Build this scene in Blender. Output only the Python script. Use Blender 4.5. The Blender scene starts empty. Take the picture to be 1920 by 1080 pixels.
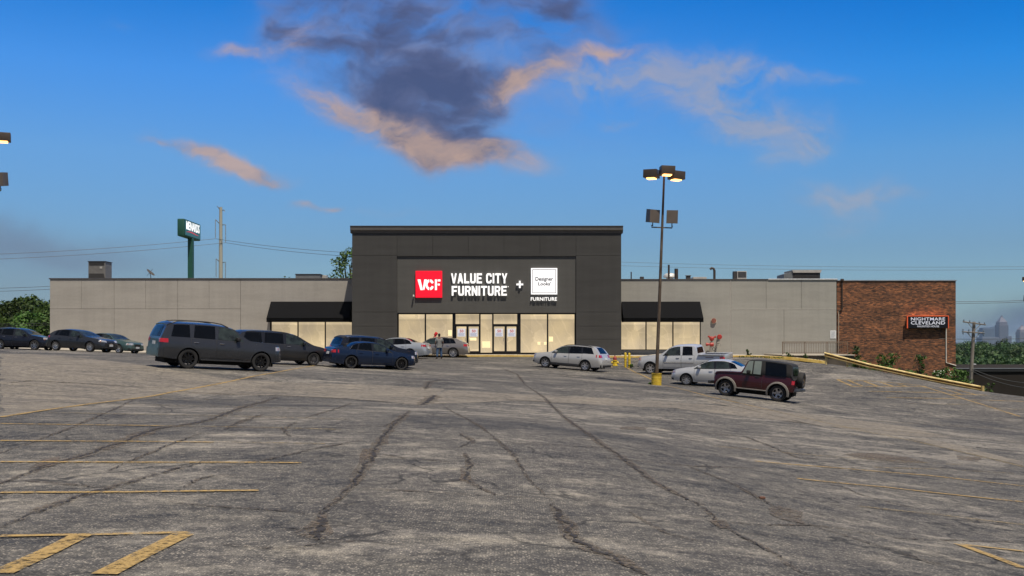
import bpy, bmesh, math, random
import numpy as np
from mathutils import Vector, Matrix, noise
rnd = random.Random(7)
R = math.radians
sc = bpy.context.scene
C = sc.collection
# ------------------------------------------------------------------ camera
F = 1867.0; HOR = 640.0; EYE = 1.6; HAZE = 2.8e-5
cam = bpy.data.cameras.new('camera'); camo = bpy.data.objects.new('camera', cam); C.objects.link(camo)
cam.sensor_width = 36; cam.lens = 36*F/1920; cam.shift_y = (HOR-540)/1920
camo.location = (0, 0, EYE); camo.rotation_euler = (R(90), 0, 0)
cam.clip_start = .1; cam.clip_end = 60000
sc.camera = camo
# ------------------------------------------------------------------ light
SUN = Vector((.50, -1.0, 2.6)).normalized()
SUN_EL = math.asin(SUN.z); SUN_AZ = math.atan2(SUN.x, SUN.y)
sl = bpy.data.lights.new('sun', 'SUN'); sl.energy = 5.0; sl.angle = R(.5); sl.color = (1, .89, .73)
so = bpy.data.objects.new('sun', sl); C.objects.link(so); so.rotation_euler = SUN.to_track_quat('Z', 'Y').to_euler()
so.location = (0, 0, 60)
sc.view_settings.view_transform = 'Standard'; sc.view_settings.look = 'None'
sc.view_settings.exposure = 0.14; sc.view_settings.gamma = 1

class N:
    """tiny node-expression helper"""
    def __init__(s, nt): s.nt = nt
    def new(s, t, **k):
        n = s.nt.nodes.new(t)
        for a, b in k.items(): setattr(n, a, b)
        return n
    def put(s, sock, v):
        if isinstance(v, bpy.types.NodeSocket): s.nt.links.new(v, sock)
        elif v is not None: sock.default_value = v
    def m(s, op, a, b=None, c=None, clamp=False):
        n = s.new('ShaderNodeMath', operation=op); n.use_clamp = clamp
        for i, v in enumerate((a, b, c)):
            if v is not None: s.put(n.inputs[i], v)
        return n.outputs[0]
    def mix(s, f, a, b, blend='MIX'):
        n = s.new('ShaderNodeMix', data_type='RGBA', blend_type=blend)
        s.put(n.inputs[0], f); s.put(n.inputs[6], c4(a)); s.put(n.inputs[7], c4(b))
        return n.outputs[2]
    def ramp(s, f, *stops, mode='LINEAR'):
        n = s.new('ShaderNodeValToRGB'); cr = n.color_ramp; cr.interpolation = mode
        while len(cr.elements) < len(stops): cr.elements.new(.5)
        for e, (p, col) in zip(cr.elements, stops):
            e.position = p; e.color = c4(col if not isinstance(col, (int, float)) else (col, col, col))
        s.put(n.inputs[0], f)
        return n.outputs[0]
    def noise(s, vec, scale, detail=4, rough=.55, dist=0):
        n = s.new('ShaderNodeTexNoise'); s.put(n.inputs['Vector'], vec)
        n.inputs['Scale'].default_value = scale; n.inputs['Detail'].default_value = detail
        n.inputs['Roughness'].default_value = rough; n.inputs['Distortion'].default_value = dist
        return n.outputs[0]
    def mapping(s, vec, loc=(0,0,0), rot=(0,0,0), scale=(1,1,1)):
        n = s.new('ShaderNodeMapping'); s.put(n.inputs[0], vec)
        n.inputs[1].default_value = loc; n.inputs[2].default_value = rot; n.inputs[3].default_value = scale
        return n.outputs[0]
def c4(c):
    return c if isinstance(c, bpy.types.NodeSocket) or len(c) == 4 else (*c, 1)

# ------------------------------------------------------------------ sky
world = bpy.data.worlds.new('World'); sc.world = world; world.use_nodes = True
nt = world.node_tree; nt.nodes.clear(); n = N(nt)
sky = n.new('ShaderNodeTexSky', sky_type='NISHITA'); sky.sun_disc = False
sky.sun_elevation = SUN_EL; sky.sun_rotation = SUN_AZ
sky.altitude = 200; sky.air_density = 1.0; sky.dust_density = .6; sky.ozone_density = 1.6
tc = n.new('ShaderNodeTexCoord'); sep = n.new('ShaderNodeSeparateXYZ'); nt.links.new(tc.outputs['Generated'], sep.inputs[0])
ay = n.m('MAXIMUM', n.m('ABSOLUTE', sep.outputs[1]), .12)
u = n.m('DIVIDE', sep.outputs[0], ay); v = n.m('DIVIDE', sep.outputs[2], ay)     # direction on the cloud deck ahead
cmb = n.new('ShaderNodeCombineXYZ'); n.put(cmb.inputs[0], u); n.put(cmb.inputs[1], v); uv = cmb.outputs[0]
warp = n.new('ShaderNodeTexNoise'); n.put(warp.inputs['Vector'], uv); warp.inputs['Scale'].default_value = 13; warp.inputs['Detail'].default_value = 5
vm = n.new('ShaderNodeVectorMath', operation='MULTIPLY_ADD'); n.put(vm.inputs[0], warp.outputs['Color']); vm.inputs[1].default_value = (.07, .055, 0); n.put(vm.inputs[2], uv)
vs = n.new('ShaderNodeVectorMath', operation='SUBTRACT'); n.put(vs.inputs[0], vm.outputs[0]); vs.inputs[1].default_value = (.035, .0275, 0); wuv = vs.outputs[0]
def blob(px, py, rx, ry, ang=0, amp=1.0):
    """soft elliptical cloud bank; position and size given in photo pixels, turned into directions"""
    cu, cv = (px-960)/F, (HOR-py)/F
    a = R(-ang); ca, sa = math.cos(a), math.sin(a)
    q = n.new('ShaderNodeVectorMath', operation='SUBTRACT'); n.put(q.inputs[0], wuv); q.inputs[1].default_value = (cu, cv, 0)
    q2 = n.mapping(q.outputs[0], rot=(0, 0, -a))
    q3 = n.new('ShaderNodeVectorMath', operation='MULTIPLY'); n.put(q3.inputs[0], q2); q3.inputs[1].default_value = (F/rx, F/ry, 0)
    l = n.new('ShaderNodeVectorMath', operation='DOT_PRODUCT'); n.put(l.inputs[0], q3.outputs[0]); n.put(l.inputs[1], q3.outputs[0])
    g = n.m('EXPONENT', n.m('MULTIPLY', l.outputs['Value'], -1.0))
    return n.m('MULTIPLY', g, amp)
def add(*a):
    r = a[0]
    for b in a[1:]: r = n.m('ADD', r, b)
    return r
# dark cluster (ang positive = tilts down to the right in the picture)
core = add(blob(690, 55, 190, 85, 10, 1.1), blob(980, 25, 160, 75, 5, 1.25), blob(745, 165, 150, 95, 20, .88), blob(800, 235, 150, 46, 22, .82),
           blob(860, 280, 90, 34, 10, .7), blob(600, 45, 120, 55, 0, .85), blob(900, 190, 80, 40, -20, .7), blob(890, 110, 120, 70, 0, .65))
hole = add(blob(790, 80, 85, 26, 0, .8), blob(675, 190, 46, 34, 0, .6), blob(935, 115, 60, 25, 0, .5), blob(620, 110, 50, 24, 10, .5), blob(840, 190, 40, 20, 0, .4))
warm = add(blob(700, 222, 150, 32, 20, 1.6), blob(880, 290, 125, 26, 6, 1.4), blob(548, 78, 50, 55, 30, .6), blob(1010, 135, 100, 24, -20, 1.0),
           blob(1150, 92, 80, 14, -3, .75), blob(450, 92, 55, 15, 8, .75), blob(400, 290, 105, 19, 20, 1.15), blob(485, 325, 65, 17, 6, .95), blob(300, 262, 50, 8, 15, .5),
           blob(595, 392, 50, 12, 8, .75), blob(655, 397, 18, 8, 0, .7), blob(950, 170, 80, 22, -15, .6), blob(940, 280, 70, 16, -5, .6))
thin = add(blob(1280, 125, 170, 40, -5, .85), blob(1450, 215, 150, 50, 15, .4), blob(1100, 165, 90, 36, 10, .7), blob(1340, 195, 110, 42, 20, .75), blob(1400, 250, 85, 36, -10, .75),
           blob(1490, 285, 80, 26, -30, .62), blob(1160, 222, 45, 12, 0, .6), blob(1470, 150, 150, 16, 0, .55), blob(1570, 365, 120, 36, -10, .60), blob(1340, 100, 70, 30, 0, .45), blob(1700, 350, 70, 18, 0, .4),
           blob(740, 405, 70, 14, 0, .35), blob(220, 45, 45, 14, 0, .4), blob(570, 330, 40, 24, 0, .3), blob(1570, 430, 80, 20, -20, .35))
veil = add(blob(800, 150, 330, 170, 10, .8), blob(1250, 160, 330, 90, 10, .5))
wuv2 = n.mapping(wuv, rot=(0, 0, R(14)), scale=(.75, 1.35, 1))
tex = n.noise(wuv2, 17, 10, .62, .25); tex2 = n.noise(n.mapping(wuv, rot=(0, 0, R(10)), scale=(.75, 1.3, 1)), 48, 8, .70, .3)
fb = n.m('ADD', n.m('MULTIPLY', tex, .80), n.m('MULTIPLY', tex2, .20))
brk = n.m('ADD', n.m('MULTIPLY', n.m('SUBTRACT', fb, .34), 3.4, clamp=True), .22)
def cover(d, lo, hi):
    x = n.m('MULTIPLY', d, brk)
    mr = n.new('ShaderNodeMapRange', interpolation_type='SMOOTHSTEP'); n.put(mr.inputs[0], x); mr.inputs[1].default_value = lo; mr.inputs[2].default_value = hi
    return mr.outputs[0]
softb = n.m('ADD', n.m('MULTIPLY', n.m('SUBTRACT', n.noise(wuv2, 11, 7, .52, .1), .36), 3.6, clamp=True), .20)
xc = n.m('MULTIPLY', n.m('SUBTRACT', core, hole, clamp=True), softb)
mrc = n.new('ShaderNodeMapRange', interpolation_type='SMOOTHSTEP'); n.put(mrc.inputs[0], xc); mrc.inputs[1].default_value = .04; mrc.inputs[2].default_value = .95; a_core = mrc.outputs[0]
a_warm = cover(warm, .05, 1.15); a_thin = cover(thin, .06, .95); a_veil = cover(veil, .05, 1.1)
lowhaze = add(blob(20, 470, 330, 38, 4, .75), blob(20, 560, 300, 70, 0, .55)); lowdark = blob(1900, 612, 150, 38, -12, 1.0)
# the sky itself: deeper blue aloft, as photographed
skyc = n.mix(1.0, sky.outputs[0], (.58, .92, 1.30), 'MULTIPLY')
hx = n.m('MULTIPLY', sep.outputs[0], sep.outputs[0]); hy = n.m('MULTIPLY', sep.outputs[1], sep.outputs[1])
el_ = n.m('DIVIDE', sep.outputs[2], n.m('MAXIMUM', n.m('SQRT', n.m('ADD', hx, hy)), .05))       # tangent of the elevation
az_ = n.m('DIVIDE', sep.outputs[0], n.m('MAXIMUM', n.m('SQRT', n.m('ADD', hx, hy)), .05))       # sine of the azimuth
tint = n.ramp(n.m('MULTIPLY', el_, .5), (0.0, (.80, .70, .62)), (.045, (.79, .71, .66)), (.09, (.86, .96, .96)), (.13, (.57, 1.03, 1.25)), (.167, (.16, .86, 1.22)), (.25, (.12, .62, 1.0)))
skyc = n.mix(1.0, skyc, tint, 'MULTIPLY')
rg1 = n.new('ShaderNodeMapRange', interpolation_type='SMOOTHSTEP'); n.put(rg1.inputs[0], az_); rg1.inputs[1].default_value = .05; rg1.inputs[2].default_value = .5
rg2 = n.new('ShaderNodeMapRange', interpolation_type='SMOOTHSTEP'); n.put(rg2.inputs[0], el_); rg2.inputs[1].default_value = .12; rg2.inputs[2].default_value = .32
skyc = n.mix(n.m('MULTIPLY', rg1.outputs[0], rg2.outputs[0]), skyc, n.mix(1.0, skyc, (.16, .84, .93), 'MULTIPLY'))
# overhead and behind the viewer: made-up duller sky, to offset the blue skylight
hi_ = n.new('ShaderNodeMapRange', interpolation_type='SMOOTHSTEP'); n.put(hi_.inputs[0], el_); hi_.inputs[1].default_value = .5; hi_.inputs[2].default_value = 1.3
skyc = n.mix(hi_.outputs[0], skyc, (1.1, 1.5, 2.6))
bk_ = n.new('ShaderNodeMapRange', interpolation_type='SMOOTHSTEP'); n.put(bk_.inputs[0], sep.outputs[1]); bk_.inputs[1].default_value = .45; bk_.inputs[2].default_value = -.1
skyc = n.mix(n.m('MULTIPLY', bk_.outputs[0], .8), skyc, n.ramp(n.noise(tc.outputs['Generated'], 3.5, 5), (.42, (1.3, 1.75, 2.7)), (.6, (3.4, 3.2, 3.3))))
warmc = n.ramp(fb, (.40, (3.0, 2.5, 2.7)), (.60, (5.3, 3.7, 3.0)))
corec = n.ramp(n.m('ADD', n.m('MULTIPLY', xc, .62), n.m('MULTIPLY', n.m('SUBTRACT', .55, fb), .9)), (.08, (3.0, 2.7, 3.4)), (.26, (1.9, 1.95, 3.0)), (.48, (.95, 1.15, 2.3)), (.75, (.62, .80, 1.75)))
thinc = n.ramp(fb, (.38, (2.7, 3.3, 4.4)), (.6, (4.3, 3.9, 4.0)))
c_ = n.mix(n.m('MULTIPLY', lowhaze, .8, clamp=True), skyc, (1.5, 1.95, 2.85))
c_ = n.mix(n.m('MULTIPLY', lowdark, .85, clamp=True), c_, (.75, 1.15, 2.0))
c_ = n.mix(n.m('MULTIPLY', a_veil, .38), c_, (2.3, 2.9, 4.6))
c_ = n.mix(n.m('MULTIPLY', a_thin, .62), c_, thinc)
c_ = n.mix(n.m('MULTIPLY', a_core, .92), c_, corec)
c_ = n.mix(n.m('MULTIPLY', a_warm, .84), c_, warmc)
bg = n.new('ShaderNodeBackground'); n.put(bg.inputs[0], c_); bg.inputs[1].default_value = .092
wo = n.new('ShaderNodeOutputWorld'); nt.links.new(bg.outputs[0], wo.inputs[0])

# ------------------------------------------------------------------ ground surface
def P(px, py, Z): return Vector(((px-960)/F*Z, Z, EYE-(py-HOR)/F*Z))
ctrl = [(-6,8,.05),(-2,7,0),(0,5,-.04),(3,7,-.32),(-5.4,10.5,.03),(-6.7,13.1,.05),(-9.9,19.2,.13),(-2.4,14,0),(-3,19,.02),(1.2,10,-.2),(1.4,15,-.22),(1.2,20,-.2),
        (4.83,19.8,-.79),(4.96,17.3,-.79),(5.0,14.4,-.79),(4.7,22.6,-.76),(5.3,11.7,-.80),(9,17.5,-1.22),(10.4,20.2,-1.32),(-20,10,.35),(-24,25,.62),(12,8,-1.6),(20,12,-2.0),(22,20,-2.0),
        (-12,0,.1),(0,0,0),(10,0,-1.2)]
def cp(px, py, s): 
    Z = F/s; p = P(px, py, Z); ctrl.append((p.x, p.y, p.z))
for a in [(351,690,46),(487,697,44),(587,684.6,35),(658,690.3,36),(752,693.4,35),(1022,689.4,29.6),(1095,695.6,30.3),(1220,699,29),(1287,724.7,34),(1359,742.2,41),(1454,749.6,41.5),
          (1230,721,36),(1180,686,26.7),(1153,685,26.7),(823,672.3,27),(850,670.5,25),(8,655,25.4),(64,656,25.4),(111,657.5,29.2),(169,660,29.2),(223,663,26),
          (700,668,24.3),(960,667.5,24.3),(1165,668.5,24.3),(1300,670,24.3),(1470,671,24.3),(1548,682,29),(1843,735,31),(1700,705,30),(1920,744,34),(450,668,24.5),(200,662,24.5),(95,659,24.5),
          (1600,770,42),(1750,780,42),(1900,800,42),(960,720,42),(960,760,60),(700,750,62),(400,745,62)]: cp(*a)
for x_ in (-60, -40, -20, 0, 20): ctrl.append((x_, 110, .9 if x_ < 0 else .4))
ctrl += [(-60,0,.9),(-60,50,1.0),(-45,75,1.0),(40,40,-2.3),(45,60,-2.6),(45,0,-3.0),(40,80,-2.6),(35,66,-2.3),(0,-30,-.2),(-40,-30,.5),(40,-30,-3.0)]
ctrl = np.array(ctrl, float)
def tps_fit(c, lam):
    X = c[:, :2]/20; d = np.sqrt(((X[:, None]-X[None])**2).sum(-1)); U = np.where(d > 0, d*d*np.log(np.maximum(d, 1e-9)), 0)
    nn = len(c); A = np.zeros((nn+3, nn+3)); A[:nn, :nn] = U+lam*np.eye(nn); A[:nn, nn] = 1; A[:nn, nn+1:] = X; A[nn, :nn] = 1; A[nn+1:, :nn] = X.T
    return np.linalg.solve(A, np.concatenate([c[:, 2], [0, 0, 0]])), X
TW, TX = tps_fit(ctrl, .02)
def Gn(xy):
    xy = np.atleast_2d(xy)/20.0
    d2 = ((xy[:, None]-TX[None])**2).sum(-1); U = np.where(d2 > 1e-12, .5*d2*np.log(np.maximum(d2, 1e-12)), 0)
    return U@TW[:-3]+TW[-3]+xy@TW[-2:]
# tabulated on a 0.5 m grid: the same surface as the paving mesh
GX0, GX1, GY0, GY1, GS = -60.0, 46.0, -24.0, 100.0, .5
gx = np.arange(GX0, GX1+.01, GS); gy = np.arange(GY0, GY1+.01, GS)
GT = np.zeros((len(gx), len(gy)))
for i, x_ in enumerate(gx): GT[i] = Gn(np.stack([np.full(len(gy), x_), gy], 1))
def G(x, y):
    fx = min(max((x-GX0)/GS, 0), len(gx)-1.001); fy = min(max((y-GY0)/GS, 0), len(gy)-1.001)
    i, j = int(fx), int(fy); a, b = fx-i, fy-j
    return float(GT[i,j]*(1-a)*(1-b)+GT[i+1,j]*a*(1-b)+GT[i,j+1]*(1-a)*b+GT[i+1,j+1]*a*b)
def hit(px, py):
    """where the sight line of a photo pixel meets the paving"""
    dx, dz = (px-960)/F, -(py-HOR)/F; Z = 4.0; prev = None
    while Z < 99:
        if EYE+dz*Z <= G(dx*Z, Z):
            lo, hi = prev, Z
            for _ in range(20):
                mid = (lo+hi)/2
                if EYE+dz*mid <= G(dx*mid, mid): hi = mid
                else: lo = mid
            return Vector((dx*hi, hi, G(dx*hi, hi)))
        prev = Z; Z += .2
    return None

# ------------------------------------------------------------------ materials
_M = {}
def pm(name, col, rough=.6, metal=0, var=.12, scale=4, bump=0, bscale=40, coat=0, emit=None, es=0, stretch=(1,1,1), spec=.5, trans=0, col2=None):
    if name in _M: return _M[name]
    m = bpy.data.materials.new(name); m.use_nodes = True; t = m.node_tree; t.nodes.clear(); q = N(t)
    b = q.new('ShaderNodeBsdfPrincipled'); o = q.new('ShaderNodeOutputMaterial'); t.links.new(b.outputs[0], o.inputs[0])
    co = q.new('ShaderNodeTexCoord'); vec = q.mapping(co.outputs['Object'], scale=stretch)
    nz = q.noise(vec, scale, 5)
    hi = col2 or tuple(min(1, c*(1+var)) for c in col); lo = tuple(c*(1-var) for c in col)
    q.put(b.inputs['Base Color'], q.ramp(nz, (.3, lo), (.7, hi)))
    b.inputs['Metallic'].default_value = metal
    q.put(b.inputs['Roughness'], q.m('MULTIPLY_ADD', nz, .12, max(0, rough-.06)))
    b.inputs['Coat Weight'].default_value = coat; b.inputs['Coat Roughness'].default_value = .06
    b.inputs['Specular IOR Level'].default_value = spec
    b.inputs['Transmission Weight'].default_value = trans
    if emit: b.inputs['Emission Color'].default_value = c4(emit); b.inputs['Emission Strength'].default_value = es
    if bump:
        bp = q.new('ShaderNodeBump'); bp.inputs['Strength'].default_value = bump; bp.inputs['Distance'].default_value = .01
        q.put(bp.inputs['Height'], q.noise(vec, bscale, 3)); t.links.new(bp.outputs[0], b.inputs['Normal'])
    _M[name] = m; return m
def paint(name, col, metal=.35, rough=.24):
    return pm(name, col, rough, metal, .05, 1.2, coat=.7 if max(col) > .15 else .42, spec=.5 if max(col) > .15 else .35)

# ------------------------------------------------------------------ mesh collector
def wloc(o):
    l = Vector((0,0,0))
    while o: l += o.location; o = o.parent
    return l
def tag(o, label=None, cat=None, group=None, kind=None):
    if label: o['label'] = label
    if cat: o['category'] = cat
    if group: o['group'] = group
    if kind: o['kind'] = kind
    return o
def thing(name, label, cat, loc, group=None):
    o = bpy.data.objects.new(name, None); o.empty_display_size = .3; C.objects.link(o); o.location = loc
    return tag(o, label, cat, group)
class MB:
    def __init__(s): s.v = []; s.f = []; s.mi = []; s.cur = 0
    def add(s, vs, fs, mi=None):
        o = len(s.v); s.v += [tuple(p) for p in vs]; s.f += [tuple(i+o for i in f) for f in fs]; s.mi += [s.cur if mi is None else mi]*len(fs); return s
    def box(s, x0, x1, y0, y1, z0, z1, mi=None, mat=None):
        vs = [(x, y, z) for x in (x0, x1) for y in (y0, y1) for z in (z0, z1)]
        if mat: vs = [mat @ Vector(p) for p in vs]
        return s.add(vs, [(0,1,3,2),(4,6,7,5),(0,4,5,1),(2,3,7,6),(0,2,6,4),(1,5,7,3)], mi)
    def bbox(s, x0, x1, y0, y1, z0, z1, b=.02, mi=None, mat=None):
        """box with chamfered edges"""
        bm = bmesh.new(); bmesh.ops.create_cube(bm, size=1)
        for p in bm.verts: p.co = Vector(((x0+x1)/2+p.co.x*(x1-x0), (y0+y1)/2+p.co.y*(y1-y0), (z0+z1)/2+p.co.z*(z1-z0)))
        bmesh.ops.bevel(bm, geom=list(bm.edges), offset=b, segments=2, affect='EDGES', profile=.6)
        s.addbm(bm, mi, mat); return s
    def addbm(s, bm, mi=None, mat=None):
        bm.verts.index_update()
        s.add([(mat @ p.co if mat else p.co) for p in bm.verts], [[q.index for q in f.verts] for f in bm.faces], mi); bm.free()
    def tube(s, pts, r, seg=8, cap=True, mi=None):
        pts = [Vector(p) for p in pts]; rs = r if isinstance(r, (list, tuple)) else [r]*len(pts)
        vs = []; up = None
        for i, p in enumerate(pts):
            d = (pts[min(i+1, len(pts)-1)]-pts[max(i-1, 0)]).normalized()
            a = d.orthogonal().normalized() if up is None else (up-d*up.dot(d)).normalized()
            up = a; b = d.cross(a)
            vs += [p+(a*math.cos(t)+b*math.sin(t))*rs[i] for t in [2*math.pi*j/seg for j in range(seg)]]
        fs = [(i*seg+j, i*seg+(j+1)%seg, (i+1)*seg+(j+1)%seg, (i+1)*seg+j) for i in range(len(pts)-1) for j in range(seg)]
        if cap: fs += [tuple(range(seg))[::-1], tuple((len(pts)-1)*seg+j for j in range(seg))]
        return s.add(vs, fs, mi)
    def lathe(s, prof, seg=24, axis='z', c=(0,0,0), mi=None, mat=None):
        """prof: list of (radius, height)"""
        vs = []; c = Vector(c)
        for r, h in prof:
            for j in range(seg):
                t = 2*math.pi*j/seg; a, b = r*math.cos(t), r*math.sin(t)
                p = Vector((a, b, h)) if axis == 'z' else (Vector((a, h, b)) if axis == 'y' else Vector((h, a, b)))
                vs.append(mat @ (p+c) if mat else p+c)
        n_ = len(prof)
        fs = [(i*seg+j, i*seg+(j+1)%seg, (i+1)*seg+(j+1)%seg, (i+1)*seg+j) for i in range(n_-1) for j in range(seg)]
        if prof[0][0] > 1e-5: fs.append(tuple(range(seg))[::-1])
        if prof[-1][0] > 1e-5: fs.append(tuple((n_-1)*seg+j for j in range(seg)))
        return s.add(vs, fs, mi)
    def prism(s, poly, a0, a1, axis='y', mi=None, mat=None):
        """extrude a 2-D polygon; axis y: poly is (x,z); axis x: (y,z); axis z: (x,y)"""
        def q(p, a): return (p[0], a, p[1]) if axis == 'y' else ((a, p[0], p[1]) if axis == 'x' else (p[0], p[1], a))
        vs = [q(p, a0) for p in poly]+[q(p, a1) for p in poly]; k_ = len(poly)
        if mat: vs = [mat @ Vector(p) for p in vs]
        fs = [(i, (i+1)%k_, (i+1)%k_+k_, i+k_) for i in range(k_)]+[tuple(range(k_))[::-1], tuple(range(k_, 2*k_))]
        return s.add(vs, fs, mi)
    def build(s, name, mats, parent=None, world=True, smooth=None, tagv=None):
        me = bpy.data.meshes.new(name); off = Vector((0,0,0)); o = None
        if parent: off = wloc(parent) if world else off
        elif world and s.v:
            a = np.array(s.v); off = Vector(((a[:,0].min()+a[:,0].max())/2, (a[:,1].min()+a[:,1].max())/2, a[:,2].min()))
        me.from_pydata([(p[0]-off.x, p[1]-off.y, p[2]-off.z) for p in s.v], [], s.f)
        mats = mats if isinstance(mats, (list, tuple)) else [mats]
        for m in mats: me.materials.append(m)
        if len(mats) > 1: me.polygons.foreach_set('material_index', s.mi)
        bm = bmesh.new(); bm.from_mesh(me); bmesh.ops.recalc_face_normals(bm, faces=bm.faces); bm.to_mesh(me); bm.free()
        if smooth is not None:
            me.polygons.foreach_set('use_smooth', [True]*len(me.polygons)); me.set_sharp_from_angle(angle=R(smooth))
        o = bpy.data.objects.new(name, me); C.objects.link(o)
        if parent: o.parent = parent
        else: o.location = off
        if tagv: tag(o, *tagv)
        return o
def text_mb(txt, w, h, depth, off=0.0, origin=(0,0,0), mi=0, mb=None, spacing=1.0, mat=None):
    """letters standing in the XZ plane facing -Y, fitted into w x h from origin (lower left, front)"""
    cu = bpy.data.curves.new('letters', 'FONT'); cu.body = txt; cu.size = 1; cu.extrude = .05; cu.offset = off; cu.space_character = spacing; cu.resolution_u = 3
    ob = bpy.data.objects.new('letters', cu); C.objects.link(ob); dg = bpy.context.evaluated_depsgraph_get(); me = ob.evaluated_get(dg).to_mesh()
    a = np.array([v_.co[:] for v_ in me.vertices]); mn, mx = a.min(0), a.max(0)
    vs = [(origin[0]+(p[0]-mn[0])/(mx[0]-mn[0])*w, origin[1]-((p[2]-mn[2])/(mx[2]-mn[2]))*depth, origin[2]+(p[1]-mn[1])/(mx[1]-mn[1])*h) for p in a]
    if mat: vs = [mat @ Vector(p) for p in vs]
    fs = [tuple(p.vertices) for p in me.polygons]
    ob.to_mesh_clear(); C.objects.unlink(ob); bpy.data.objects.remove(ob); bpy.data.curves.remove(cu)
    mb = mb or MB(); mb.add(vs, fs, mi); return mb
# ------------------------------------------------------------------ ground materials
def asphalt_mat(name, dark, mid, light, patchy=1.0, crackle=1.0):
    m = bpy.data.materials.new(name); m.use_nodes = True; t = m.node_tree; t.nodes.clear(); q = N(t)
    b = q.new('ShaderNodeBsdfPrincipled'); o = q.new('ShaderNodeOutputMaterial'); t.links.new(b.outputs[0], o.inputs[0])
    co = q.new('ShaderNodeTexCoord').outputs['Object']
    big = q.noise(q.mapping(co, scale=(.17, .26, 1)), 1.0, 6, .62, .6)       # worn and sealed areas
    mid_ = q.noise(q.mapping(co, scale=(.8, 1.35, 1), loc=(3, 9, 0)), 1.0, 7, .66, .3)   # streaks left by the plough and the sealer
    blot = q.noise(q.mapping(co, loc=(7, 1, 0)), 1.7, 8, .72)
    w = q.m('ADD', q.m('MULTIPLY', big, .60*patchy), q.m('ADD', q.m('MULTIPLY', mid_, .34), q.m('MULTIPLY', blot, .34)))
    col = q.ramp(w, (.56-.3*(1-patchy), dark), (.615-.3*(1-patchy), mid), (.66-.3*(1-patchy), mid), (.725-.3*(1-patchy), light))
    strk = q.noise(q.mapping(co, scale=(.45, 1.6, 1), loc=(0, 4, 0)), 1.0, 8, .70, .3)
    col = q.mix(1.0, col, q.ramp(strk, (.38, (.66, .67, .72)), (.5, (1., 1., 1.)), (.62, (1.28, 1.26, 1.2))), 'MULTIPLY')
    # aggregate: single stones worn bare
    vor = q.new('ShaderNodeTexVoronoi', feature='F1'); q.put(vor.inputs['Vector'], co); vor.inputs['Scale'].default_value = 42
    st = q.new('ShaderNodeSeparateColor'); q.put(st.inputs[0], vor.outputs['Color'])
    near = q.m('LESS_THAN', vor.outputs['Distance'], .42)
    stone = q.m('MULTIPLY', near, q.ramp(st.outputs[0], (.35, 0.0), (.8, 1.0)))
    amt = q.m('MULTIPLY', stone, q.ramp(w, (.42, .25), (.66, 1.0)))
    col = q.mix(q.m('MULTIPLY', amt, .85), col, (.46, .42, .36))
    pit = q.m('MULTIPLY', q.ramp(st.outputs[1], (.62, 0.0), (.8, 1.0)), q.m('SUBTRACT', 1.0, near))
    fine = q.noise(co, 95, 3, .7)
    col = q.mix(q.m('MULTIPLY', q.ramp(fine, (.42, 1.0), (.56, 0.0)), .7), col, tuple(c*.34 for c in mid))
    fine2 = q.noise(co, 21, 5, .8)
    col = q.mix(q.ramp(fine2, (.40, .45), (.55, 0.0)), col, tuple(c*.55 for c in mid))
    col = q.mix(q.m('MULTIPLY', q.ramp(q.noise(q.mapping(co, loc=(31, 5, 0)), 33, 4, .8), (.53, 0.0), (.66, 1.0)), .32), col, light)
    mz = q.noise(q.mapping(co, loc=(13, 3, 0)), 5.5, 7, .78)
    col = q.mix(1.0, col, q.ramp(mz, (.38, (.60, .60, .62)), (.5, (1., 1., 1.)), (.62, (1.38, 1.36, 1.32))), 'MULTIPLY')
    # brown grit in places
    grit = q.noise(q.mapping(co, loc=(50, 0, 0)), .8, 9, .75, 1.2)
    col = q.mix(q.m('MULTIPLY', q.ramp(grit, (.64, 0.0), (.74, 1.0)), .35), col, (.14, .11, .085))
    # hairline crazing
    cr = q.new('ShaderNodeTexVoronoi', feature='DISTANCE_TO_EDGE'); 
    wv = q.new('ShaderNodeVectorMath', operation='ADD'); wn = q.new('ShaderNodeTexNoise'); q.put(wn.inputs['Vector'], co); wn.inputs['Scale'].default_value = 1.6; wn.inputs['Detail'].default_value = 6
    q.put(wv.inputs[0], q.mapping(co, scale=(.33, .33, .33))); wm = q.new('ShaderNodeVectorMath', operation='SCALE'); q.put(wm.inputs[0], wn.outputs['Color']); wm.inputs[3].default_value = .35
    q.put(wv.inputs[1], wm.outputs[0]); q.put(cr.inputs['Vector'], wv.outputs[0]); cr.inputs['Scale'].default_value = 1
    line = q.m('MULTIPLY', q.ramp(cr.outputs['Distance'], (.005, 1.0), (.014, 0.0)), q.ramp(q.noise(co, .3, 3), (.44, 0.0), (.52, 1.0)))
    cr2 = q.new('ShaderNodeTexVoronoi', feature='DISTANCE_TO_EDGE'); q.put(cr2.inputs['Vector'], wv.outputs[0]); cr2.inputs['Scale'].default_value = 4.2
    line2 = q.m('MULTIPLY', q.ramp(cr2.outputs['Distance'], (.012, 1.0), (.045, 0.0)), q.ramp(q.noise(q.mapping(co, loc=(9, 2, 0)), .42, 4, .6), (.56, 0.0), (.62, 1.0)))
    line = q.m('MAXIMUM', line, q.m('MULTIPLY', line2, .75))
    col = q.mix(q.m('MULTIPLY', line, .8*crackle), col, (.02, .02, .02))
    q.put(b.inputs['Base Color'], col); b.inputs['Roughness'].default_value = .88; b.inputs['Specular IOR Level'].default_value = .3
    bp = q.new('ShaderNodeBump'); bp.inputs['Strength'].default_value = .55; bp.inputs['Distance'].default_value = .012
    q.put(bp.inputs['Height'], q.m('ADD', q.m('MULTIPLY', fine, .6), q.m('ADD', stone, q.m('MULTIPLY', fine2, 1.5)))); t.links.new(bp.outputs[0], b.inputs['Normal'])
    return m
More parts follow.
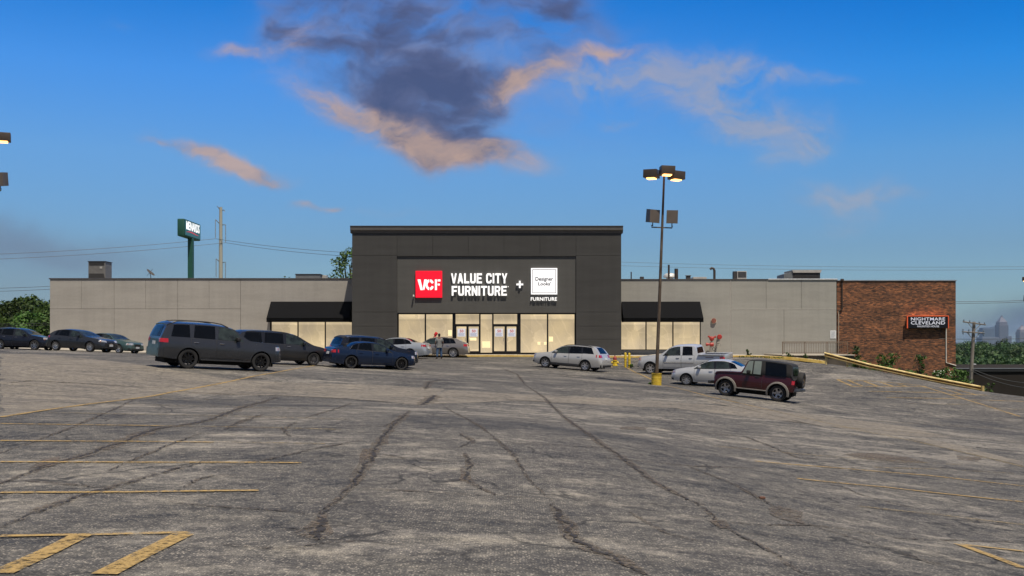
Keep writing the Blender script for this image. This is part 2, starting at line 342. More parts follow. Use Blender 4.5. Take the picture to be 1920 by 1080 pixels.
M_asph = asphalt_mat('asphalt', (.026, .029, .036), (.095, .092, .088), (.26, .243, .215))
M_patch = asphalt_mat('worn_asphalt', (.155, .140, .119), (.198, .180, .154), (.25, .225, .19), .35, .5)
M_crack = pm('crack_filler', (.026, .024, .022), .75, var=.5, scale=3, bump=.6, bscale=30)
M_grit = pm('loose_grit', (.085, .070, .056), .95, var=.5, scale=9, bump=1, bscale=60, col2=(.16, .135, .11))
M_yel = None
def line_mat(name, col, wear):
    m = bpy.data.materials.new(name); m.use_nodes = True; t = m.node_tree; t.nodes.clear(); q = N(t)
    b = q.new('ShaderNodeBsdfPrincipled'); o = q.new('ShaderNodeOutputMaterial')
    tr = q.new('ShaderNodeBsdfTransparent'); mx = q.new('ShaderNodeMixShader')
    co = q.new('ShaderNodeTexCoord').outputs['Object']
    a = q.noise(co, 14, 6, .75); a2 = q.noise(co, 1.1, 4)
    w = q.m('ADD', q.m('MULTIPLY', a, .75), q.m('MULTIPLY', a2, .25))
    q.put(b.inputs['Base Color'], q.mix(q.ramp(q.noise(co, 30, 4, .7), (.35, 0.), (.7, 1.)), tuple(c*.62 for c in col), col)); b.inputs['Roughness'].default_value = .8
    q.put(mx.inputs[0], q.ramp(w, (wear-.07, 0.0), (wear+.07, 1.0)))
    t.links.new(tr.outputs[0], mx.inputs[1]); t.links.new(b.outputs[0], mx.inputs[2]); t.links.new(mx.outputs[0], o.inputs[0])
    return m
M_line = line_mat('yellow_line_paint', (.42, .285, .10), .46)
M_crack = line_mat('ragged_crack', (.034, .029, .025), .45)
M_grit = line_mat('loose_grit', (.135, .108, .082), .50)
M_line_old = line_mat('faded_line_paint', (.32, .25, .135), .515)
M_grass = pm('grass_ground', (.035, .058, .018), .95, var=.4, scale=.5, bump=.5, bscale=8, col2=(.075, .10, .035))

# ------------------------------------------------------------------ ground sheets
EDGE = [(19.3, 76), (19.8, 66), (28.6, 59), (34, 54), (46.5, 49)]
def yb(x): return float(np.interp(x, [p[0] for p in EDGE], [p[1] for p in EDGE])) if x > 19.3 else 75.9
def sst(t): t = min(max(t, 0), 1); return t*t*(3-2*t)
def T(x, y):
    g = G(x, y); e = 0
    if x > 29 and y > yb(x): e = min(y-yb(x), x-29)
    if x > 46: e = max(e, x-46)
    r = math.hypot(x, y)
    return g-.3-7.5*sst(e/15)-6.5*sst((r-150)/160)*(1 if x > -1e9 else 0)-36*sst((r-450)/7000)
mb = MB(); idx = {}
vs = []; fs = []
for i, x_ in enumerate(gx):
    for j, y_ in enumerate(gy):
        if y_ <= yb(x_)+.6: idx[(i, j)] = len(vs); vs.append((x_, min(y_, yb(x_)), G(x_, min(y_, yb(x_)))))
for (i, j) in list(idx):
    k4 = [(i, j), (i+1, j), (i+1, j+1), (i, j+1)]
    if all(k_ in idx for k_ in k4): fs.append([idx[k_] for k_ in k4])
mb.add(vs, fs); lot = mb.build('parking_lot', M_asph, world=False, smooth=60); tag(lot, kind='structure')
def axis(a, b, fine, ratio=1.28):
    out = list(np.arange(a, b+.01, fine)); s_ = fine; p = b
    while p < 14000: s_ *= ratio; p += s_; out.append(p)
    s_ = fine; p = a
    while p > -14000: s_ *= ratio; p -= s_; out.insert(0, p)
    return out
tx = axis(-70, 60, 2.5); ty = axis(-30, 120, 2.5)
mb = MB(); mb.add([(x_, y_, T(x_, y_)) for x_ in tx for y_ in ty], [(i*len(ty)+j, (i+1)*len(ty)+j, (i+1)*len(ty)+j+1, i*len(ty)+j+1) for i in range(len(tx)-1) for j in range(len(ty)-1)])
tag(mb.build('ground', M_grass, world=False, smooth=80), kind='structure')

def ribbon(mb, pts, w, lift=.006, jit=0, wj=0, step=.35, taper=False, seed=1):
    """flat strip of width w (m) along world points, laid on the paving"""
    rr = random.Random(seed); P2 = []
    for a, b in zip(pts, pts[1:]):
        d = (b-a).length; k_ = max(1, int(d/step))
        for t in range(k_): P2.append(a.lerp(b, t/k_))
    P2.append(pts[-1]); nn = len(P2)
    if nn < 2: return
    L_, R_ = [], []; off = 0
    for i, p in enumerate(P2):
        d = P2[min(i+1, nn-1)]-P2[max(i-1, 0)]; d.z = 0; d.normalize(); nrm = Vector((-d.y, d.x, 0))
        off = off*.6+rr.uniform(-jit, jit); ww = w*(1+rr.uniform(-wj, wj))/2
        if taper: ww *= min(1, .25+1.5*min(i, nn-1-i)/max(nn*.4, 1))
        a = p+nrm*(off+ww); b = p+nrm*(off-ww)
        L_.append((a.x, a.y, G(a.x, a.y)+lift)); R_.append((b.x, b.y, G(b.x, b.y)+lift))
    mb.add(L_+R_, [(i, i+1, nn+i+1, nn+i) for i in range(nn-1)])
def hits(px): return [h for h in (hit(*p[:2]) for p in px) if h]
def sheet(mb, px, lift, step=1.0, jit=0, seed=3):
    """polygon of photo pixels laid on the paving, cut on a grid so that it follows the ground"""
    rr = random.Random(seed); W = hits(px); W2 = []
    for a, b in zip(W, W[1:]+W[:1]):
        k_ = max(1, int((b-a).length/.6)) if jit else 1
        for t in range(k_): 
            p = a.lerp(b, t/k_); W2.append(Vector((p.x+rr.uniform(-jit, jit), p.y+rr.uniform(-jit, jit), 0)))
    bm = bmesh.new(); bm.faces.new([bm.verts.new((p.x, p.y, 0)) for p in W2]); bmesh.ops.triangulate(bm, faces=bm.faces)
    xs = [p.x for p in W2]; ys = [p.y for p in W2]
    for ax, lo, hi in ((0, min(xs), max(xs)), (1, min(ys), max(ys))):
        c = math.floor(lo/step)*step+step
        while c < hi:
            co = Vector((c, 0, 0)) if ax == 0 else Vector((0, c, 0)); no = Vector((1, 0, 0)) if ax == 0 else Vector((0, 1, 0))
            bmesh.ops.bisect_plane(bm, geom=list(bm.verts)+list(bm.edges)+list(bm.faces), plane_co=co, plane_no=no); c += step
    for p in bm.verts: p.co.z = G(p.co.x, p.co.y)+lift
    mb.addbm(bm)
# lighter, older paving
mb = MB()
sheet(mb, [(2,782),(175,757),(320,737),(520,741),(640,747),(788,759),(815,741),(835,729),(700,722),(560,718),(440,712),(300,690),(200,676),(60,664),(2,664)], .004, 1.0, .10)
sheet(mb, [(792,758),(960,751),(1200,763),(1440,773),(1530,795),(1650,815),(1785,821),(1700,800),(1560,782),(1440,768),(1240,753),(1080,744),(960,738),(840,731),(818,742)], .0045, 1.0, .06, 5)
sheet(mb, [(1318,752),(1345,754),(1400,760),(1447,769),(1420,768),(1372,763)], .009, 1.0, .05, 6)
sheet(mb, [(1700,822),(1740,832),(1915,873),(1915,866),(1790,833),(1730,822)], .009, 1.0, .05, 7)
tag(mb.build('pavement_patch', M_patch, world=False), kind='structure')
# stall lines
mb = MB(); mo = MB()
def ln(px, w=.10, old=False, sd=1): 
    h = hits(px)
    if len(h) > 1: ribbon(mo if old else mb, h, w, .012, jit=.004, wj=.08, seed=sd)
ln([(0,925),(240,924),(485,921)]); ln([(0,867),(300,868),(565,869)]); ln([(0,827),(300,829),(400,830)]); ln([(400,830),(610,833)], old=True)
ln([(0,795),(300,799)]); ln([(300,799),(640,806)], old=True); ln([(90,774),(400,780),(650,787)], .1, True); ln([(180,757),(430,763),(560,767)], .09, True); ln([(240,747),(500,751)], .09, True)
ln([(0,783),(175,757),(320,736),(430,716)], .13); ln([(430,716),(510,700),(598,684)], .12)
ln([(0,1007),(180,1004),(357,1000)], .085); ln([(155,1004),(80,1041),(0,1077)], .17); ln([(345,1003),(270,1040),(195,1079)], .17)
ln([(1340,837),(1420,844),(1490,851)], .1, True); ln([(1490,851),(1640,862),(1800,872)], .08, True); ln([(1415,865),(1560,877),(1740,892),(1920,912)], .1); ln([(1495,898),(1660,914),(1920,942)], .1)
ln([(1610,950),(1760,966),(1920,985)], .09, True); ln([(1803,1022),(1920,1035)], .08); ln([(1800,1022),(1860,1044),(1920,1067)], .15)
ln([(1640,877),(1760,880),(1900,888)], .08, True); ln([(1560,800),(1760,815),(1920,832)], .1, True); ln([(1640,790),(1920,806)], .09, True)
ln([(1170,686),(1195,700),(1224,713)], .13); ln([(1240,722),(1330,744),(1440,768)], .10); ln([(1440,768),(1590,802),(1725,830)], .12, True); ln([(1725,830),(1820,852),(1920,876)], .12, True)
ln([(1137,684),(1148,689)], .15); ln([(1156,680),(1166,683)], .12)
for a, b in (((1570,712),(1597,724)), ((1590,713),(1617,724)), ((1620,715),(1645,724)), ((1651,717),(1674,724.5)), ((1684,720.5),(1702,725))): ln([a, b], .15)
ln([(1570,712),(1650,716),(1727,723)], .11); ln([(1597,725),(1670,725),(1737,725)], .12); ln([(1728,724),(1790,743),(1840,758),(1912,781)], .13)
ln([(1628,734),(1763,737)], .11); ln([(1662,745.5),(1800,748)], .11); ln([(1700,757),(1838,758)], .11, True); ln([(1762,727),(1802,739.5)], .12); ln([(1790,730),(1832,741)], .12); ln([(1786,740),(1850,741)], .12)
ln([(1822,750),(1920,753)], .11); ln([(1845,742),(1920,747)], .1, True); ln([(1850,764),(1920,769)], .1, True)
tag(mb.build('parking_lines', M_line, world=False), kind='structure'); tag(mo.build('faded_parking_lines', M_line_old, world=False), kind='structure')
# cracks, sealed joints
mb = MB()
CR = [([(1120,706),(1250,730),(1380,762),(1540,800),(1700,838)], .05), ([(830,760),(900,800),(960,850),(990,900),(1040,945)], .05), ([(260,745),(210,770),(140,800),(60,830),(0,850)], .05), ([(950,830),(1080,838),(1180,842)], .04), ([(1180,960),(1250,1000),(1330,1020)], .03), ([(400,1020),(520,1030),(640,1015),(760,1022)], .025), ([(1560,905),(1620,930),(1700,950),(1780,968)], .035), ([(700,850),(760,860),(860,868)], .04), ([(520,744),(470,760),(400,785),(360,795),(290,805),(240,825),(180,848),(100,870),(0,908)], .17), ([(0,992),(80,955),(160,928),(240,905),(330,880),(400,862)], .09),
      ([(768,770),(752,785),(735,800),(712,830),(700,850),(680,880),(660,910),(640,930),(620,950),(602,965)], .11), ([(602,965),(597,985),(588,1000),(600,1015)], .15), ([(815,741),(800,755),(790,760)], .34), ([(826,712),(805,717),(797,731)], .2),
      ([(985,722),(1020,745),(1050,775),(1075,795),(1100,812),(1130,835),(1170,860),(1220,900),(1260,922),(1310,945),(1350,983),(1400,1010),(1440,1030),(1480,1060),(1510,1079)], .10),
      ([(1035,945),(1045,965),(1065,985),(1070,1005),(1110,1030),(1150,1045),(1190,1065),(1215,1079)], .115), ([(870,850),(880,870),(876,900),(900,915),(932,930)], .075), ([(862,812),(888,828),(860,840)], .07),
      ([(1180,800),(1270,806),(1400,820),(1440,835),(1500,860),(1560,862)], .10), ([(1350,980),(1430,985),(1520,985),(1580,992),(1680,1010),(1800,1014),(1920,1017)], .035),
      ([(318,942),(400,950),(520,958),(600,966)], .035), ([(1120,858),(1200,865),(1300,875),(1420,878)], .06), ([(1280,872),(1330,890),(1380,910),(1420,932),(1470,960)], .06),
      ([(0,720),(60,714),(230,724),(320,728)], .12), ([(320,734),(520,742),(640,748),(790,760)], .11), ([(815,741),(960,750),(1080,757)], .1), ([(345,915),(370,900),(400,892),(460,892)], .04),
      ([(495,777),(450,792),(420,806)], .09), ([(560,790),(530,805),(545,820)], .06), ([(660,756),(620,770),(570,785)], .06), ([(380,880),(420,877),(500,862),(600,840),(680,826)], .04), ([(0,902),(60,903),(180,913)], .04),
      ([(200,884),(280,850),(330,830),(380,812)], .05), ([(1600,1010),(1700,1040),(1800,1070)], .03), ([(1780,968),(1830,978),(1920,990)], .04), ([(940,690),(970,702),(985,722)], .1),
      ([(1520,985),(1600,1010),(1680,1035),(1760,1062)], .03), ([(1560,862),(1640,866),(1720,874),(1850,882)], .05), ([(640,798),(720,800),(752,786)], .06), ([(660,915),(820,925),(900,930),(1010,935)], .025)]
for i, (px, w) in enumerate(CR): ribbon(mb, hits(px), w*.38, .012, jit=.030, wj=.95, step=.06, taper=True, seed=i+11)
mg = MB()
for i, (px, w) in enumerate(CR): ribbon(mg, hits(px), w*1.7, .0095, jit=.012, wj=.35, step=.3, taper=True, seed=i+311)
rr = random.Random(5)
for i, (px, w) in enumerate(CR):          # side branches and crumbs
    H = hits(px)
    for q_ in range(int(len(H)*.6)):
        k9 = rr.randrange(len(H)-1); a = H[k9].lerp(H[k9+1], rr.random()); an = rr.uniform(0, 6.28); L_ = rr.uniform(.15, .5)
        if a.y > 40: continue
        pts = [a]; 
        for s_ in range(3): an += rr.uniform(-.5, .5); pts.append(pts[-1]+Vector((math.cos(an), math.sin(an), 0))*L_/3)
        ribbon(mb, pts, w*.16, .010, jit=.02, wj=.6, step=.07, taper=True, seed=rr.randrange(9999))
for i, (px, py, a, w) in enumerate([(1260,705,3.6,.28), (1085,708,2.5,.22), (1870,843,1.6,.2)]):
    c = hit(px if i else 1086, py)
    ribbon(mb, [c+Vector((-a/2, .3, 0)), c+Vector((-a/6, 0, 0)), c+Vector((a/6, -.2, 0)), c+Vector((a/2, -.5, 0))], w, .017, .03, .5, .2, True, 77+i)
tag(mb.build('pavement_cracks', M_crack, world=False), kind='structure')
mb = MB()
for i, px in enumerate([[(1445,955),(1470,950),(1495,960),(1512,975),(1500,982),(1478,978),(1455,966)], [(1580,852),(1640,850),(1700,857),(1735,868),(1690,869),(1620,862)], [(1045,982),(1072,985),(1078,1004),(1060,1000)],
                        [(1345,980),(1370,978),(1368,992),(1352,992)], [(682,842),(706,840),(700,858),(684,870)], [(868,878),(884,876),(884,898),(870,904)], [(585,968),(612,965),(608,990),(590,1004)],
                        [(1795,855),(1840,858),(1838,866),(1800,862)], [(1165,800),(1210,800),(1205,806),(1168,806)], [(90,862),(120,858),(110,872),(60,884)]]): sheet(mb, px, .011, .5, .09, i+40)
tag(mb.build('loose_grit', M_grit, world=False), kind='structure')
tag(mg.build('crack_edges', line_mat('sandy_crack_edge', (.15, .122, .092), .53), world=False), kind='structure')
# fallen brick shard
h = hit(1429, 936); mb = MB(); mb.bbox(h.x-.035, h.x+.04, h.y-.03, h.y+.03, h.z+.004, h.z+.035, .01, mat=Matrix.Identity(4))
mb.build('brick_fragment', pm('broken_brick', (.12, .055, .035), .9, bump=.5), tagv=('small reddish brick fragment lying on the cracked asphalt', 'brick'))
# ------------------------------------------------------------------ store building
YT, YW = 79.4, 83.0                       # tower front plane, wing front plane
ST, SW = F/YT, F/YW
def tX(px): return (px-960)/ST
def tZ(py): return EYE-(py-HOR)/ST
def wX(px): return (px-960)/SW
def wZ(py): return EYE-(py-HOR)/SW
def stucco(name, col, var=.07, streak=True):
    m = bpy.data.materials.new(name); m.use_nodes = True; t = m.node_tree; t.nodes.clear(); q = N(t)
    b = q.new('ShaderNodeBsdfPrincipled'); o = q.new('ShaderNodeOutputMaterial'); t.links.new(b.outputs[0], o.inputs[0])
    co = q.new('ShaderNodeTexCoord').outputs['Object']
    a = q.noise(q.mapping(co, scale=(.25, 1, 1.6)), 1.0, 7, .62); b2 = q.noise(q.mapping(co, scale=(2.2, 1, .12)), 1.0, 4); c = q.noise(co, 9, 4, .7)
    w = q.m('ADD', q.m('MULTIPLY', a, .46), q.m('ADD', q.m('MULTIPLY', b2, .22), q.m('MULTIPLY', c, .20)))
    q.put(b.inputs['Base Color'], q.ramp(w, (.36, tuple(x*(1-var*1.6) for x in col)), (.5, col), (.64, tuple(x*(1+var) for x in col))))
    b.inputs['Roughness'].default_value = .9; b.inputs['Specular IOR Level'].default_value = .25
    bp = q.new('ShaderNodeBump'); bp.inputs['Strength'].default_value = .3; bp.inputs['Distance'].default_value = .01; q.put(bp.inputs['Height'], q.noise(co, 35, 4, .7)); t.links.new(bp.outputs[0], b.inputs['Normal'])
    return m
M_grey = stucco('grey_stucco', (.325, .310, .288), .09)
M_grey2 = stucco('grey_stucco_right', (.318, .313, .290), .08)
M_dark = stucco('charcoal_stucco', (.056, .056, .0555), .10)
M_dark2 = stucco('sign_panel_stucco', (.086, .086, .083), .08)
M_gap = pm('joint_backing', (.05, .048, .045), .9)  # dark backing behind the gaps between wall panels
M_frame = pm('black_aluminium', (.012, .012, .013), .4, .5)
M_metal = pm('roof_edge_metal', (.42, .43, .45), .35, .8, .15, 2)
M_dmetal = pm('dark_roof_edge', (.10, .095, .095), .45, .5, .15, 2)
M_awn = pm('awning_canvas', (.0052, .0056, .0070), .9, var=.15, scale=2, stretch=(8, 1, 1), bump=.15, bscale=120, spec=.12)
M_awnv = pm('awning_valance', (.0022, .0024, .003), .9, spec=.1)
M_conc = pm('concrete', (.36, .33, .28), .9, var=.12, scale=1.5, bump=.3)
M_cyel = pm('curb_paint', (.50, .31, .04), .8, var=.3, scale=3, col2=(.52, .38, .12), bump=.3)
def lit_window(name, seed, base=(1, .76, .45), es=1.14):
    """paper-lined shop window lit from behind: glossy glass in front, warm uneven glow"""
    m = bpy.data.materials.new(name); m.use_nodes = True; t = m.node_tree; t.nodes.clear(); q = N(t)
    b = q.new('ShaderNodeBsdfPrincipled'); o = q.new('ShaderNodeOutputMaterial'); t.links.new(b.outputs[0], o.inputs[0])
    co = q.mapping(q.new('ShaderNodeTexCoord').outputs['Object'], loc=(seed*3.7, 0, seed))
    s_ = q.new('ShaderNodeSeparateXYZ'); q.put(s_.inputs[0], q.new('ShaderNodeTexCoord').outputs['Generated'])
    a = q.noise(q.mapping(co, scale=(.7, 1, .5)), .9, 3, .5); f2 = q.noise(q.mapping(co, scale=(1, 1, 1)), 5.5, 5, .7, 1.5)
    zz = s_.outputs[2]
    glow = q.ramp(zz, (0.0, .62), (.25, .56), (.55, .44), (.84, .42), (.86, .56), (1.0, .60))
    g = q.m('MULTIPLY', glow, q.m('MULTIPLY_ADD', a, .55, .72))
    sp = q.m('MULTIPLY', q.ramp(f2, (.60, 0.0), (.72, 1.0)), .10)
    col = q.mix(q.ramp(a, (.35, 0.), (.65, 1.)), (.88, .70, .46), (1.0, .78, .46))
    bl = q.new('ShaderNodeTexVoronoi', feature='F1', distance='CHEBYCHEV'); q.put(bl.inputs['Vector'], q.mapping(co, scale=(.55, 1, .9))); bl.inputs['Scale'].default_value = 1.1
    bs = q.new('ShaderNodeSeparateColor'); q.put(bs.inputs[0], bl.outputs['Color'])
    g = q.m('MULTIPLY', g, q.ramp(bs.outputs[0], (0.0, .88), (.55, .98), (.8, 1.0), (.85, 1.10), mode='CONSTANT'))
    wv = q.new('ShaderNodeTexWave', wave_type='BANDS'); q.put(wv.inputs['Vector'], q.mapping(co, rot=(0, R(25), 0))); wv.inputs['Scale'].default_value = .35; wv.inputs['Distortion'].default_value = 9; wv.inputs['Detail'].default_value = 3
    g = q.m('ADD', g, q.m('MULTIPLY', q.ramp(wv.outputs[1], (.95, 0.0), (1.0, 1.0)), .045))  # bright wavy streaks painted into the glow as reflections
    em = q.mix(1.0, col, q.m('ADD', g, sp), 'MULTIPLY')
    b.inputs['Base Color'].default_value = (.10, .08, .05, 1); b.inputs['Roughness'].default_value = .07
    q.put(b.inputs['Emission Color'], em); b.inputs['Emission Strength'].default_value = es
    return m
M_win = [lit_window('lit_window_%s' % s_, i, es=1.14) for i, s_ in enumerate(('a', 'b', 'c', 'd', 'e', 'f'))]

walk_z = .50
B = thing('store_building', 'long single storey furniture store with grey stucco wings and taller charcoal entrance tower', 'store', (0, YT, walk_z))
def panels(name, rects, fX, fZ, y, mat, gap=.022, th=.06, back=None, depth=1.0, bname=None):
    mb = MB()
    for (x0, y0, x1, y1) in rects: mb.box(fX(x0)+gap/2, fX(x1)-gap/2, y, y+th, fZ(y1)+gap/2, fZ(y0)-gap/2)
    return mb.build(name, mat, B)
xs = [93.5, 153, 214, 273, 333, 392, 451]
rects = [(a, 523.5, b, 579) for a, b in zip(xs, xs[1:])]+[(93.5, 579, 214, 676), (214, 579, 333, 676), (333, 579, 451, 676)]
panels('wall_panel', rects, wX, wZ, YW, M_grey)
# plain stretch with the window opening cut out
def wall_with_hole(name, x0, z0, x1, z1, hx0, hz0, hx1, hz1, y, mat, fX, fZ, th=.25):
    mb = MB()
    for (a, b, c, d) in ((x0, z1, hx0, z0), (hx1, z1, x1, z0), (hx0, hz0, hx1, z0), (hx0, z1, hx1, hz1)):
        if abs(c-a) > .01 and abs(d-b) > .01: mb.box(fX(a), fX(c), y, y+th, min(fZ(b), fZ(d)), max(fZ(b), fZ(d)))
    return mb.build(name, mat, B)
wall_with_hole('wall', 451.4, 523.5, 662, 678, 506, 600, 660.5, 657, YW, M_grey, wX, wZ)
wall_with_hole('wall', 1163, 524.5, 1370, 678, 1163.5, 600, 1314, 656.5, YW, M_grey2, wX, wZ)
panels('wall_panel', [(1370.5, 524.5, 1436.5, 580), (1436.5, 524.5, 1502.5, 580), (1502.5, 524.5, 1568.5, 580), (1370.5, 580, 1470, 678), (1470, 580, 1568.5, 678)], wX, wZ, YW, M_grey2)
mb = MB(); mb.box(wX(93.5)+.02, wX(451.3), YW+.062, YW+.3, -1.5, wZ(523.6)); mb.build('wall_core', M_gap, B)
mb = MB(); mb.box(wX(1370.4), wX(1568.5)-.02, YW+.062, YW+.3, -1.5, wZ(524.7))
mb.build('wall_core', M_gap, B)
mb = MB(); mb.box(wX(93.5)+.02, wX(93.5)+.25, YW+.301, YW+34, -1.5, wZ(523.6)); mb.box(wX(93.5)+.25, wX(1568.5)-.02, YW+33.7, YW+34, -1.5, wZ(523.6)); mb.box(wX(1568.5)-.25, wX(1568.5)-.03, YW+.302, YW+33.69, -1.5, wZ(524.8))
mb.build('side_wall', M_grey, B)
mb = MB(); mb.box(wX(93.5)+.26, wX(1568.5)-.26, YW+.31, YW+33.6, wZ(524)-.45, wZ(524)-.25); mb.build('roof', pm('roof_gravel', (.22, .21, .2), .95), B)
mb = MB(); mb.bbox(wX(93)-.05, wX(661), YW-.06, YW+.4, wZ(523.6), wZ(521.4), .02); mb.build('coping', M_dmetal, B)
mb = MB(); mb.bbox(wX(1163), wX(1440), YW-.06, YW+.4, wZ(524.6), wZ(523), .02); mb.build('coping', M_dmetal, B)
mb = MB(); mb.bbox(wX(1440.5), wX(1569)+.05, YW-.08, YW+.4, wZ(524.7), wZ(522.6), .02); mb.build('coping', pm('bright_coping', (.78, .78, .78), .35, .5), B)
mb = MB(); mb.bbox(wX(1369.2), wX(1370.3), YW-.02, YW+.05, -1, wZ(524.8), .01); mb.bbox(wX(1370.3), wX(1568), YW-.012, YW+.05, wZ(580.3), wZ(579.5), .01); mb.build('wall_trim', pm('trim_grey', (.42, .40, .37), .8), B)
# tower
TD = YW+6
mb = MB()
rects = [(660, 437, 744.5, 479), (1080, 437, 1165, 479), (660, 479, 744.5, 585), (1080, 479, 1165, 585)]+[(a, 437, b, 480.3) for a, b in zip((744.5, 811.5, 878, 945, 1012.5), (811.5, 878, 945, 1012.5, 1080))]
rects += [(660, 585, 744.5, 611.5), (660, 611.5, 744.5, 636), (660, 636, 744.5, 680), (1080, 585, 1165, 611.5), (1080, 611.5, 1165, 636), (1080, 636, 1165, 680)]
panels('tower_panel', rects, tX, tZ, YT, M_dark, .02)
mb = MB()
mb.box(tX(660)+.01, tX(744.5)-.012, YT+.062, YT+.5, -1.2, tZ(437)); mb.box(tX(1080)+.012, tX(1165)-.01, YT+.062, YT+.5, -1.2, tZ(437)); mb.box(tX(744.5)-.011, tX(1080)+.011, YT+.0622, YT+.5, tZ(480.2), tZ(437))
mb.box(tX(660)+.01, tX(660)+.3, YT+.501, TD, -1.2, tZ(437)); mb.box(tX(1165)-.3, tX(1165)-.01, YT+.501, TD, -1.2, tZ(437)); mb.box(tX(660)+.31, tX(1165)-.31, TD-.3, TD-.001, tZ(520), tZ(437)); mb.box(tX(660)+.31, tX(1165)-.31, YT+.51, TD-.31, tZ(437)-.3, tZ(437)-.1)
mb.build('tower_core', M_dark, B)
mb = MB(); mb.box(tX(744.5)+.002, tX(1080)-.002, YT+.10, YT+.5, tZ(586.6), tZ(480.3)); mb.build('sign_panel', M_dark2, B)
mb = MB(); mb.prism([(YT-.17, tZ(431.6)), (YT-.17, tZ(425.3)), (YT-.21, tZ(424.6)), (YT-.21, tZ(423.6)), (YT+.3, tZ(423.6)), (YT+.3, tZ(437)), (YT-.02, tZ(437)), (YT-.07, tZ(433))], tX(657), tX(1168), 'x')
mb.box(tX(657), tX(660)+.3, YT+.301, TD, tZ(436.8), tZ(424)); mb.box(tX(1165)-.3, tX(1168), YT+.301, TD, tZ(436.8), tZ(424)); mb.build('cornice', pm('cornice_charcoal', (.072, .068, .066), .7), B, smooth=30)
# glazed fronts: every bay a window part with its frame as a sub-part
def bay(x0, y0, x1, y1, y, fX, fZ, k_, fw=.06, name='window', parent=None, mw=(0, 0, 0, 0)):
    p = MB(); p.box(fX(x0)+.01, fX(x1)-.01, y+.03, y+.05, fZ(y1)+.01, fZ(y0)-.01); w = p.build(name, M_win[k_ % 6], parent or B)
    f = MB(); a, b, c, d = fX(x0), fX(x1), fZ(y1), fZ(y0); l, r_, bt, tp = [fw+e for e in mw]
    f.box(a, a+l, y-.02, y+.10, c, d); f.box(b-r_, b, y-.02, y+.10, c, d); f.box(a+l, b-r_, y-.018, y+.10, c, c+bt); f.box(a+l, b-r_, y-.018, y+.10, d-tp, d)
    f.build('frame', M_frame, w); return w
YG = YT+.32
bay(745.5, 586.6, 797, 663.8, YG, tX, tZ, 0, mw=(0, .0, .05, .05)); bay(797, 586.6, 850.5, 663.8, YG, tX, tZ, 1, mw=(.0, .05, .05, .05))
bay(850.5, 586.6, 899.5, 609.5, YG, tX, tZ, 2, mw=(.08, 0, .03, .03)); bay(899.5, 586.6, 924, 663.8, YG, tX, tZ, 3, mw=(0, 0, .05, .05)); bay(924, 586.6, 973, 609.5, YG, tX, tZ, 4, mw=(0, .08, .03, .03))
bay(973, 586.6, 1027, 663.8, YG, tX, tZ, 5, mw=(.08, 0, .05, .05)); bay(1027, 586.6, 1079, 663.8, YG, tX, tZ, 1, mw=(0, 0, .05, .05))
M_handle = pm('door_handle_steel', (.55, .55, .55), .25, .9)
for (x0, x1, k_) in ((853.5, 876.2, 4), (876.4, 899.3, 2), (924.2, 948, 0), (948.2, 970, 3)):
    d = bay(x0, 609.7, x1, 663.2, YG-.03, tX, tZ, k_, .085, 'door', mw=(0, 0, .12, .02))
    hx = tX(x1)-.16 if k_ in (4, 0) else tX(x0)+.16
    h = MB(); h.tube([(hx, YG-.06, tZ(640)), (hx, YG-.12, tZ(640)), (hx, YG-.12, tZ(634)), (hx, YG-.06, tZ(634))], .018, 6); h.build('handle', M_handle, d)
mb = MB(); mb.box(tX(850.4), tX(853.4), YG-.03, YG+.1, tZ(663.8), tZ(609.6)); mb.build('door_post', M_frame, B)
mb = MB(); mb.box(tX(970.1), tX(973.2), YG-.03, YG+.1, tZ(663.8), tZ(609.6)); mb.build('door_post', M_frame, B)
for i, (a, b) in enumerate(((508, 558.4), (558.4, 609.6), (609.6, 660.5))): bay(a, 600, b, 657, YW+.08, wX, wZ, i+3, .05)
for i, (a, b) in enumerate(((1164, 1211.5), (1211.5, 1262), (1262, 1313.5))): bay(a, 600, b, 656.3, YW+.08, wX, wZ, i, .05)
for i, (x0, x1, bl, br) in enumerate(((508, 660, 506, 660), (1165.2, 1312, 1165.2, 1316.5))):
    z1, z0, zv = wZ(565.5), wZ(596), wZ(603.8); f_ = YW-1.5; sc_ = f_/YW
    X = lambda px: (px-960)/SW
    zt, zb_, zv_ = z1, EYE+(z0-EYE)*sc_, EYE+(zv-EYE)*sc_
    if i == 0: xl, xr = X(508), X(660); 
    else: xl, xr = X(1165.2), X(1312.5)

    mb = MB(); V = [(xl, YW-.03, zt), (xr, YW-.03, zt), (xr, f_, zb_), (xl, f_, zb_), (xl, YW-.03, zt-.05), (xr, YW-.03, zt-.05), (xr, f_, zb_-.02), (xl, f_, zb_-.02)]
    mb.add(V, [(0,1,2,3), (4,5,6,7), (0,1,5,4), (3,2,6,7)])
    mb.prism([(YW-.03, zt-.005), (f_+.01, zb_-.01), (f_+.01, zv_), (YW-.03, zv_)], xl+.004, xl+.03, 'x'); mb.prism([(YW-.03, zt-.005), (f_+.01, zb_-.01), (f_+.01, zv_), (YW-.03, zv_)], xr-.03, xr-.004, 'x')
    aw = mb.build('awning', M_awn, B); v_ = MB(); v_.box(xl-.004, xr+.004, f_-.012, f_+.02, zv_, zb_-.004); v_.build('valance', M_awnv, aw)
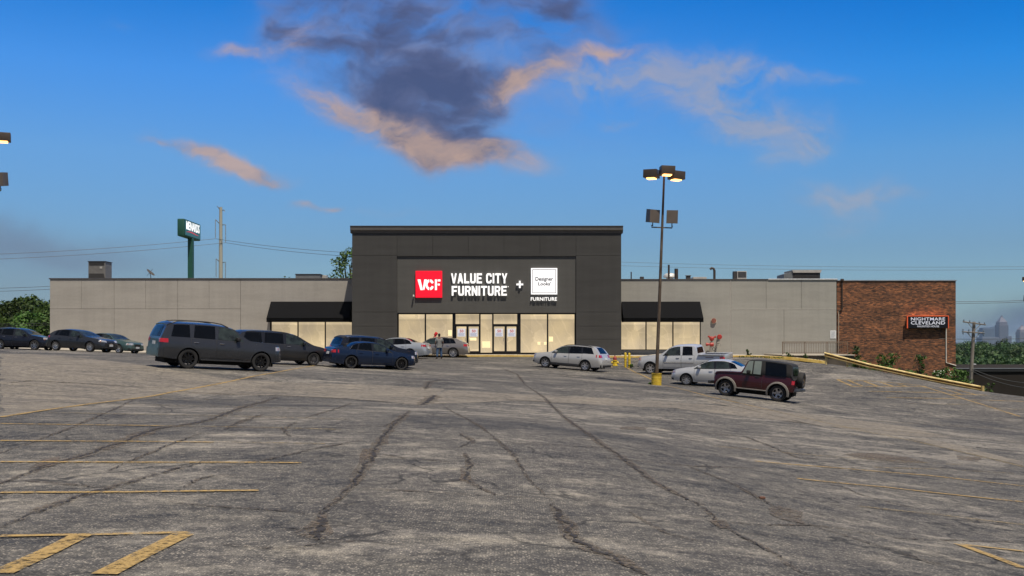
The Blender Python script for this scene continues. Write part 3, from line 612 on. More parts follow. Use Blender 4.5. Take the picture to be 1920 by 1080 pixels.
# sidewalk and kerb
mb = MB(); ks = []
X0, X1 = -40.0, 24.0; nseg = 64
top = []; 
for i in range(nseg+1):
    x_ = X0+(X1-X0)*i/nseg; g = G(x_, 75.8)
    top.append((x_, g))
vs = []; fs = []
for (x_, g) in top:
    zt = g+.13
    vs += [(x_, 76.2, zt), (x_, YW+.04, max(zt, .45))]
for i in range(nseg): fs.append((2*i, 2*i+2, 2*i+3, 2*i+1))
mb.add(vs, fs); tag(mb.build('sidewalk', M_conc, world=False), kind='structure')
mb = MB(); vs = []; fs = []
top_all = top; ml = MB(); tl_ = [t_ for t_ in top if t_[0] <= -15]; top = [t_ for t_ in top if t_[0] >= -15]; nseg = len(top)-1
vl = []
for (x_, g) in tl_: vl += [(x_, 75.83, g-.1), (x_, 75.85, g+.115), (x_, 75.88, g+.134), (x_, 76.21, g+.134)]
ml.add(vl, [(4*i+k_, 4*i+4+k_, 4*i+5+k_, 4*i+1+k_) for i in range(len(tl_)-1) for k_ in range(3)]); tag(ml.build('curb', pm('grey_curb', (.16, .15, .135), .9, bump=.3), world=False, smooth=40), kind='structure')
for (x_, g) in top: vs += [(x_, 75.83, g-.1), (x_, 75.85, g+.115), (x_, 75.88, g+.134), (x_, 76.21, g+.134)]
for i in range(nseg): 
    for k_ in range(3): fs.append((4*i+k_, 4*i+4+k_, 4*i+5+k_, 4*i+1+k_))
mb.add(vs, fs); tag(mb.build('curb', M_cyel, world=False, smooth=40), kind='structure')

# ------------------------------------------------------------------ brick building
def brick_mat():
    m = bpy.data.materials.new('brick_wall'); m.use_nodes = True; t = m.node_tree; t.nodes.clear(); q = N(t)
    b = q.new('ShaderNodeBsdfPrincipled'); o = q.new('ShaderNodeOutputMaterial'); t.links.new(b.outputs[0], o.inputs[0])
    co = q.new('ShaderNodeTexCoord').outputs['Object']; s_ = q.new('ShaderNodeSeparateXYZ'); q.put(s_.inputs[0], co)
    c = q.new('ShaderNodeCombineXYZ'); q.put(c.inputs[0], q.m('ADD', s_.outputs[0], s_.outputs[1])); q.put(c.inputs[1], s_.outputs[2])
    br = q.new('ShaderNodeTexBrick'); q.put(br.inputs['Vector'], c.outputs[0]); br.inputs['Scale'].default_value = 1; br.inputs['Brick Width'].default_value = .24; br.inputs['Row Height'].default_value = .09
    br.inputs['Mortar Size'].default_value = .008; br.inputs['Color1'].default_value = (.245, .112, .052, 1); br.inputs['Color2'].default_value = (.055, .032, .024, 1); br.inputs['Mortar'].default_value = (.075, .062, .052, 1); br.inputs['Bias'].default_value = -.1
    a = q.noise(q.mapping(c.outputs[0], scale=(.35, 1.3, 1)), 1.0, 8, .7); f_ = q.noise(q.mapping(c.outputs[0], scale=(2.6, 10, 1)), 1.0, 5, .75)
    col = q.mix(1.0, br.outputs[0], q.ramp(a, (.36, (.55, .55, .6)), (.62, (1.45, 1.3, 1.2))), 'MULTIPLY')
    col = q.mix(.8, col, q.ramp(f_, (.40, (.38, .38, .45)), (.60, (1.6, 1.45, 1.3))), 'MULTIPLY')
    q.put(b.inputs['Base Color'], col); b.inputs['Roughness'].default_value = .9
    bp = q.new('ShaderNodeBump'); bp.inputs['Strength'].default_value = .5; bp.inputs['Distance'].default_value = .01; q.put(bp.inputs['Height'], q.m('SUBTRACT', 1, br.outputs['Fac'])); t.links.new(bp.outputs[0], b.inputs['Normal'])
    return m
M_brick = brick_mat()
BB = thing('brick_building', 'reddish brown brick building joined to the right end of the grey store', 'building', (wX(1680), YW, -2.5))
xa, xb = wX(1569.5), wX(1792); zt = wZ(527)
mb = MB(); mb.box(xa, xb, YW, YW+.4, -9, zt); mb.box(xb-.4, xb, YW+.401, YW+34, -9, zt); mb.box(xa, xa+.4, YW+.401, YW+34, -9, zt); mb.box(xa+.401, xb-.401, YW+33.6, YW+34, -9, zt); mb.build('wall', M_brick, BB)
mb = MB(); mb.bbox(xa, xb+.06, YW-.06, YW+.45, zt, wZ(525), .02); mb.bbox(xb-.45, xb+.06, YW+.46, YW+34, zt, wZ(525), .02); mb.build('coping', M_metal, BB)
mb = MB(); mb.box(xa+.41, xb-.46, YW+.46, YW+33.5, zt-.5, zt-.3); mb.build('roof', _M['roof_gravel'], BB)
mb = MB(); xd = wX(1578.3); mb.tube([(xd, YW-.08, wZ(523)), (xd, YW-.08, wZ(580)), (xd-.28, YW-.08, wZ(583))], .06, 8); mb.bbox(xd-.12, xd+.12, YW-.2, YW-.001, wZ(527), wZ(523), .02); mb.build('downspout', pm('rusty_dark_metal', (.05, .035, .028), .7, .3), BB, smooth=40)
mb = MB(); xd = wX(1569.6); mb.tube([(xd+.1, YW-.07, wZ(583)), (xd+.1, YW-.07, wZ(668))], .035, 8); mb.build('conduit', pm('weathered_conduit', (.42, .33, .25), .7), BB)
mb = MB(); xc = wX(1773.5); mb.tube([(xc, YW-.05, wZ(616)), (xc, YW-.05, wZ(680)), (xb, YW-.05, wZ(685.5))], .045, 8); mb.build('conduit', pm('pale_conduit', (.62, .60, .56), .6), BB)
# ------------------------------------------------------------------ signs on the tower
def glow(name, col, es, rough=.4): return pm(name, col, rough, 0, .02, emit=col, es=es)
M_white = glow('lit_white_acrylic', (.86, .86, .88), .62); M_red = glow('lit_red_acrylic', (.78, .004, .022), .62); M_wtext = glow('white_letter_face', (.9, .9, .9), .55)
M_ret = pm('sign_return_black', (.02, .02, .02), .5); M_ink = pm('dark_print', (.02, .022, .03), .6)
YP = YT+.10; YS = YP-.17
def boxsign(x0, y0, x1, y1, mat, th=.2, inset=.006):
    mb = MB(); mb.bbox(tX(x0), tX(x1), YS, YP-.003, tZ(y1), tZ(y0), .015, 0); return mb
s = thing('square_sign', 'lit red square sign with white stencil letters VCF on the tower', 'sign', (tX(804), YP, tZ(558)))
boxsign(779.3, 508, 829, 558, M_red).build('sign_box', M_red, s)
mb = MB(); A = lambda px, py: (tX(px), tZ(py))
def pp(poly, y0=YS-.022, y1=YS-.002): mb.prism([A(*p) for p in poly], y0, y1)
pp([(783,524),(788.6,524),(793.2,544),(788.6,544)]); pp([(795.6,524),(801,524),(795.9,543.6),(794.0,543.6),(793.2,540)])
def arc(cx, cy, ro, ri, a0, a1, sx=.72, nn=10):
    o_ = [(cx+sx*ro*math.cos(R(a)), cy-ro*math.sin(R(a))) for a in np.linspace(a0, a1, nn)]; i_ = [(cx+sx*ri*math.cos(R(a)), cy-ri*math.sin(R(a))) for a in np.linspace(a1, a0, nn)]
    pp(o_+i_)
arc(805.6, 534, 10.2, 5.0, 95, 265, .74); arc(806.3, 534, 10.2, 5.0, 22, 85, .74); arc(806.3, 534, 10.2, 5.0, -85, -22, .74)
pp([(815.6,524),(819.4,524),(819.4,544),(815.6,544)]); pp([(820.6,524),(826,524),(826,527.8),(820.6,527.8)]); pp([(820.6,531.8),(824.8,531.8),(824.8,535.4),(820.6,535.4)])
mb.build('lettering', M_wtext, s)
def letters(name, label, txt, x0, y0, x1, y1, off, sp=1.0, cat='sign'):
    s = thing(name, label, cat, (tX((x0+x1)/2), YP, tZ(y1)))
    text_mb(txt, tX(x1)-tX(x0), tZ(y0)-tZ(y1), .16, off, (tX(x0), YP-.003, tZ(y1)), spacing=sp).build('lettering', M_wtext, s); return s
def block_word(mb, word, x0, y0, x1, y1, yf, yb_, conv=A, bold=.27, gap=.16):
    """heavy condensed capitals drawn as stroked prisms on a 1-high grid; coordinates in photo pixels"""
    G_ = {'V': [[(0,0),(.27,0),(.5,.72),(.73,0),(1,0),(.66,1),(.34,1)]], 'A': [[(0,1),(.34,0),(.66,0),(1,1),(.73,1),(.67,.79),(.33,.79),(.27,1)]], 'L': [[(0,0),(.3,0),(.3,.8),(.92,.8),(.92,1),(0,1)]],
          'E': [[(0,0),(.95,0),(.95,.19),(.3,.19),(.3,.4),(.85,.4),(.85,.58),(.3,.58),(.3,.81),(.95,.81),(.95,1),(0,1)]], 'F': [[(0,0),(.95,0),(.95,.19),(.3,.19),(.3,.42),(.85,.42),(.85,.61),(.3,.61),(.3,1),(0,1)]],
          'I': [[(.0,0),(.30,0),(.30,1),(.0,1)]], 'T': [[(0,0),(1,0),(1,.19),(.65,.19),(.65,1),(.35,1),(.35,.19),(0,.19)]], 'Y': [[(0,0),(.29,0),(.5,.38),(.71,0),(1,0),(.65,.6),(.65,1),(.35,1),(.35,.6)]],
          'N': [[(0,0),(.3,0),(.7,.55),(.7,0),(1,0),(1,1),(.7,1),(.3,.45),(.3,1),(0,1)]],
          'U': [[(0,0),(.3,0),(.3,.72),(.38,.81),(.62,.81),(.7,.72),(.7,0),(1,0),(1,.76),(.92,.92),(.75,1),(.25,1),(.08,.92),(0,.76)]],
          'C': [[(1,.34),(.7,.34),(.7,.27),(.62,.18),(.38,.18),(.3,.27),(.3,.73),(.38,.82),(.62,.82),(.7,.73),(.7,.66),(1,.66),(1,.76),(.92,.92),(.75,1),(.25,1),(.08,.92),(0,.76),(0,.24),(.08,.08),(.25,0),(.75,0),(.92,.08),(1,.24)]],
          'R': [[(0,0),(.72,0),(.92,.08),(1,.2),(1,.38),(.9,.5),(.78,.56),(1,1),(.7,1),(.52,.6),(.3,.6),(.3,.42),(.62,.42),(.7,.36),(.7,.25),(.62,.19),(.3,.19),(.3,1),(0,1)]]}
    wd = {'I': .30, ' ': .42, 'L': .92, 'E': .95, 'F': .95}
    tot = sum(wd.get(c, 1) for c in word)+gap*(len(word)-1); k_ = (x1-x0)/tot; x = x0
    for c in word:
        for poly in G_.get(c, []): mb.prism([conv(x+p[0]*k_, y0+p[1]*(y1-y0)) for p in poly], yf, yb_)
        x += (wd.get(c, 1)+gap)*k_
s = thing('store_name_sign', 'white raised capitals VALUE CITY over FURNITURE on the charcoal tower', 'sign', (tX(898), YP, tZ(554.5)))
for (w_, y0, y1, x0, x1) in (('VALUE CITY', 512.5, 531.3, 845.8, 951.2), ('FURNITURE', 536.2, 554.3, 847, 950.3)):
    mb = MB(); block_word(mb, w_, x0, y0, x1, y1, YS, YP-.003); mb.build('lettering', M_wtext, s)
mb = MB(); mb.lathe([(.0, 0), (.035, 0), (.035, .1), (0, .1)], 10, 'y', (tX(952.8), YS+.08, tZ(537.5))); mb.build('trademark_dot', M_wtext, s)
s = thing('plus_sign', 'white raised plus symbol between the two store names', 'sign', (tX(974.5), YP, tZ(540)))
mb = MB(); mb.prism([A(*p) for p in [(973,526.6),(976.2,526.6),(976.2,531.7),(981,531.7),(981,534.9),(976.2,534.9),(976.2,540),(973,540),(973,534.9),(968.2,534.9),(968.2,531.7),(973,531.7)]], YS, YP-.003); mb.build('plus_shape', M_wtext, s)
s = thing('framed_square_sign', 'lit white square sign with thin dark border reading Designer Looks', 'sign', (tX(1020), YP, tZ(552)))
boxsign(995.6, 502.8, 1044.8, 552, M_white).build('sign_box', M_white, s)
mb = MB()
for (a, b, c, d) in ((998.2, 505.2, 1042.2, 506.1), (998.2, 548.6, 1042.2, 549.5), (998.2, 506.1, 999.1, 548.6), (1041.3, 506.1, 1042.2, 548.6)): mb.box(tX(a), tX(c), YS-.006, YS-.001, tZ(d), tZ(b))
mb.build('border', M_ink, s)
mb = text_mb('Designer', tX(1037.2)-tX(1003.8), tZ(519.5)-tZ(528.6), .004, .022, (tX(1003.8), YS-.002, tZ(528.6))); mb.build('lettering', M_ink, s); mb = MB()
text_mb("Looks'", tX(1033)-tX(1009), tZ(528.8)-tZ(535.4), .004, .022, (tX(1009), YS-.002, tZ(535.4)), mb=mb); mb.build('lettering', M_ink, s)
letters('small_letter_sign', 'small white capitals FURNITURE beneath the white square sign', 'FURNITURE', 995.2, 557.3, 1044.2, 564, .010, 1.05)
c_ = thing('security_camera', 'small white wall camera left of the red square sign', 'camera', (tX(775.8), YP, tZ(557)))
mb = MB(); mb.bbox(tX(774.6), tX(777), YP-.34, YP-.1, tZ(556.5), tZ(553), .02); mb.build('housing', pm('white_plastic', (.7,.7,.68), .4), c_)
mb = MB(); mb.tube([(tX(776), YP-.12, tZ(556)), (tX(775.6), YP-.02, tZ(559))], .025, 6); mb.build('bracket', M_ret, c_)
# posters on the doors
M_post = pm('poster_paper', (.50, .52, .58), .6, emit=(.62, .62, .68), es=.32); M_pr = pm('red_print', (.6, .10, .09), .6); M_pb = pm('blue_print', (.30, .36, .58), .6); M_py = pm('notice_paper', (.80, .70, .42), .6, emit=(.85, .68, .38), es=.5)  # faint emission put into the poster and notice paper to brighten it
for i, (x0, x1, lab) in enumerate(((857.4, 872.4, 'left leaf of the left entrance door'), (880, 895.4, 'right leaf of the left entrance door'), (928, 943.2, 'left leaf of the right entrance door'), (951.6, 966.7, 'right leaf of the right entrance door'))):
    s = thing('sale_poster', 'white printed sale poster taped inside the '+lab, 'poster', (tX((x0+x1)/2), YG-.04, tZ(631)), 'sale posters on the entrance doors')
    yy = YG-.012
    mb = MB(); mb.box(tX(x0), tX(x1), yy-.004, yy, tZ(631), tZ(616)); mb.build('sheet', M_post, s)
    mb = text_mb('50', .30, .22, .003, .02, (tX((x0+x1)/2)-.14, yy-.005, tZ(623.2))); mb.build('print', M_pr, s)
    mb = MB(); 
    for k_ in range(3): mb.box(tX(x0)+.08, tX(x1)-.08-.05*(k_ % 2), yy-.007, yy-.005, tZ(625.6+k_*1.8), tZ(624.8+k_*1.8))
    mb.build('print', M_pb, s)
for (x0, y0, x1, y1, lab) in ((839.6, 618.7, 846.8, 629.8, 'pale yellow notice in the window left of the doors'), (1029.5, 631, 1037.2, 640.5, 'pale yellow notice low in the far right shop window'), (1008, 641, 1013.5, 646.5, 'small square notice, left one in the window right of the doors'), (1020, 641, 1025.5, 646.5, 'small square notice, right one in the window right of the doors'), (879, 633, 893, 638.5, 'wide pale notice under the poster on the left door'), (904, 640, 919, 652, 'large pale sheet low in the narrow middle window')):
    mb = MB(); yy = YG+.02; mb.box(tX(x0), tX(x1), yy-.004 if x0 != 879 else yy-.035, yy if x0 != 879 else yy-.03, tZ(y1), tZ(y0)); mb.build('paper_notice', M_py, tagv=(lab, 'notice'))

# ------------------------------------------------------------------ haunted-house sign
YN = YW-.36
s = thing('lightbox_sign', 'black lightbox sign NIGHTMARE CLEVELAND with orange lit edge on brick wall', 'sign', (wX(1736), YW, wZ(615.5)))
mb = MB(); mb.bbox(wX(1699), wX(1774), YN, YW-.003, wZ(615.3), wZ(593.5), .02); mb.build('sign_box', pm('black_gloss_panel', (.006, .006, .010), .3), s)
M_tube = glow('orange_led_strip', (.62, .10, .035), .35)
mb = MB(); mb.bbox(wX(1697.2), wX(1775.3), YN-.05, YN+.05, wZ(593.4), wZ(592), .01); mb.bbox(wX(1697.2), wX(1698.8), YN-.05, YN+.05, wZ(615.8), wZ(593.45), .01); mb.bbox(wX(1774.1), wX(1775.3), YN-.05, YN+.05, wZ(615.8), wZ(593.45), .01); mb.build('lit_edge', M_tube, s)
M_nt = glow('lit_grey_letters', (.60, .62, .72), .3)
for txt, x0, y0, x1, y1, off, sp in (('NIGHTMARE', 1704.7, 595.3, 1768.4, 601.2, .012, 1.06), ('CLEVELAND', 1704.7, 602.4, 1768.4, 608.6, .012, 1.06), ('HAUNTED HOUSE', 1716.7, 610.2, 1757.2, 613.6, .008, 1.1)):
    text_mb(txt, wX(x1)-wX(x0), wZ(y0)-wZ(y1), .01, off, (wX(x0), YN-.002, wZ(y1)), spacing=sp).build('lettering', M_nt, s)
la = bpy.data.lights.new('sign_lamp', 'AREA'); la.shape = 'RECTANGLE'; la.size = 3.0; la.size_y = .08; la.energy = 7; la.color = (1, .34, .16)
lo = bpy.data.objects.new('sign_lamp', la); C.objects.link(lo); lo.parent = s; lo.location = (0, -.30, wZ(591)-wZ(615.5)); lo.rotation_euler = (R(180-48), 0, 0)

# ------------------------------------------------------------------ items on walls and ground by the store
M_rust = pm('faded_red_paint', (.33, .028, .022), .5, var=.3, scale=12); M_gal = pm('galvanised_pipe', (.33, .31, .28), .55, .6, .2)
def fX(px, Z): return (px-960)/F*Z
def fZ(py, Z): return EYE-(py-HOR)/F*Z
s = thing('alarm_gong', 'round red water alarm gong with pale rim high on grey wall', 'alarm gong', (wX(1338), YW, wZ(606)))
mb = MB(); mb.lathe([(.10, 0), (.20, 0), (.21, -.05), (.19, -.09), (.0, -.10)], 20, 'y', (wX(1337.8), YW-.07, wZ(601.4))); mb.build('gong', pm('rusty_gong', (.22, .075, .05), .6, var=.3), s, smooth=40)
mb = MB(); mb.lathe([(.0, 0), (.235, 0), (.235, -.06), (.0, -.06)], 20, 'y', (wX(1338), YW-.004, wZ(602.2))); mb.build('back_plate', pm('cream_rim', (.62, .55, .45), .6), s)
Zs = 82.4; q_ = lambda px, py: (fX(px, Zs), Zs, fZ(py, Zs))
s = thing('standpipe', 'grey standpipe with red fire hose inlets standing behind the pickup bed', 'standpipe', q_(1332, 664))
mb = MB(); mb.tube([q_(1331.5, 665), q_(1334.2, 641)], .11, 12); mb.tube([q_(1334.2, 641), q_(1334.6, 636)], .07, 10); mb.build('pipe', M_gal, s, smooth=40)
mb = MB(); mb.lathe([(.0,-.20),(.12,-.18),(.20,-.05),(.20,.08),(.12,.17),(.0,.19)], 14, 'z', q_(1334.4, 635)); 
mb.tube([q_(1334.4, 634.5), q_(1340.5, 632)], [.09, .06], 10); mb.tube([q_(1334.4, 634.5), q_(1329.5, 631.5)], [.09, .06], 10); mb.tube([q_(1340.2, 632.2), q_(1342.4, 630.8)], .09, 8); mb.tube([q_(1329.4, 631.7), q_(1328, 630)], .09, 8); mb.build('inlet_head', M_rust, s, smooth=50)
mb = MB(); mb.lathe([(.0,-.17),(.16,-.15),(.19,0),(.16,.15),(.0,.17)], 14, 'x', q_(1334.4, 646)); mb.tube([q_(1334, 646), q_(1326, 645.8)], .09, 10); mb.tube([q_(1327, 645.8), q_(1323.6, 645.8)], .13, 10); mb.build('valve_body', M_rust, s, smooth=50)
mb = MB(); ring = [Vector(q_(1338, 654.5))+Vector((.11*math.cos(a), -.1, .13*math.sin(a))) for a in np.linspace(0, 6.28, 13)]; mb.tube(ring, .02, 5, False); mb.build('chain_ring', M_frame, s)
s = thing('wall_hydrant', 'round red valve cap above a grey handwheel on the grey wall', 'valve', q_(1348, 652))
mb = MB(); mb.lathe([(.0,-.16),(.17,-.15),(.205,-.08),(.205,.02),(.0,.10)], 18, 'y', q_(1349, 631.6)); mb.build('cap', M_rust, s, smooth=50)
mb = MB(); mb.tube([q_(1349, 634), q_(1346.5, 645)], .085, 10); mb.tube([q_(1349, 632), Vector(q_(1349, 632))+Vector((0, .6, 0))], .08, 8); mb.build('pipe', M_gal, s, smooth=40)
mb = MB(); c0 = Vector(q_(1346, 646.8))+Vector((0, -.15, 0)); mb.tube([c0+Vector((.19*math.cos(a), 0, .19*math.sin(a))) for a in np.linspace(0, 6.2832, 21)], .022, 6, False)
for a in np.linspace(0, 6.2832, 6)[:-1]: mb.tube([c0, c0+Vector((.19*math.cos(a+.3), 0, .19*math.sin(a+.3)))], .014, 5)
mb.build('handwheel', M_gal, s, smooth=40)
s = thing('notice_board', 'small white text notice on the grey wall beside the brick', 'sign', (wX(1562), YW, wZ(634.6)))
mb = MB(); mb.box(wX(1556.6), wX(1567.4), YW-.03, YW-.014, wZ(634.6), wZ(619.6)); mb.build('plate', pm('white_sign_plate', (.68, .70, .72), .5), s)
mb = MB()
for k_ in range(6): mb.box(wX(1557.8), wX(1566-(k_*7) % 3*.8), YW-.034, YW-.0305, wZ(622.6+k_*2), wZ(621.6+k_*2))
mb.build('print', pm('grey_print', (.35, .38, .42), .6), s)
mb = MB(); mb.bbox(wX(652.5), wX(656.5), YW-.12, YW-.003, wZ(534), wZ(530), .02); mb.build('wall_box', pm('grey_box', (.26, .25, .24), .6), tagv=('small grey utility box under the roof edge beside the tower', 'box'))

# ramp platform, railing
M_retw = pm('stained_concrete', (.075, .062, .05), .95, var=.4, scale=.8, bump=.4)
mb = MB(); x0, x1 = fX(1466, 77.6), fX(1600, 77.6)
mb.box(x0, x1, 77.45, YW-.07, -3.5, .47); tag(mb.build('retaining_wall', M_retw), 'low stained concrete retaining wall under the brown railing', 'retaining wall')
mb = MB(); mb.bbox(x0-.05, x1+.05, 77.35, YW-.07, .475, .57, .02); tag(mb.build('landing', M_conc), kind='structure')
M_rail = pm('brown_railing_paint', (.17, .12, .085), .7, .2, .25, 6)
YR = 77.6; s = thing('railing', 'brown metal picket railing on the concrete landing by the brick corner', 'railing', (fX(1528, YR), YR, .57))
rX = lambda px: fX(px, YR); rz0, rz1 = .57, 1.53
for py in (.12, .90):
    mb = MB(); mb.box(rX(1467), rX(1590), YR-.02, YR+.02, rz0+py-.02, rz0+py+.02); mb.build('rail', M_rail, s)
mb = MB(); mb.bbox(rX(1466.4), rX(1590.6), YR-.03, YR+.03, rz1, rz1+.05, .01); mb.build('top_rail', M_rail, s)
pk = None
for i in range(39):
    px = 1467.6+i*(1589-1467.6)/38
    if i in (0, 13, 26, 38): mb = MB(); mb.box(rX(px)-.03, rX(px)+.03, YR-.031, YR+.031, rz0, rz1); mb.build('post', M_rail, s); continue
    if pk is None: mb = MB(); mb.box(rX(px)-.012, rX(px)+.012, YR-.012, YR+.012, rz0+.141, rz0+.879); pk = mb.build('picket', M_rail, s); pk['px'] = px; p0 = px; del pk['px']
    else: o = pk.copy(); o.location.x += rX(px)-rX(p0); C.objects.link(o)

# guard rail down the slope
M_gr = pm('guardrail_yellow', (.50, .36, .115), .6, .1, .25, 2.5, col2=(.62, .50, .24)); M_grv = pm('guardrail_valley', (.20, .10, .018), .8, .1, .4, 4)
gp = [Vector((fX(px, Z), Z, fZ(py, Z))) for px, py, Z in ((1546, 664.5, 64.5), (1632, 686.5, 63), (1740, 709.5, 61.2), (1843, 729, 59.5))]
s = thing('guardrail', 'yellow corrugated guardrail sloping down beside the brick building', 'guardrail', (gp[0].x, gp[0].y, gp[0].z-.6))
prof = [(-.155, 0), (-.145, -.03), (-.10, -.075), (-.055, -.075), (-.02, -.01), (.02, -.01), (.055, -.075), (.10, -.075), (.145, -.03), (.155, 0)]
mb = MB()
for a, b in zip(gp, gp[1:]):
    d = (b-a); d.z = 0; d.normalize(); nn_ = Vector((-d.y, d.x, 0)); 
    va = [a-nn_*(-q[1])+Vector((0, 0, q[0])) for q in prof]; vb = [b-nn_*(-q[1])+Vector((0, 0, q[0])) for q in prof]
    o_ = len(prof)
    mb.add(va+vb, [(i, i+1, o_+i+1, o_+i) for i in range(3)]+[(i, i+1, o_+i+1, o_+i) for i in range(6, o_-1)], 0); mb.add(va+vb, [(i, i+1, o_+i+1, o_+i) for i in range(3, 6)], 1)
    mb.add([p+nn_*.004 for p in va]+[p+nn_*.004 for p in vb], [(i, i+1, o_+i+1, o_+i) for i in range(o_-1)], 0)
mb.build('beam', [M_gr, M_grv], s)
def along(t):
    t *= 3; i = min(int(t), 2); return gp[i].lerp(gp[i+1], t-i)
for t in (.015, .17, .333, .5, .667, .83, .985):
    p = along(t); mb = MB(); mb.bbox(p.x-.06, p.x+.06, p.y+.01, p.y+.13, min(G(p.x, p.y)-.3, p.z-.7), p.z+.12, .01); mb.build('post', M_gr, s)
mb = MB(); e = gp[-1]; mb.tube([e+Vector((-.02, 0, -.17)), e+Vector((-.02, 0, .17))], .10, 10); mb.build('end_cap', M_gr, s)

# ------------------------------------------------------------------ hydrant, bollards, lamps
M_hy = pm('hydrant_yellow', (.56, .40, .02), .55, var=.2, scale=8); M_hr = pm('hydrant_red', (.25, .035, .03), .6, var=.3, scale=9)
h = Vector((fX(1153, 69.5), 69.5, 0)); h.z = G(h.x, h.y)
s = thing('fire_hydrant', 'fire hydrant with red top and yellow base on the asphalt', 'fire hydrant', h)
mb = MB(); mb.lathe([(.0,0),(.20,0),(.20,.05),(.15,.07),(.14,.34),(.17,.35),(.17,.39),(.13,.40)], 16, 'z', h); 
mb.build('barrel', M_hy, s, smooth=40)
for sg in (-1, 1):
    mb = MB(); mb.tube([h+Vector((sg*.10, 0, .24)), h+Vector((sg*.23, 0, .22))], [.09, .08], 10); mb.tube([h+Vector((sg*.23, 0, .22)), h+Vector((sg*.26, 0, .22))], .055, 8); mb.build('outlet_cap', M_hy, s, smooth=40)
mb = MB(); mb.lathe([(.13,.40),(.135,.52),(.12,.58),(.07,.65),(.035,.67),(.035,.73),(.0,.73)], 16, 'z', h); mb.build('bonnet', M_hr, s, smooth=50)
for i, px in enumerate((1172.7, 1180)):
    Z_ = 68.4-i*.25; b_ = Vector((fX(px, Z_), Z_, 0)); b_.z = G(b_.x, b_.y)
    s = thing('bollard', ('left' if i == 0 else 'right')+' one of the two yellow steel bollards beside the hydrant', 'bollard', b_, 'yellow bollards by the hydrant')
    mb = MB(); mb.lathe([(.0,-.2),(.085,-.2),(.085,.94),(.075,.985),(.04,1.01),(.0,1.02)], 16, 'z', b_); mb.build('post', M_hy, s, smooth=45)
    mb = MB(); mb.lathe([(.088,.50),(.09,.52),(.09,.56),(.088,.58)], 16, 'z', b_); mb.build('band', pm('worn_yellow', (.42, .28, .02), .7), s)
M_pole = pm('rusty_brown_steel', (.085, .055, .038), .75, .3, .45, 2.2, stretch=(3, 3, 1), col2=(.15, .115, .085), bump=.3); M_head = pm('bronze_housing', (.075, .055, .042), .45, .3, .2, 2)
M_headf = pm('bronze_flood_housing', (.12, .10, .085), .5, .2, .2, 2)
M_lens = pm('lit_lamp_lens', (1, .75, .4), .3, emit=(1.0, .44, .12), es=4.5); M_drum = pm('drum_yellow', (.55, .36, .015), .6, var=.25, scale=5, bump=.3, col2=(.62, .45, .04)); M_glassd = pm('dark_flood_glass', (.02, .02, .025), .1)
def lamp(px, Z, H, lean, label, base=None, light=True):
    b = Vector((fX(px, Z), Z, 0)); b.z = G(b.x, b.y) if base is None else base
    s = thing('parking_lot_lamp', label, 'street lamp', b, 'parking lot floodlight poles'); s.rotation_euler = (0, R(lean), 0)
    L = lambda mb, name, mat, par=None, **k_: mb.build(name, mat, par or s, world=False, **k_)
    mb = MB(); mb.tube([(0,0,-.4), (0,0,H*.45), (0,0,H)], [.095, .08, .052], 14); L(mb, 'pole', M_pole, smooth=40)
    mb = MB(); mb.lathe([(.0,-.3),(.265,-.3),(.265,.19),(.275,.20),(.265,.21),(.265,.39),(.275,.40),(.265,.41),(.265,.60),(.275,.615),(.25,.62),(.0,.60)], 24); L(mb, 'drum_base', M_drum, smooth=40)
    heads = [(-1.0, -.02, .0, -28), (.10, -.55, .12, 4), (.98, .05, -.02, 24)]
    for (x_, y_, z_, an) in heads:
        M_ = Matrix.Translation((x_*.66, y_, H+z_)) @ Matrix.Rotation(R(an), 4, 'Z')
        mb = MB(); mb.bbox(-.36, .36, -.30, .30, -.20, .22, .02, mat=M_); hd = L(mb, 'lamp_head', M_head, smooth=30)
        mb = MB(); mb.tube([(0, 0, H-.05+z_*.5), (x_*.4, y_*.6, H-.02+z_)], .035, 8); L(mb, 'arm', M_pole, hd)
        mb = MB(); mb.bbox(-.22, .22, -.19, .19, -.26, -.202, .02, mat=M_); L(mb, 'lens', M_lens, hd)
    zb_ = H-2.75
    mb = MB(); mb.tube([(-.55,0,zb_+.12), (-.55,0,zb_), (.52,0,zb_), (.52,0,zb_+.12)], .032, 8); L(mb, 'crossbar', M_pole, smooth=40)
    for sg, an in ((-1, 22), (1, -10)):
        M_ = Matrix.Translation((sg*.50, 0, zb_+.58)) @ Matrix.Rotation(R(an), 4, 'Z') @ Matrix.Rotation(R(8), 4, 'X')
        mb = MB(); mb.prism([(-.24,-.34), (.20,-.34), (.24,.34), (-.16,.34)], -.29, .29, 'x', mat=M_); fl = L(mb, 'flood_light', M_headf)
        mb = MB(); mb.box(-.25, .25, .241, .245, -.28, .28, mat=M_ ); L(mb, 'glass', M_glassd, fl)
        mb = MB(); mb.tube([(sg*.5, 0, zb_+.05), (sg*.5, 0, zb_+.27)], .025, 6); L(mb, 'knuckle', M_frame, fl)
    return s
lamp(1230.5, 51.8, 10.95, 2.15, 'tall brown lamp pole in yellow drum base between bollards and pickup')
lamp(-12, 51.0, 11.05, -1.0, 'brown lamp heads cut off by the left edge of the picture')
lamp(1934, 112.0, 16.2, 0, 'small distant lamp head at the far right edge', base=-7.6)
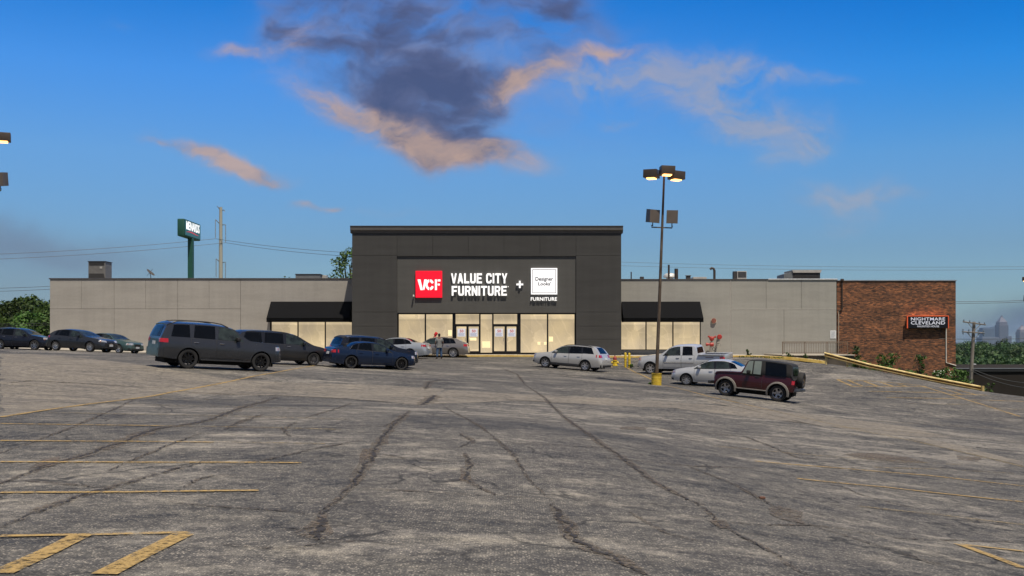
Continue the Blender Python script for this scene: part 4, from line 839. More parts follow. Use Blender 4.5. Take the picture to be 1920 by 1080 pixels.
# ------------------------------------------------------------------ things on the roof
def rb(px0, py0, px1, py1, Z): return fX(px0, Z), fX(px1, Z), fZ(py1, Z), fZ(py0, Z)
roofz = wZ(524)-.25
M_hv = pm('hvac_brown', (.15, .145, .14), .6, .2, .15, 3); M_hvd = pm('hvac_louver', (.03, .028, .028), .6); M_hvl = pm('hvac_grey', (.38, .37, .35), .55, .2, .12, 3); M_hvg = pm('hvac_bluegrey', (.13, .14, .15), .6, .2)
def unit(label, x0, y0, x1, y1, Z, depth, body, lou=None, cap=None, cat='air conditioner', name='rooftop_unit', curb=True):
    a, b, c, d = rb(x0, y0, x1, y1, Z); s = thing(name, label, cat, ((a+b)/2, Z+depth/2, roofz))
    z0 = roofz+.25 if curb else roofz
    mb = MB(); mb.bbox(a, b, Z, Z+depth, z0, d-(.06 if cap else 0), .03); mb.build('housing', body, s)
    if lou:
        mb = MB(); n_ = 6; u0, u1, w0, w1 = lou; H_ = d-c
        for i in range(n_): 
            z_ = c+H_*(w0+(w1-w0)*i/n_); mb.box(a+(b-a)*u0, a+(b-a)*u1, Z-.02, Z-.001, z_, z_+H_*(w1-w0)/n_*.62)
        mb.build('louver', M_hvd, s)
    if cap: mb = MB(); mb.bbox(a-.05, b+.05, Z-.05, Z+depth+.05, d-.055, d, .01); mb.build('lid', cap, s)
    if curb: mb = MB(); mb.box(a+.1, b-.1, Z+.1, Z+depth-.1, roofz, z0); mb.build('curb', M_hvd, s)
    return s, (a, b, c, d)
s, r_ = unit('brown boxy air conditioner with louvered top on the left wing roof', 165.5, 489.5, 197.5, 514, 92, 1.5, M_hv, (.06, .94, .68, .95), M_hvd)
a, b, c, d = r_; mb = MB(); mb.prism([(a-.1, roofz), (b+.15, roofz), (b-.15, c+.05), (a+.12, c+.05)], 91.9, 93.6); mb.build('duct_hood', M_hvd, s)
mb = MB(); mb.box(a+(b-a)*.68, a+(b-a)*.82, 91.97, 91.999, c+(d-c)*.42, c+(d-c)*.58); mb.build('label_plate', M_hvl, s)
unit('flat blue-grey roof unit near the tower on the left wing', 554, 513.5, 600, 522, 93, 2.2, M_hvg, None, M_hvd)
unit('small pale vent box right of the flat roof unit', 601, 516, 611.5, 522, 94, 1, M_hvl, None, None, 'vent')
unit('grey condenser with vertical fins on the right wing roof', 1382, 508.2, 1400, 522, 90, 1.0, M_hvl, (.1, .95, .15, .95), None)
unit('narrow dark service panel left of the finned condenser', 1375.5, 508.5, 1381, 522, 90, .5, M_hvd, None, None, 'roof box')
s, r_ = unit('wide dark roof unit with pale lid at the right end', 1487, 511.5, 1538, 522, 90, 2.6, M_hvd, (.05, .95, .1, .9))
a, b, c, d = r_; mb = MB(); mb.prism([(a-.02, d+.01), (b+.02, d+.01), (b+.1, d+.25), (a-.1, d+.25)], 89.9, 92.7); mb.build('lid', M_hvl, s); mb = MB(); mb.prism([(a-.82, c), (a-.03, c), (a-.03, d+.12), (a-.82, d-.12)], 90, 92.4); mb.build('intake_hood', M_hvg, s)
unit('small dark box on the roof between pipes', 1287.5, 516, 1295, 522, 90, .5, M_hvd, None, M_hv, 'roof box', curb=False)
unit('low pale flat roof hatch right of the small dark box', 1299.5, 519.3, 1325, 522, 91, 1.2, M_hvl, None, None, 'roof hatch', 'roof_hatch', False)
unit('low dark vent cap on the roof near the tower', 1200.5, 518.6, 1207.5, 522, 90, .4, M_hvd, None, None, 'vent', 'roof_vent', False)
def pipe(label, px, top, r, Z, mat, cat='vent pipe', bend=None):
    s = thing('vent_pipe', label, cat, (fX(px, Z), Z, roofz)); x_ = fX(px, Z); zt = fZ(top, Z)
    mb = MB(); mb.tube([(x_, Z, roofz), (x_, Z, zt)], r, 12) if not bend else mb.tube([(x_, Z, roofz), (x_, Z, zt-.25), (x_-.08, Z, zt-.08), (x_-.25, Z, zt-.03), (x_-.38, Z, zt-.15)], r, 12); mb.build('pipe', mat, s, smooth=40)
    mb = MB(); mb.lathe([(r+.06, 0), (r+.05, .1), (r+.001, .14)], 12, 'z', (x_, Z, roofz+.002)); mb.build('flashing', M_hvl, s)
    return s
M_pip = pm('dark_vent_pipe', (.045, .035, .03), .6, .3)
pipe('thin short dark vent pipe nearest the tower on the right roof', 1183.5, 509.8, .055, 90, M_pip); s = pipe('tall dark flue pipe rising behind the lamp pole', 1254, 496.5, .09, 90, M_pip); pipe('thick dark flue pipe right of the tall one', 1268, 503.8, .17, 90, M_pip)
s = pipe('gooseneck vent pipe with pale bent top on the roof', 1339.5, 502, .11, 90, M_pip, bend=1)
s = thing('roof_turbine', 'pale domed roof ventilator behind the tall flue pipe', 'roof ventilator', (fX(1256, 92), 92, roofz))
mb = MB(); mb.lathe([(.35,0),(.35,.15),(.62,.2),(.60,.35),(.45,.52),(.15,.6),(0,.61)], 18, 'z', (fX(1256, 92), 92, fZ(522, 92)-.1)); mb.build('dome', pm('pale_ventilator', (.55,.55,.53), .5, .3), s, smooth=50)
mb = MB(); mb.lathe([(.3,0),(.3,fZ(522,92)-.1-roofz)], 14, 'z', (fX(1256, 92), 92, roofz)); mb.build('neck', M_hvl, s)
s = thing('satellite_dish', 'grey satellite dish on the left wing roof edge', 'satellite dish', (fX(281, 86), 86, roofz)); c0 = Vector((fX(281, 86), 86, fZ(512.5, 86)))
Mr = Matrix.Translation(c0) @ Matrix.Rotation(R(35), 4, 'Y') @ Matrix.Rotation(R(-20), 4, 'X')
mb = MB(); mb.lathe([(.42,.12),(.36,.07),(.2,.02),(0,0)], 22, 'z', mat=Mr @ Matrix.Scale(1, 4)); mb.lathe([(.42,.13),(.36,.08),(.2,.03),(0,.01)], 22, 'z', mat=Mr); mb.build('reflector', M_hvl, s, smooth=50)
mb = MB(); mb.tube([c0, (c0.x+.08, 86, c0.z-.25), (c0.x+.08, 86, roofz)], .03, 6); mb.build('mast', M_pip, s); mb = MB(); mb.tube([c0+Vector((-.25, 0, -.2)), c0+Vector((.3, -.1, .38))], .015, 5); mb.build('feed_arm', M_pip, s)

# ------------------------------------------------------------------ pylon sign, poles, wires
M_grn = pm('dark_green_cladding', (.012, .075, .052), .5, var=.15, scale=1, stretch=(1, 1, 4)); M_grf = pm('green_sign_face', (.020, .085, .085), .35, emit=(.02, .09, .09), es=.5)
Zm = 200; x0, x1 = fX(332, Zm), fX(346.4, Zm); z0, z1 = fZ(442.5, Zm), fZ(407.8, Zm)-.2
zg = T(-66, 205)
s = thing('pylon_sign', 'tall dark green pylon sign reading MENARDS behind the left wing', 'sign', (fX(356, 205), 205, zg))
mb = MB(); mb.bbox(x0, x1-.05, Zm, Zm+10.4, z0, z1, .25); mb.build('sign_cabinet', M_grn, s, smooth=30)
mb = MB(); mb.box(x1-.048, x1+.02, Zm+.35, Zm+10.05, z0+.3, z1-.3); mb.build('sign_face', M_grf, s)
Mt = Matrix.Translation((x1+.03, Zm+.9, z0+1.45)) @ Matrix.Rotation(R(90), 4, 'Z')
mb = text_mb('MENARDS', 8.4, 1.75, .03, .015, (0, 0, 0)); mb.v = [tuple(Mt @ Vector(p)) for p in mb.v]; mb.build('lettering', glow('sign_white', (.9, .9, .9), .8), s)
mb = MB(); sw = [(y_, z0+.95+.42*math.sin(min(1, y_/7.2)*3.0)*(1-y_/12)) for y_ in np.linspace(.2, 7.8, 16)]
mb.prism([(Zm+.8+a, b) for a, b in sw]+[(Zm+.8+a, b-.05-.16*math.sin(a/8*3.14)) for a, b in sw[::-1]], x1+.021, x1+.04, 'x'); mb.build('swoosh', glow('sign_red', (.65, .03, .04), .5), s)
mb = MB(); mb.bbox(fX(351.8, 204.6), fX(361, 204.6), 204.6, 205.6, zg-1, z0+.1, .05); mb.build('post', M_grn, s)
M_cp = pm('concrete_pole', (.36, .35, .30), .8, var=.1); M_ins = pm('insulator', (.12, .16, .20), .4)
Zp = 240; cx = fX(414, Zp); zg = T(cx, Zp); s = thing('transmission_pole', 'tall pale transmission pole with hanging insulators right of the green sign', 'utility pole', (cx, Zp, zg))
mb = MB(); mb.tube([(cx, Zp, zg-1), (cx, Zp, fZ(388.5, Zp))], [.62, .36], 14); mb.build('pole', M_cp, s, smooth=40)
att = []
for (lx, ly, rx, ry, base, ll, rl) in ((407.2, 386.5, 420.6, 393.5, 395, 0, 4.5), (404, 411.6, 423, 421.4, 421.5, 36, 34), (405.2, 485, 422.8, 491.2, 493, 36, 34)):
    for px, py, L_ in ((lx, ly, ll), (rx, ry, rl)):
        dy = 3.0 if px < 414 else -1.5
        mb = MB(); p = Vector((fX(px, Zp), Zp, fZ(py, Zp))); mb.tube([(cx, Zp, fZ(base, Zp)), p], [.14, .08], 6); arm = mb.build('crossarm', M_ins if px > 414 else pm('weathered_steel', (.08, .085, .08), .6), s)
        if L_:
            mb = MB(); L2 = L_/F*Zp; nn = max(2, int(L2/.3)); 
            mb.lathe([(.13 if i % 2 else .05, -L2*i/(nn*2)) for i in range(nn*2)], 8, 'z', p); mb.build('insulator', M_ins, arm)
        att.append((px, py+L_))
M_wire = pm('wire', (.06, .065, .07), .6)
def wire(label, a, b, Za, Zb, sag, r=.02, name='power_line', nseg=24):
    A_, B_ = P(*a, Za), P(*b, Zb); mb = MB()
    mb.tube([A_.lerp(B_, t)-Vector((0, 0, sag*4*t*(1-t))) for t in np.linspace(0, 1, nseg)], r, 5, False); return mb.build(name, M_wire, tagv=(label, 'cable'))
wire('upper power line sagging left from the transmission pole', (-260, 482), (404, 447.6), 210, 240, 1.0, .045); wire('lower power line sagging left from the transmission pole', (-260, 492), (423, 455), 210, 240, 1.0, .045)
wire('upper power line running right from the transmission pole to the tower', (404, 447.6), (760, 477), 240, 225, .8, .045); wire('lower power line running right from the transmission pole to the tower', (423, 455), (760, 484), 240, 225, .8, .045)
wire('upper cable low in the sky at the far left', (-120, 541), (130, 534.5), 150, 150, .2, .03); wire('lower cable low in the sky at the far left', (-120, 547), (130, 540), 150, 150, .2, .03)
wire('upper cable crossing in front of the left trees', (-60, 607), (130, 603.5), 92, 92, .1, .014); wire('lower cable crossing in front of the left trees', (-60, 611), (130, 607), 92, 92, .1, .014)
wire('upper long cable above the right wing roof', (1100, 489), (1990, 499), 160, 160, .5, .022); wire('lower long cable above the right wing roof', (1100, 496), (1990, 504), 160, 160, .5, .022)
wire('upper cable right of the brick building', (1760, 565), (1980, 559), 130, 130, .2, .03); wire('second cable right of the brick building', (1760, 568), (1980, 562), 130, 130, .2, .03)
M_wood = pm('weathered_wood', (.19, .17, .15), .9, var=.25, scale=3, stretch=(4, 4, .6), bump=.4)
Zu = 75; b0 = P(1816, 722, Zu); t0 = P(1826.5, 603.5, Zu); b0.z -= 2.5
s = thing('utility_pole', 'leaning weathered wooden utility pole with two crossarms before the skyline', 'utility pole', b0)
mb = MB(); mb.tube([b0, t0], [.17, .11], 12); mb.build('pole', M_wood, s, smooth=40)
for (lx, ly, rx, ry) in ((1805.5, 603.2, 1848, 609), (1804, 622, 1846, 624.6)):
    mb = MB(); p, q_ = P(lx, ly, Zu-.2), P(rx, ry, Zu-.2); mb.tube([p, q_], .05, 6); arm = mb.build('crossarm', M_wood, s)
    for t in (.04, .30, .72, .95):
        c0 = p.lerp(q_, t); mb = MB(); mb.lathe([(.02,.0),(.05,.04),(.03,.08),(.06,.12),(.04,.17),(0,.2)] if ly < 610 else [(.03,.22),(.06,.15),(.03,.1),(.07,0),(.03,-.05),(.06,-.12),(.02,-.2),(0,-.2)], 8, 'z', c0); mb.build('insulator', M_ins, arm)
    m_ = p.lerp(q_, .5)
    mb = MB(); mb.tube([p.lerp(q_, .2), (m_.x, Zu-.2, m_.z-.55), p.lerp(q_, .8)], .025, 5); mb.build('brace', M_wood, arm)
wire('cable from the lower crossarm across the skyline', (1760, 634.8), (1980, 632), 75, 75, .1, .016); wire('cable sagging from the pole over the dark building', (1819, 690), (1990, 716), 75, 70, .5, .02); wire('second cable sagging over the dark building', (1819, 694), (1990, 728), 75, 66, .5, .02)

# ------------------------------------------------------------------ dark building beyond the slope
M_dk = pm('dark_cladding', (.030, .027, .025), 1.0, var=.1, scale=.4, spec=.02)
Zd = 92; s = thing('low_dark_building', 'low dark flat roofed building beyond the slope at right edge', 'building', (fX(1880, Zd)+6, Zd+10, -9.5))
xa_, xb_ = fX(1770, Zd), fX(1770, Zd)+45
mb = MB(); mb.box(xa_, xb_, Zd, Zd+22, -10, fZ(692.5, Zd)-.05); mb.build('wall', M_dk, s)
mb = MB(); mb.bbox(xa_-.1, xb_, Zd-.12, Zd+.3, fZ(697, Zd), fZ(691.5, Zd), .03); mb.build('parapet', pm('black_parapet', (.012, .013, .016), .6), s)
mb = MB(); mb.bbox(xa_-.12, xb_, Zd-.15, Zd+.35, fZ(691.4, Zd), fZ(690.4, Zd), .01); mb.build('coping', pm('grey_coping', (.20, .22, .23), .5, .3), s)
mb = MB(); zd_ = fZ(692.5, 118); mb.lathe([(1.45,0),(1.35,.12),(.4,.52),(.1,.66),(0,.66)], 20, 'z', (fX(1827, 118), 118, zd_)); mb.lathe([(1.45,-7),(1.45,0)], 20, 'z', (fX(1827, 118), 118, zd_))
mb.build('storage_dome', pm('white_dome', (.45, .48, .50), .6), tagv=('small pale dome roof behind the dark building parapet', 'silo'), smooth=40)

# ------------------------------------------------------------------ skyline (real distance; the haze box veils it)
SKY = [(1794, 642, 1807, 7600, (.20,.20,.22), 'flat'), (1807, 643, 1812, 7900, (.30,.24,.22), 'flat'), (1843, 612, 1865, 8000, (.16,.22,.28), 'notch'), (1842, 632, 1873, 7700, (.24,.25,.27), 'flat'), (1873.5, 589.5, 1891, 8200, (.21,.20,.22), 'spire'),
       (1889, 630, 1897, 8000, (.20,.20,.23), 'flat'), (1912, 608, 1928, 8300, (.27,.23,.22), 'spire'), (1828, 640, 1834, 8400, (.2,.22,.25), 'flat')]
labs = ['low squat office block at the left end of the skyline', 'small brownish block beside the squat office block', 'glassy tower with stepped sloping top in the skyline', 'wide mid rise block under the glassy tower', 'tallest skyline tower with pointed pyramid top', 'short block right of the tallest skyline tower', 'slender stepped skyline tower at the right picture edge', 'small distant block left of the glassy tower']
M_winb = pm('tower_glass', (.05, .07, .10), .2)
for (x0, top, x1, Z, col, kd), lab in zip(SKY, labs):
    a, b = fX(x0, Z), fX(x1, Z); zt = fZ(top, Z); w = b-a; zg = -62
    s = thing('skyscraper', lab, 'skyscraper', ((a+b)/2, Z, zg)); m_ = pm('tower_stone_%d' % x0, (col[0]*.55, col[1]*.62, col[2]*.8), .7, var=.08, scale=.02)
    H_ = zt-zg; mb = MB()
    if kd == 'flat': mb.bbox(a, b, Z, Z+w*.8, zg, zt, 1.5); sh = zt
    elif kd == 'notch': mb.prism([(a, zg), (b, zg), (b, zt), (b-w*.35, zt-H_*.02), (b-w*.42, zt-H_*.05), (a+w*.1, zt-H_*.045), (a, zt-H_*.06)], Z, Z+w*.7); sh = zt-H_*.07
    else:
        sh = zt-H_*.30; mb.bbox(a, b, Z, Z+w, zg, sh, 2)
        mb.bbox(a+w*.08, b-w*.08, Z+w*.08, Z+w*.92, sh+.1, zt-H_*.22, 1); mb.prism([(a+w*.10, zt-H_*.219), (b-w*.10, zt-H_*.219), (a+w*.5+1, zt-H_*.03), (a+w*.5-1, zt-H_*.03)], Z+w*.4, Z+w*.6)
        c0 = Vector((a+w/2, Z+w/2, 0)); mb.add([(a+w*.1, Z+w*.1, zt-H_*.218), (b-w*.1, Z+w*.1, zt-H_*.218), (b-w*.1, Z+w*.9, zt-H_*.218), (a+w*.1, Z+w*.9, zt-H_*.218), (c0.x, c0.y, zt-H_*.03)], [(0,1,4),(1,2,4),(2,3,4),(3,0,4)])
        mb.tube([(c0.x, c0.y, zt-H_*.06), (c0.x, c0.y, zt)], [1.2, .4], 6)
    body = mb.build('tower_body', m_, s); mb = MB(); nb = max(3, int(w/7))
    for i in range(nb):
        xx = a+w*(i+.3)/nb; mb.box(xx, xx+w/nb*.45, Z-.5, Z-.05, zg+20, sh-6)
    mb.build('window_band', M_winb, s)
# ------------------------------------------------------------------ vegetation
def leaf_mat(name, dark, light, sc_=.9):
    m = bpy.data.materials.new(name); m.use_nodes = True; t = m.node_tree; t.nodes.clear(); q = N(t)
    b = q.new('ShaderNodeBsdfPrincipled'); tr = q.new('ShaderNodeBsdfTranslucent'); mx = q.new('ShaderNodeMixShader'); o = q.new('ShaderNodeOutputMaterial')
    co = q.new('ShaderNodeTexCoord').outputs['Object']; oi = q.new('ShaderNodeObjectInfo')
    w = q.m('ADD', q.m('MULTIPLY', q.noise(co, sc_, 3), .6), q.m('MULTIPLY', q.noise(co, sc_*9, 2), .4))
    col = q.ramp(w, (.38, dark), (.62, light)); hs = q.new('ShaderNodeHueSaturation'); q.put(hs.inputs['Color'], col)
    q.put(hs.inputs['Value'], q.m('MULTIPLY_ADD', oi.outputs['Random'], .8, .6)); q.put(hs.inputs['Hue'], q.m('MULTIPLY_ADD', oi.outputs['Random'], .03, .485))
    q.put(b.inputs['Base Color'], hs.outputs[0]); q.put(tr.inputs[0], hs.outputs[0]); b.inputs['Roughness'].default_value = .6; b.inputs['Specular IOR Level'].default_value = .25
    mx.inputs[0].default_value = .22; t.links.new(b.outputs[0], mx.inputs[1]); t.links.new(tr.outputs[0], mx.inputs[2]); t.links.new(mx.outputs[0], o.inputs[0])
    return m
M_leaf = leaf_mat('leaves', (.022, .050, .012), (.075, .125, .030)); M_leaf2 = leaf_mat('leaves_bright', (.028, .065, .012), (.085, .15, .032), 2); M_leaf3 = leaf_mat('leaves_far', (.022, .050, .019), (.070, .120, .045), .30)
M_bark = pm('bark', (.07, .055, .042), .95, var=.3, scale=3, stretch=(2, 2, .5), bump=.6)
def leaf_cloud(clumps, per, size, seed):
    """clumps: (x,y,z,r); returns vertices and quads of small leaf faces spread through them"""
    g = np.random.default_rng(seed); V = []; 
    for (x, y, z, r) in clumps:
        nn = max(6, int(per*r*r)); d = g.normal(size=(nn, 3)); d /= np.linalg.norm(d, axis=1)[:, None]; rad = r*(g.random(nn)**.45)
        c = np.array([x, y, z])+d*rad[:, None]*np.array([1, 1, .85])
        nrm = d*.6+g.normal(size=(nn, 3))*.6+np.array([0, 0, .35]); nrm /= np.linalg.norm(nrm, axis=1)[:, None]
        a = np.cross(nrm, g.normal(size=(nn, 3))); a /= np.linalg.norm(a, axis=1)[:, None]; b = np.cross(nrm, a); s_ = size*(.6+.8*g.random(nn))[:, None]
        V.append(np.stack([c-a*s_*.5, c+b*s_*.32, c+a*s_*.55, c-b*s_*.32], 1).reshape(-1, 3))
    V = np.concatenate(V); k_ = len(V)//4
    return V, np.arange(k_*4).reshape(-1, 4)
def np_mesh(name, V, Fq, mat):
    me = bpy.data.meshes.new(name); me.vertices.add(len(V)); me.vertices.foreach_set('co', V.astype(np.float32).ravel()); me.loops.add(Fq.size); me.loops.foreach_set('vertex_index', Fq.ravel().astype(np.int32))
    me.polygons.add(len(Fq)); me.polygons.foreach_set('loop_start', np.arange(0, Fq.size, 4).astype(np.int32)); me.polygons.foreach_set('loop_total', np.full(len(Fq), 4, np.int32)); me.materials.append(mat); me.update(); return me
def crown_clumps(h, w, base, rr, nclump, rough=.35):
    out = []
    for i in range(nclump):
        t = rr.random(); z = base+(h-base)*(.05+.92*t); prof = math.sin(math.pi*min(1, (.12+.88*t)))**.55 if t > .1 else .6
        a = rr.uniform(0, 6.283); rd = w/2*prof*math.sqrt(rr.uniform(.15, 1)); r = w*rr.uniform(.09, .17)
        out.append((rd*math.cos(a), rd*math.sin(a), z-r*.3, r))
    return out
def tree_mesh(h, w, seed, leaf=.45, per=34, nclump=38, mat=None, base=.25):
    rr = random.Random(seed); cl = crown_clumps(h, w, h*base, rr, nclump); V, Fq = leaf_cloud(cl, per, leaf, seed)
    tm = MB(); tr = h*.022+.08
    tm.tube([(0,0,-.5), (rr.uniform(-.2,.2), rr.uniform(-.2,.2), h*.3), (rr.uniform(-.4,.4), rr.uniform(-.4,.4), h*.62), (0, 0, h*.85)], [tr*1.3, tr, tr*.6, tr*.15], 8)
    for c in cl[::2]:
        z0 = h*rr.uniform(.2, .5); tm.tube([(0,0,z0), (c[0]*.5, c[1]*.5, z0+(c[2]-z0)*.6), (c[0], c[1], c[2])], [tr*.45, tr*.25, .02], 5)
    return np_mesh('crown', V, Fq, mat or M_leaf), tm
def make_tree(label, loc, h, w, seed, cat='tree', group=None, name='tree', **k_):
    s = thing(name, label, cat, loc, group); me, tm = tree_mesh(h, w, seed, **k_)
    o = bpy.data.objects.new('crown', me); C.objects.link(o); o.parent = s; tm.build('trunk', M_bark, s, world=False, smooth=50); return s
def copy_tree(s, loc, rz, sc_, label):
    c = s.copy(); C.objects.link(c); c.location = loc; c.rotation_euler = (0, 0, rz); c.scale = (sc_, sc_, sc_); c['label'] = label
    for ch in list(s.children): d = ch.copy(); C.objects.link(d); d.parent = c
    return c
def tbase(px, Z): x_ = fX(px, Z); return Vector((x_, Z, T(x_, Z)-.3))
# left: trees by the end of the wing
for i, (px, top, Z, w, lab) in enumerate([(-12, 563, 118, 8.5, 'leafy tree cut by the left picture edge'), (24, 556, 112, 5.8, 'thin topped leafy tree, second from the left edge'), (50, 552.5, 116, 5.2, 'tree with a tall narrow tuft left of the grey wing'), (68, 556, 122, 5.5, 'leafy tree with a forked top left of the grey wing'), (90, 563, 114, 6.2, 'dark round tree touching the left end of the grey wing'),
                                        (10, 590, 100, 6, 'low bright green tree in front of the left treeline'), (52, 588, 101, 6.5, 'low yellowish green tree behind the dark crossover'), (86, 596, 99, 5.5, 'low dark shrubby tree beside the wing corner')]):
    b = tbase(px, Z); h = fZ(top, Z)-b.z
    make_tree(lab, b, h, w, 20+i, leaf=.36, per=95, nclump=52, base=.12, mat=M_leaf2 if i in (5, 6) else M_leaf, group='trees left of the store')
b = tbase(655, 108); make_tree('leafy tree rising behind the tower and left wing roof', b, fZ(466, 108)-b.z, 5.6, 60, leaf=.30, per=80, nclump=46, base=.35, mat=M_leaf2)
b = tbase(536, 120); make_tree('tree top just showing over the left wing roof', b, fZ(514, 120)-b.z, 3.4, 61, leaf=.30, per=60, nclump=20, base=.4)
# right: wooded valley
vm_ = [make_tree('x', (0,0,0), 17, 15, 80+k_, mat=M_leaf3, leaf=.75, per=13, nclump=46, base=.12) for k_ in range(3)]
names = ['darkest', 'pale', 'broad', 'narrow', 'rounded', 'tall', 'low', 'bushy', 'ragged', 'leafy', 'thick', 'full']
spots = []
r3 = random.Random(12)
rows = [(215, 1, 676), (235, 2, 665), (290, 3, 655), (360, 4, 647), (450, 5, 642), (570, 6, 640.5), (740, 7, 642), (1000, 8, 644)]
cnt = 0
for Z, rw, top in rows:
    wpx = 15/Z*F*.78; px = 1770+r3.uniform(0, wpx*.5)
    while px < 2010:
        tp = top+r3.uniform(-3.5, 5); spots.append((px, tp, Z*r3.uniform(.96, 1.04), rw)); px += wpx*r3.uniform(.75, 1.15)
rown = {1: 'nearest row just behind the dark roof', 2: 'second row behind the dark roof', 3: 'third row of the valley wood', 4: 'fourth row of the valley wood', 5: 'middle row of the valley wood', 6: 'row below the skyline towers', 7: 'last row but one under the skyline', 8: 'farthest treetops under the skyline'}
seen = {}
for i, (px, tp, Z, rw) in enumerate(spots):
    h = 17.0; x_ = fX(px, Z); z_ = fZ(tp, Z)-h*1.0
    k_ = seen.setdefault(rw, 0); seen[rw] += 1
    ords = ['first', 'second', 'third', 'fourth', 'fifth', 'sixth', 'seventh', 'eighth', 'ninth', 'tenth', 'eleventh', 'twelfth', 'thirteenth', 'fourteenth', 'fifteenth', 'sixteenth', 'seventeenth', 'eighteenth', 'nineteenth', 'twentieth']
    lab = '%s tree from the left in the %s' % (ords[min(k_, 19)], rown[rw])
    zg = T(x_, Z); s_ = max(.55, (fZ(tp, Z)-zg)/h*1.0); s_ = min(s_, 1.15)
    loc = (x_, Z, fZ(tp, Z)-h*s_*.98)
    if i < 3: o = vm_[i]; o.location = loc; o.scale = (s_,)*3; o['label'] = lab; o.rotation_euler = (0, 0, i)
    else: o = copy_tree(vm_[i % 3], loc, r3.uniform(0, 6), s_, lab)
    o['group'] = 'trees of the valley wood'; o.name = 'tree'
# shrubs and weeds by the guardrail
def shrub(name, label, cat, px, pyb, pyt, Z, wpx, seed, mat=None, leaf=.14, per=260, nclump=22, ground=None, group=None):
    x_ = fX(px, Z); zb_ = fZ(pyb, Z); h = fZ(pyt, Z)-zb_; w = wpx/F*Z; s = thing(name, label, cat, (x_, Z, zb_), group); rr = random.Random(seed); cl = []
    for i in range(nclump):
        t = rr.random()**.8; cl.append((rr.gauss(0, .23)*w, rr.gauss(0, .2)*w, h*(.06+.88*t), max(.07, min(w, h)*rr.uniform(.10, .22))))
    V, Fq = leaf_cloud(cl, per, leaf, seed); o = bpy.data.objects.new('foliage', np_mesh('foliage', V, Fq, mat or M_leaf2)); C.objects.link(o); o.parent = s
    mb = MB()
    for c in cl[:9]: mb.tube([(0, 0, -.15), (c[0]*.6, c[1]*.6, c[2]*.5), c[:3]], [.03, .02, .008], 4)
    mb.build('stem', M_bark, s, world=False); return s
SH = [('weed', 'bright green weed clump at the kerb left of the railing', 'weed', 1479, 674, 660, 76.6, 17, M_leaf2), ('weed', 'low dark weed below the railing posts', 'weed', 1509, 676, 664, 77, 10, M_leaf), ('weed', 'thin weed stalk growing against the grey wall', 'weed', 1402, 668, 655, 77, 5, M_leaf), ('weed', 'small low weed beside the thin stalk', 'weed', 1404, 670, 663.5, 76.6, 10, M_leaf2),
      ('shrub', 'tall pale shrub against the brick behind the guardrail start', 'shrub', 1604, 690, 646, 80.5, 24, M_leaf), ('shrub', 'low green growth under the first guardrail span', 'shrub', 1610, 693, 676, 70, 40, M_leaf2), ('shrub', 'wide green bush against the brick wall centre', 'shrub', 1664, 692, 662, 80, 44, M_leaf2), ('shrub', 'low weeds under the middle of the guardrail', 'shrub', 1645, 697, 684, 67, 55, M_leaf2),
      ('shrub', 'upright shrub against the brick left of the conduit', 'shrub', 1726, 702, 663, 79, 22, M_leaf), ('shrub', 'low grassy weeds beneath the second guardrail span', 'shrub', 1700, 710, 695, 65, 60, M_leaf2), ('shrub', 'large leafy bush at the brick corner by the pole', 'shrub', 1795, 722, 689, 70, 52, M_leaf2), ('shrub', 'white flowered shrub under the brick corner', 'shrub', 1762, 716, 694, 70, 34, M_leaf2), ('shrub', 'low weeds under the lower end of the guardrail', 'shrub', 1780, 724, 708, 63, 60, M_leaf2),
      ('weed', 'small dark weeds past the end of the guardrail', 'weed', 1852, 736, 718, 62, 26, M_leaf), ('weed', 'tuft of weeds at the foot of the yellow bollards', 'weed', 1184, 687, 683.5, 68, 9, M_leaf2), ('weed', 'tuft of weeds at the foot of the lamp drum', 'weed', 1219, 722, 719.5, 52.2, 5, M_leaf2), ('weed', 'small weed at the wall below the landing', 'weed', 1530, 679, 672, 76.9, 24, M_leaf)]
for i, (nm, lab, cat, px, pb, pt, Z, w, m_) in enumerate(SH): shrub(nm, lab, cat, px, pb, pt, Z, w, 300+i, m_, leaf=.13 if nm == 'weed' else .19, per=700 if nm == 'weed' else 210, nclump=14 if nm == 'weed' else 40)
# flowers of the white flowered shrub
par = [o for o in C.objects if o.get('label') == 'white flowered shrub under the brick corner'][0]; rr = random.Random(3); mb = MB()
for i in range(26): c0 = Vector((rr.gauss(0, .3), rr.gauss(-.25, .12), rr.uniform(.45, .82))); mb.lathe([(0,-.02),(.045,0),(0,.03)], 5, 'z', c0)
mb.build('flowers', pm('white_petals', (.7, .7, .65), .7), par, world=False)
# weed along the kerb
V, Fq = leaf_cloud([(fX(px, 76), 75.7, G(fX(px, 76), 75.7)+.04, .10) for px in np.arange(1385, 1470, 4.3)], 1800, .08, 9)
o = bpy.data.objects.new('kerb_weeds', np_mesh('kerb_weeds', V, Fq, M_leaf)); C.objects.link(o); tag(o, 'thin weeds growing along the yellow kerb of the right wing', 'weeds', kind='stuff')

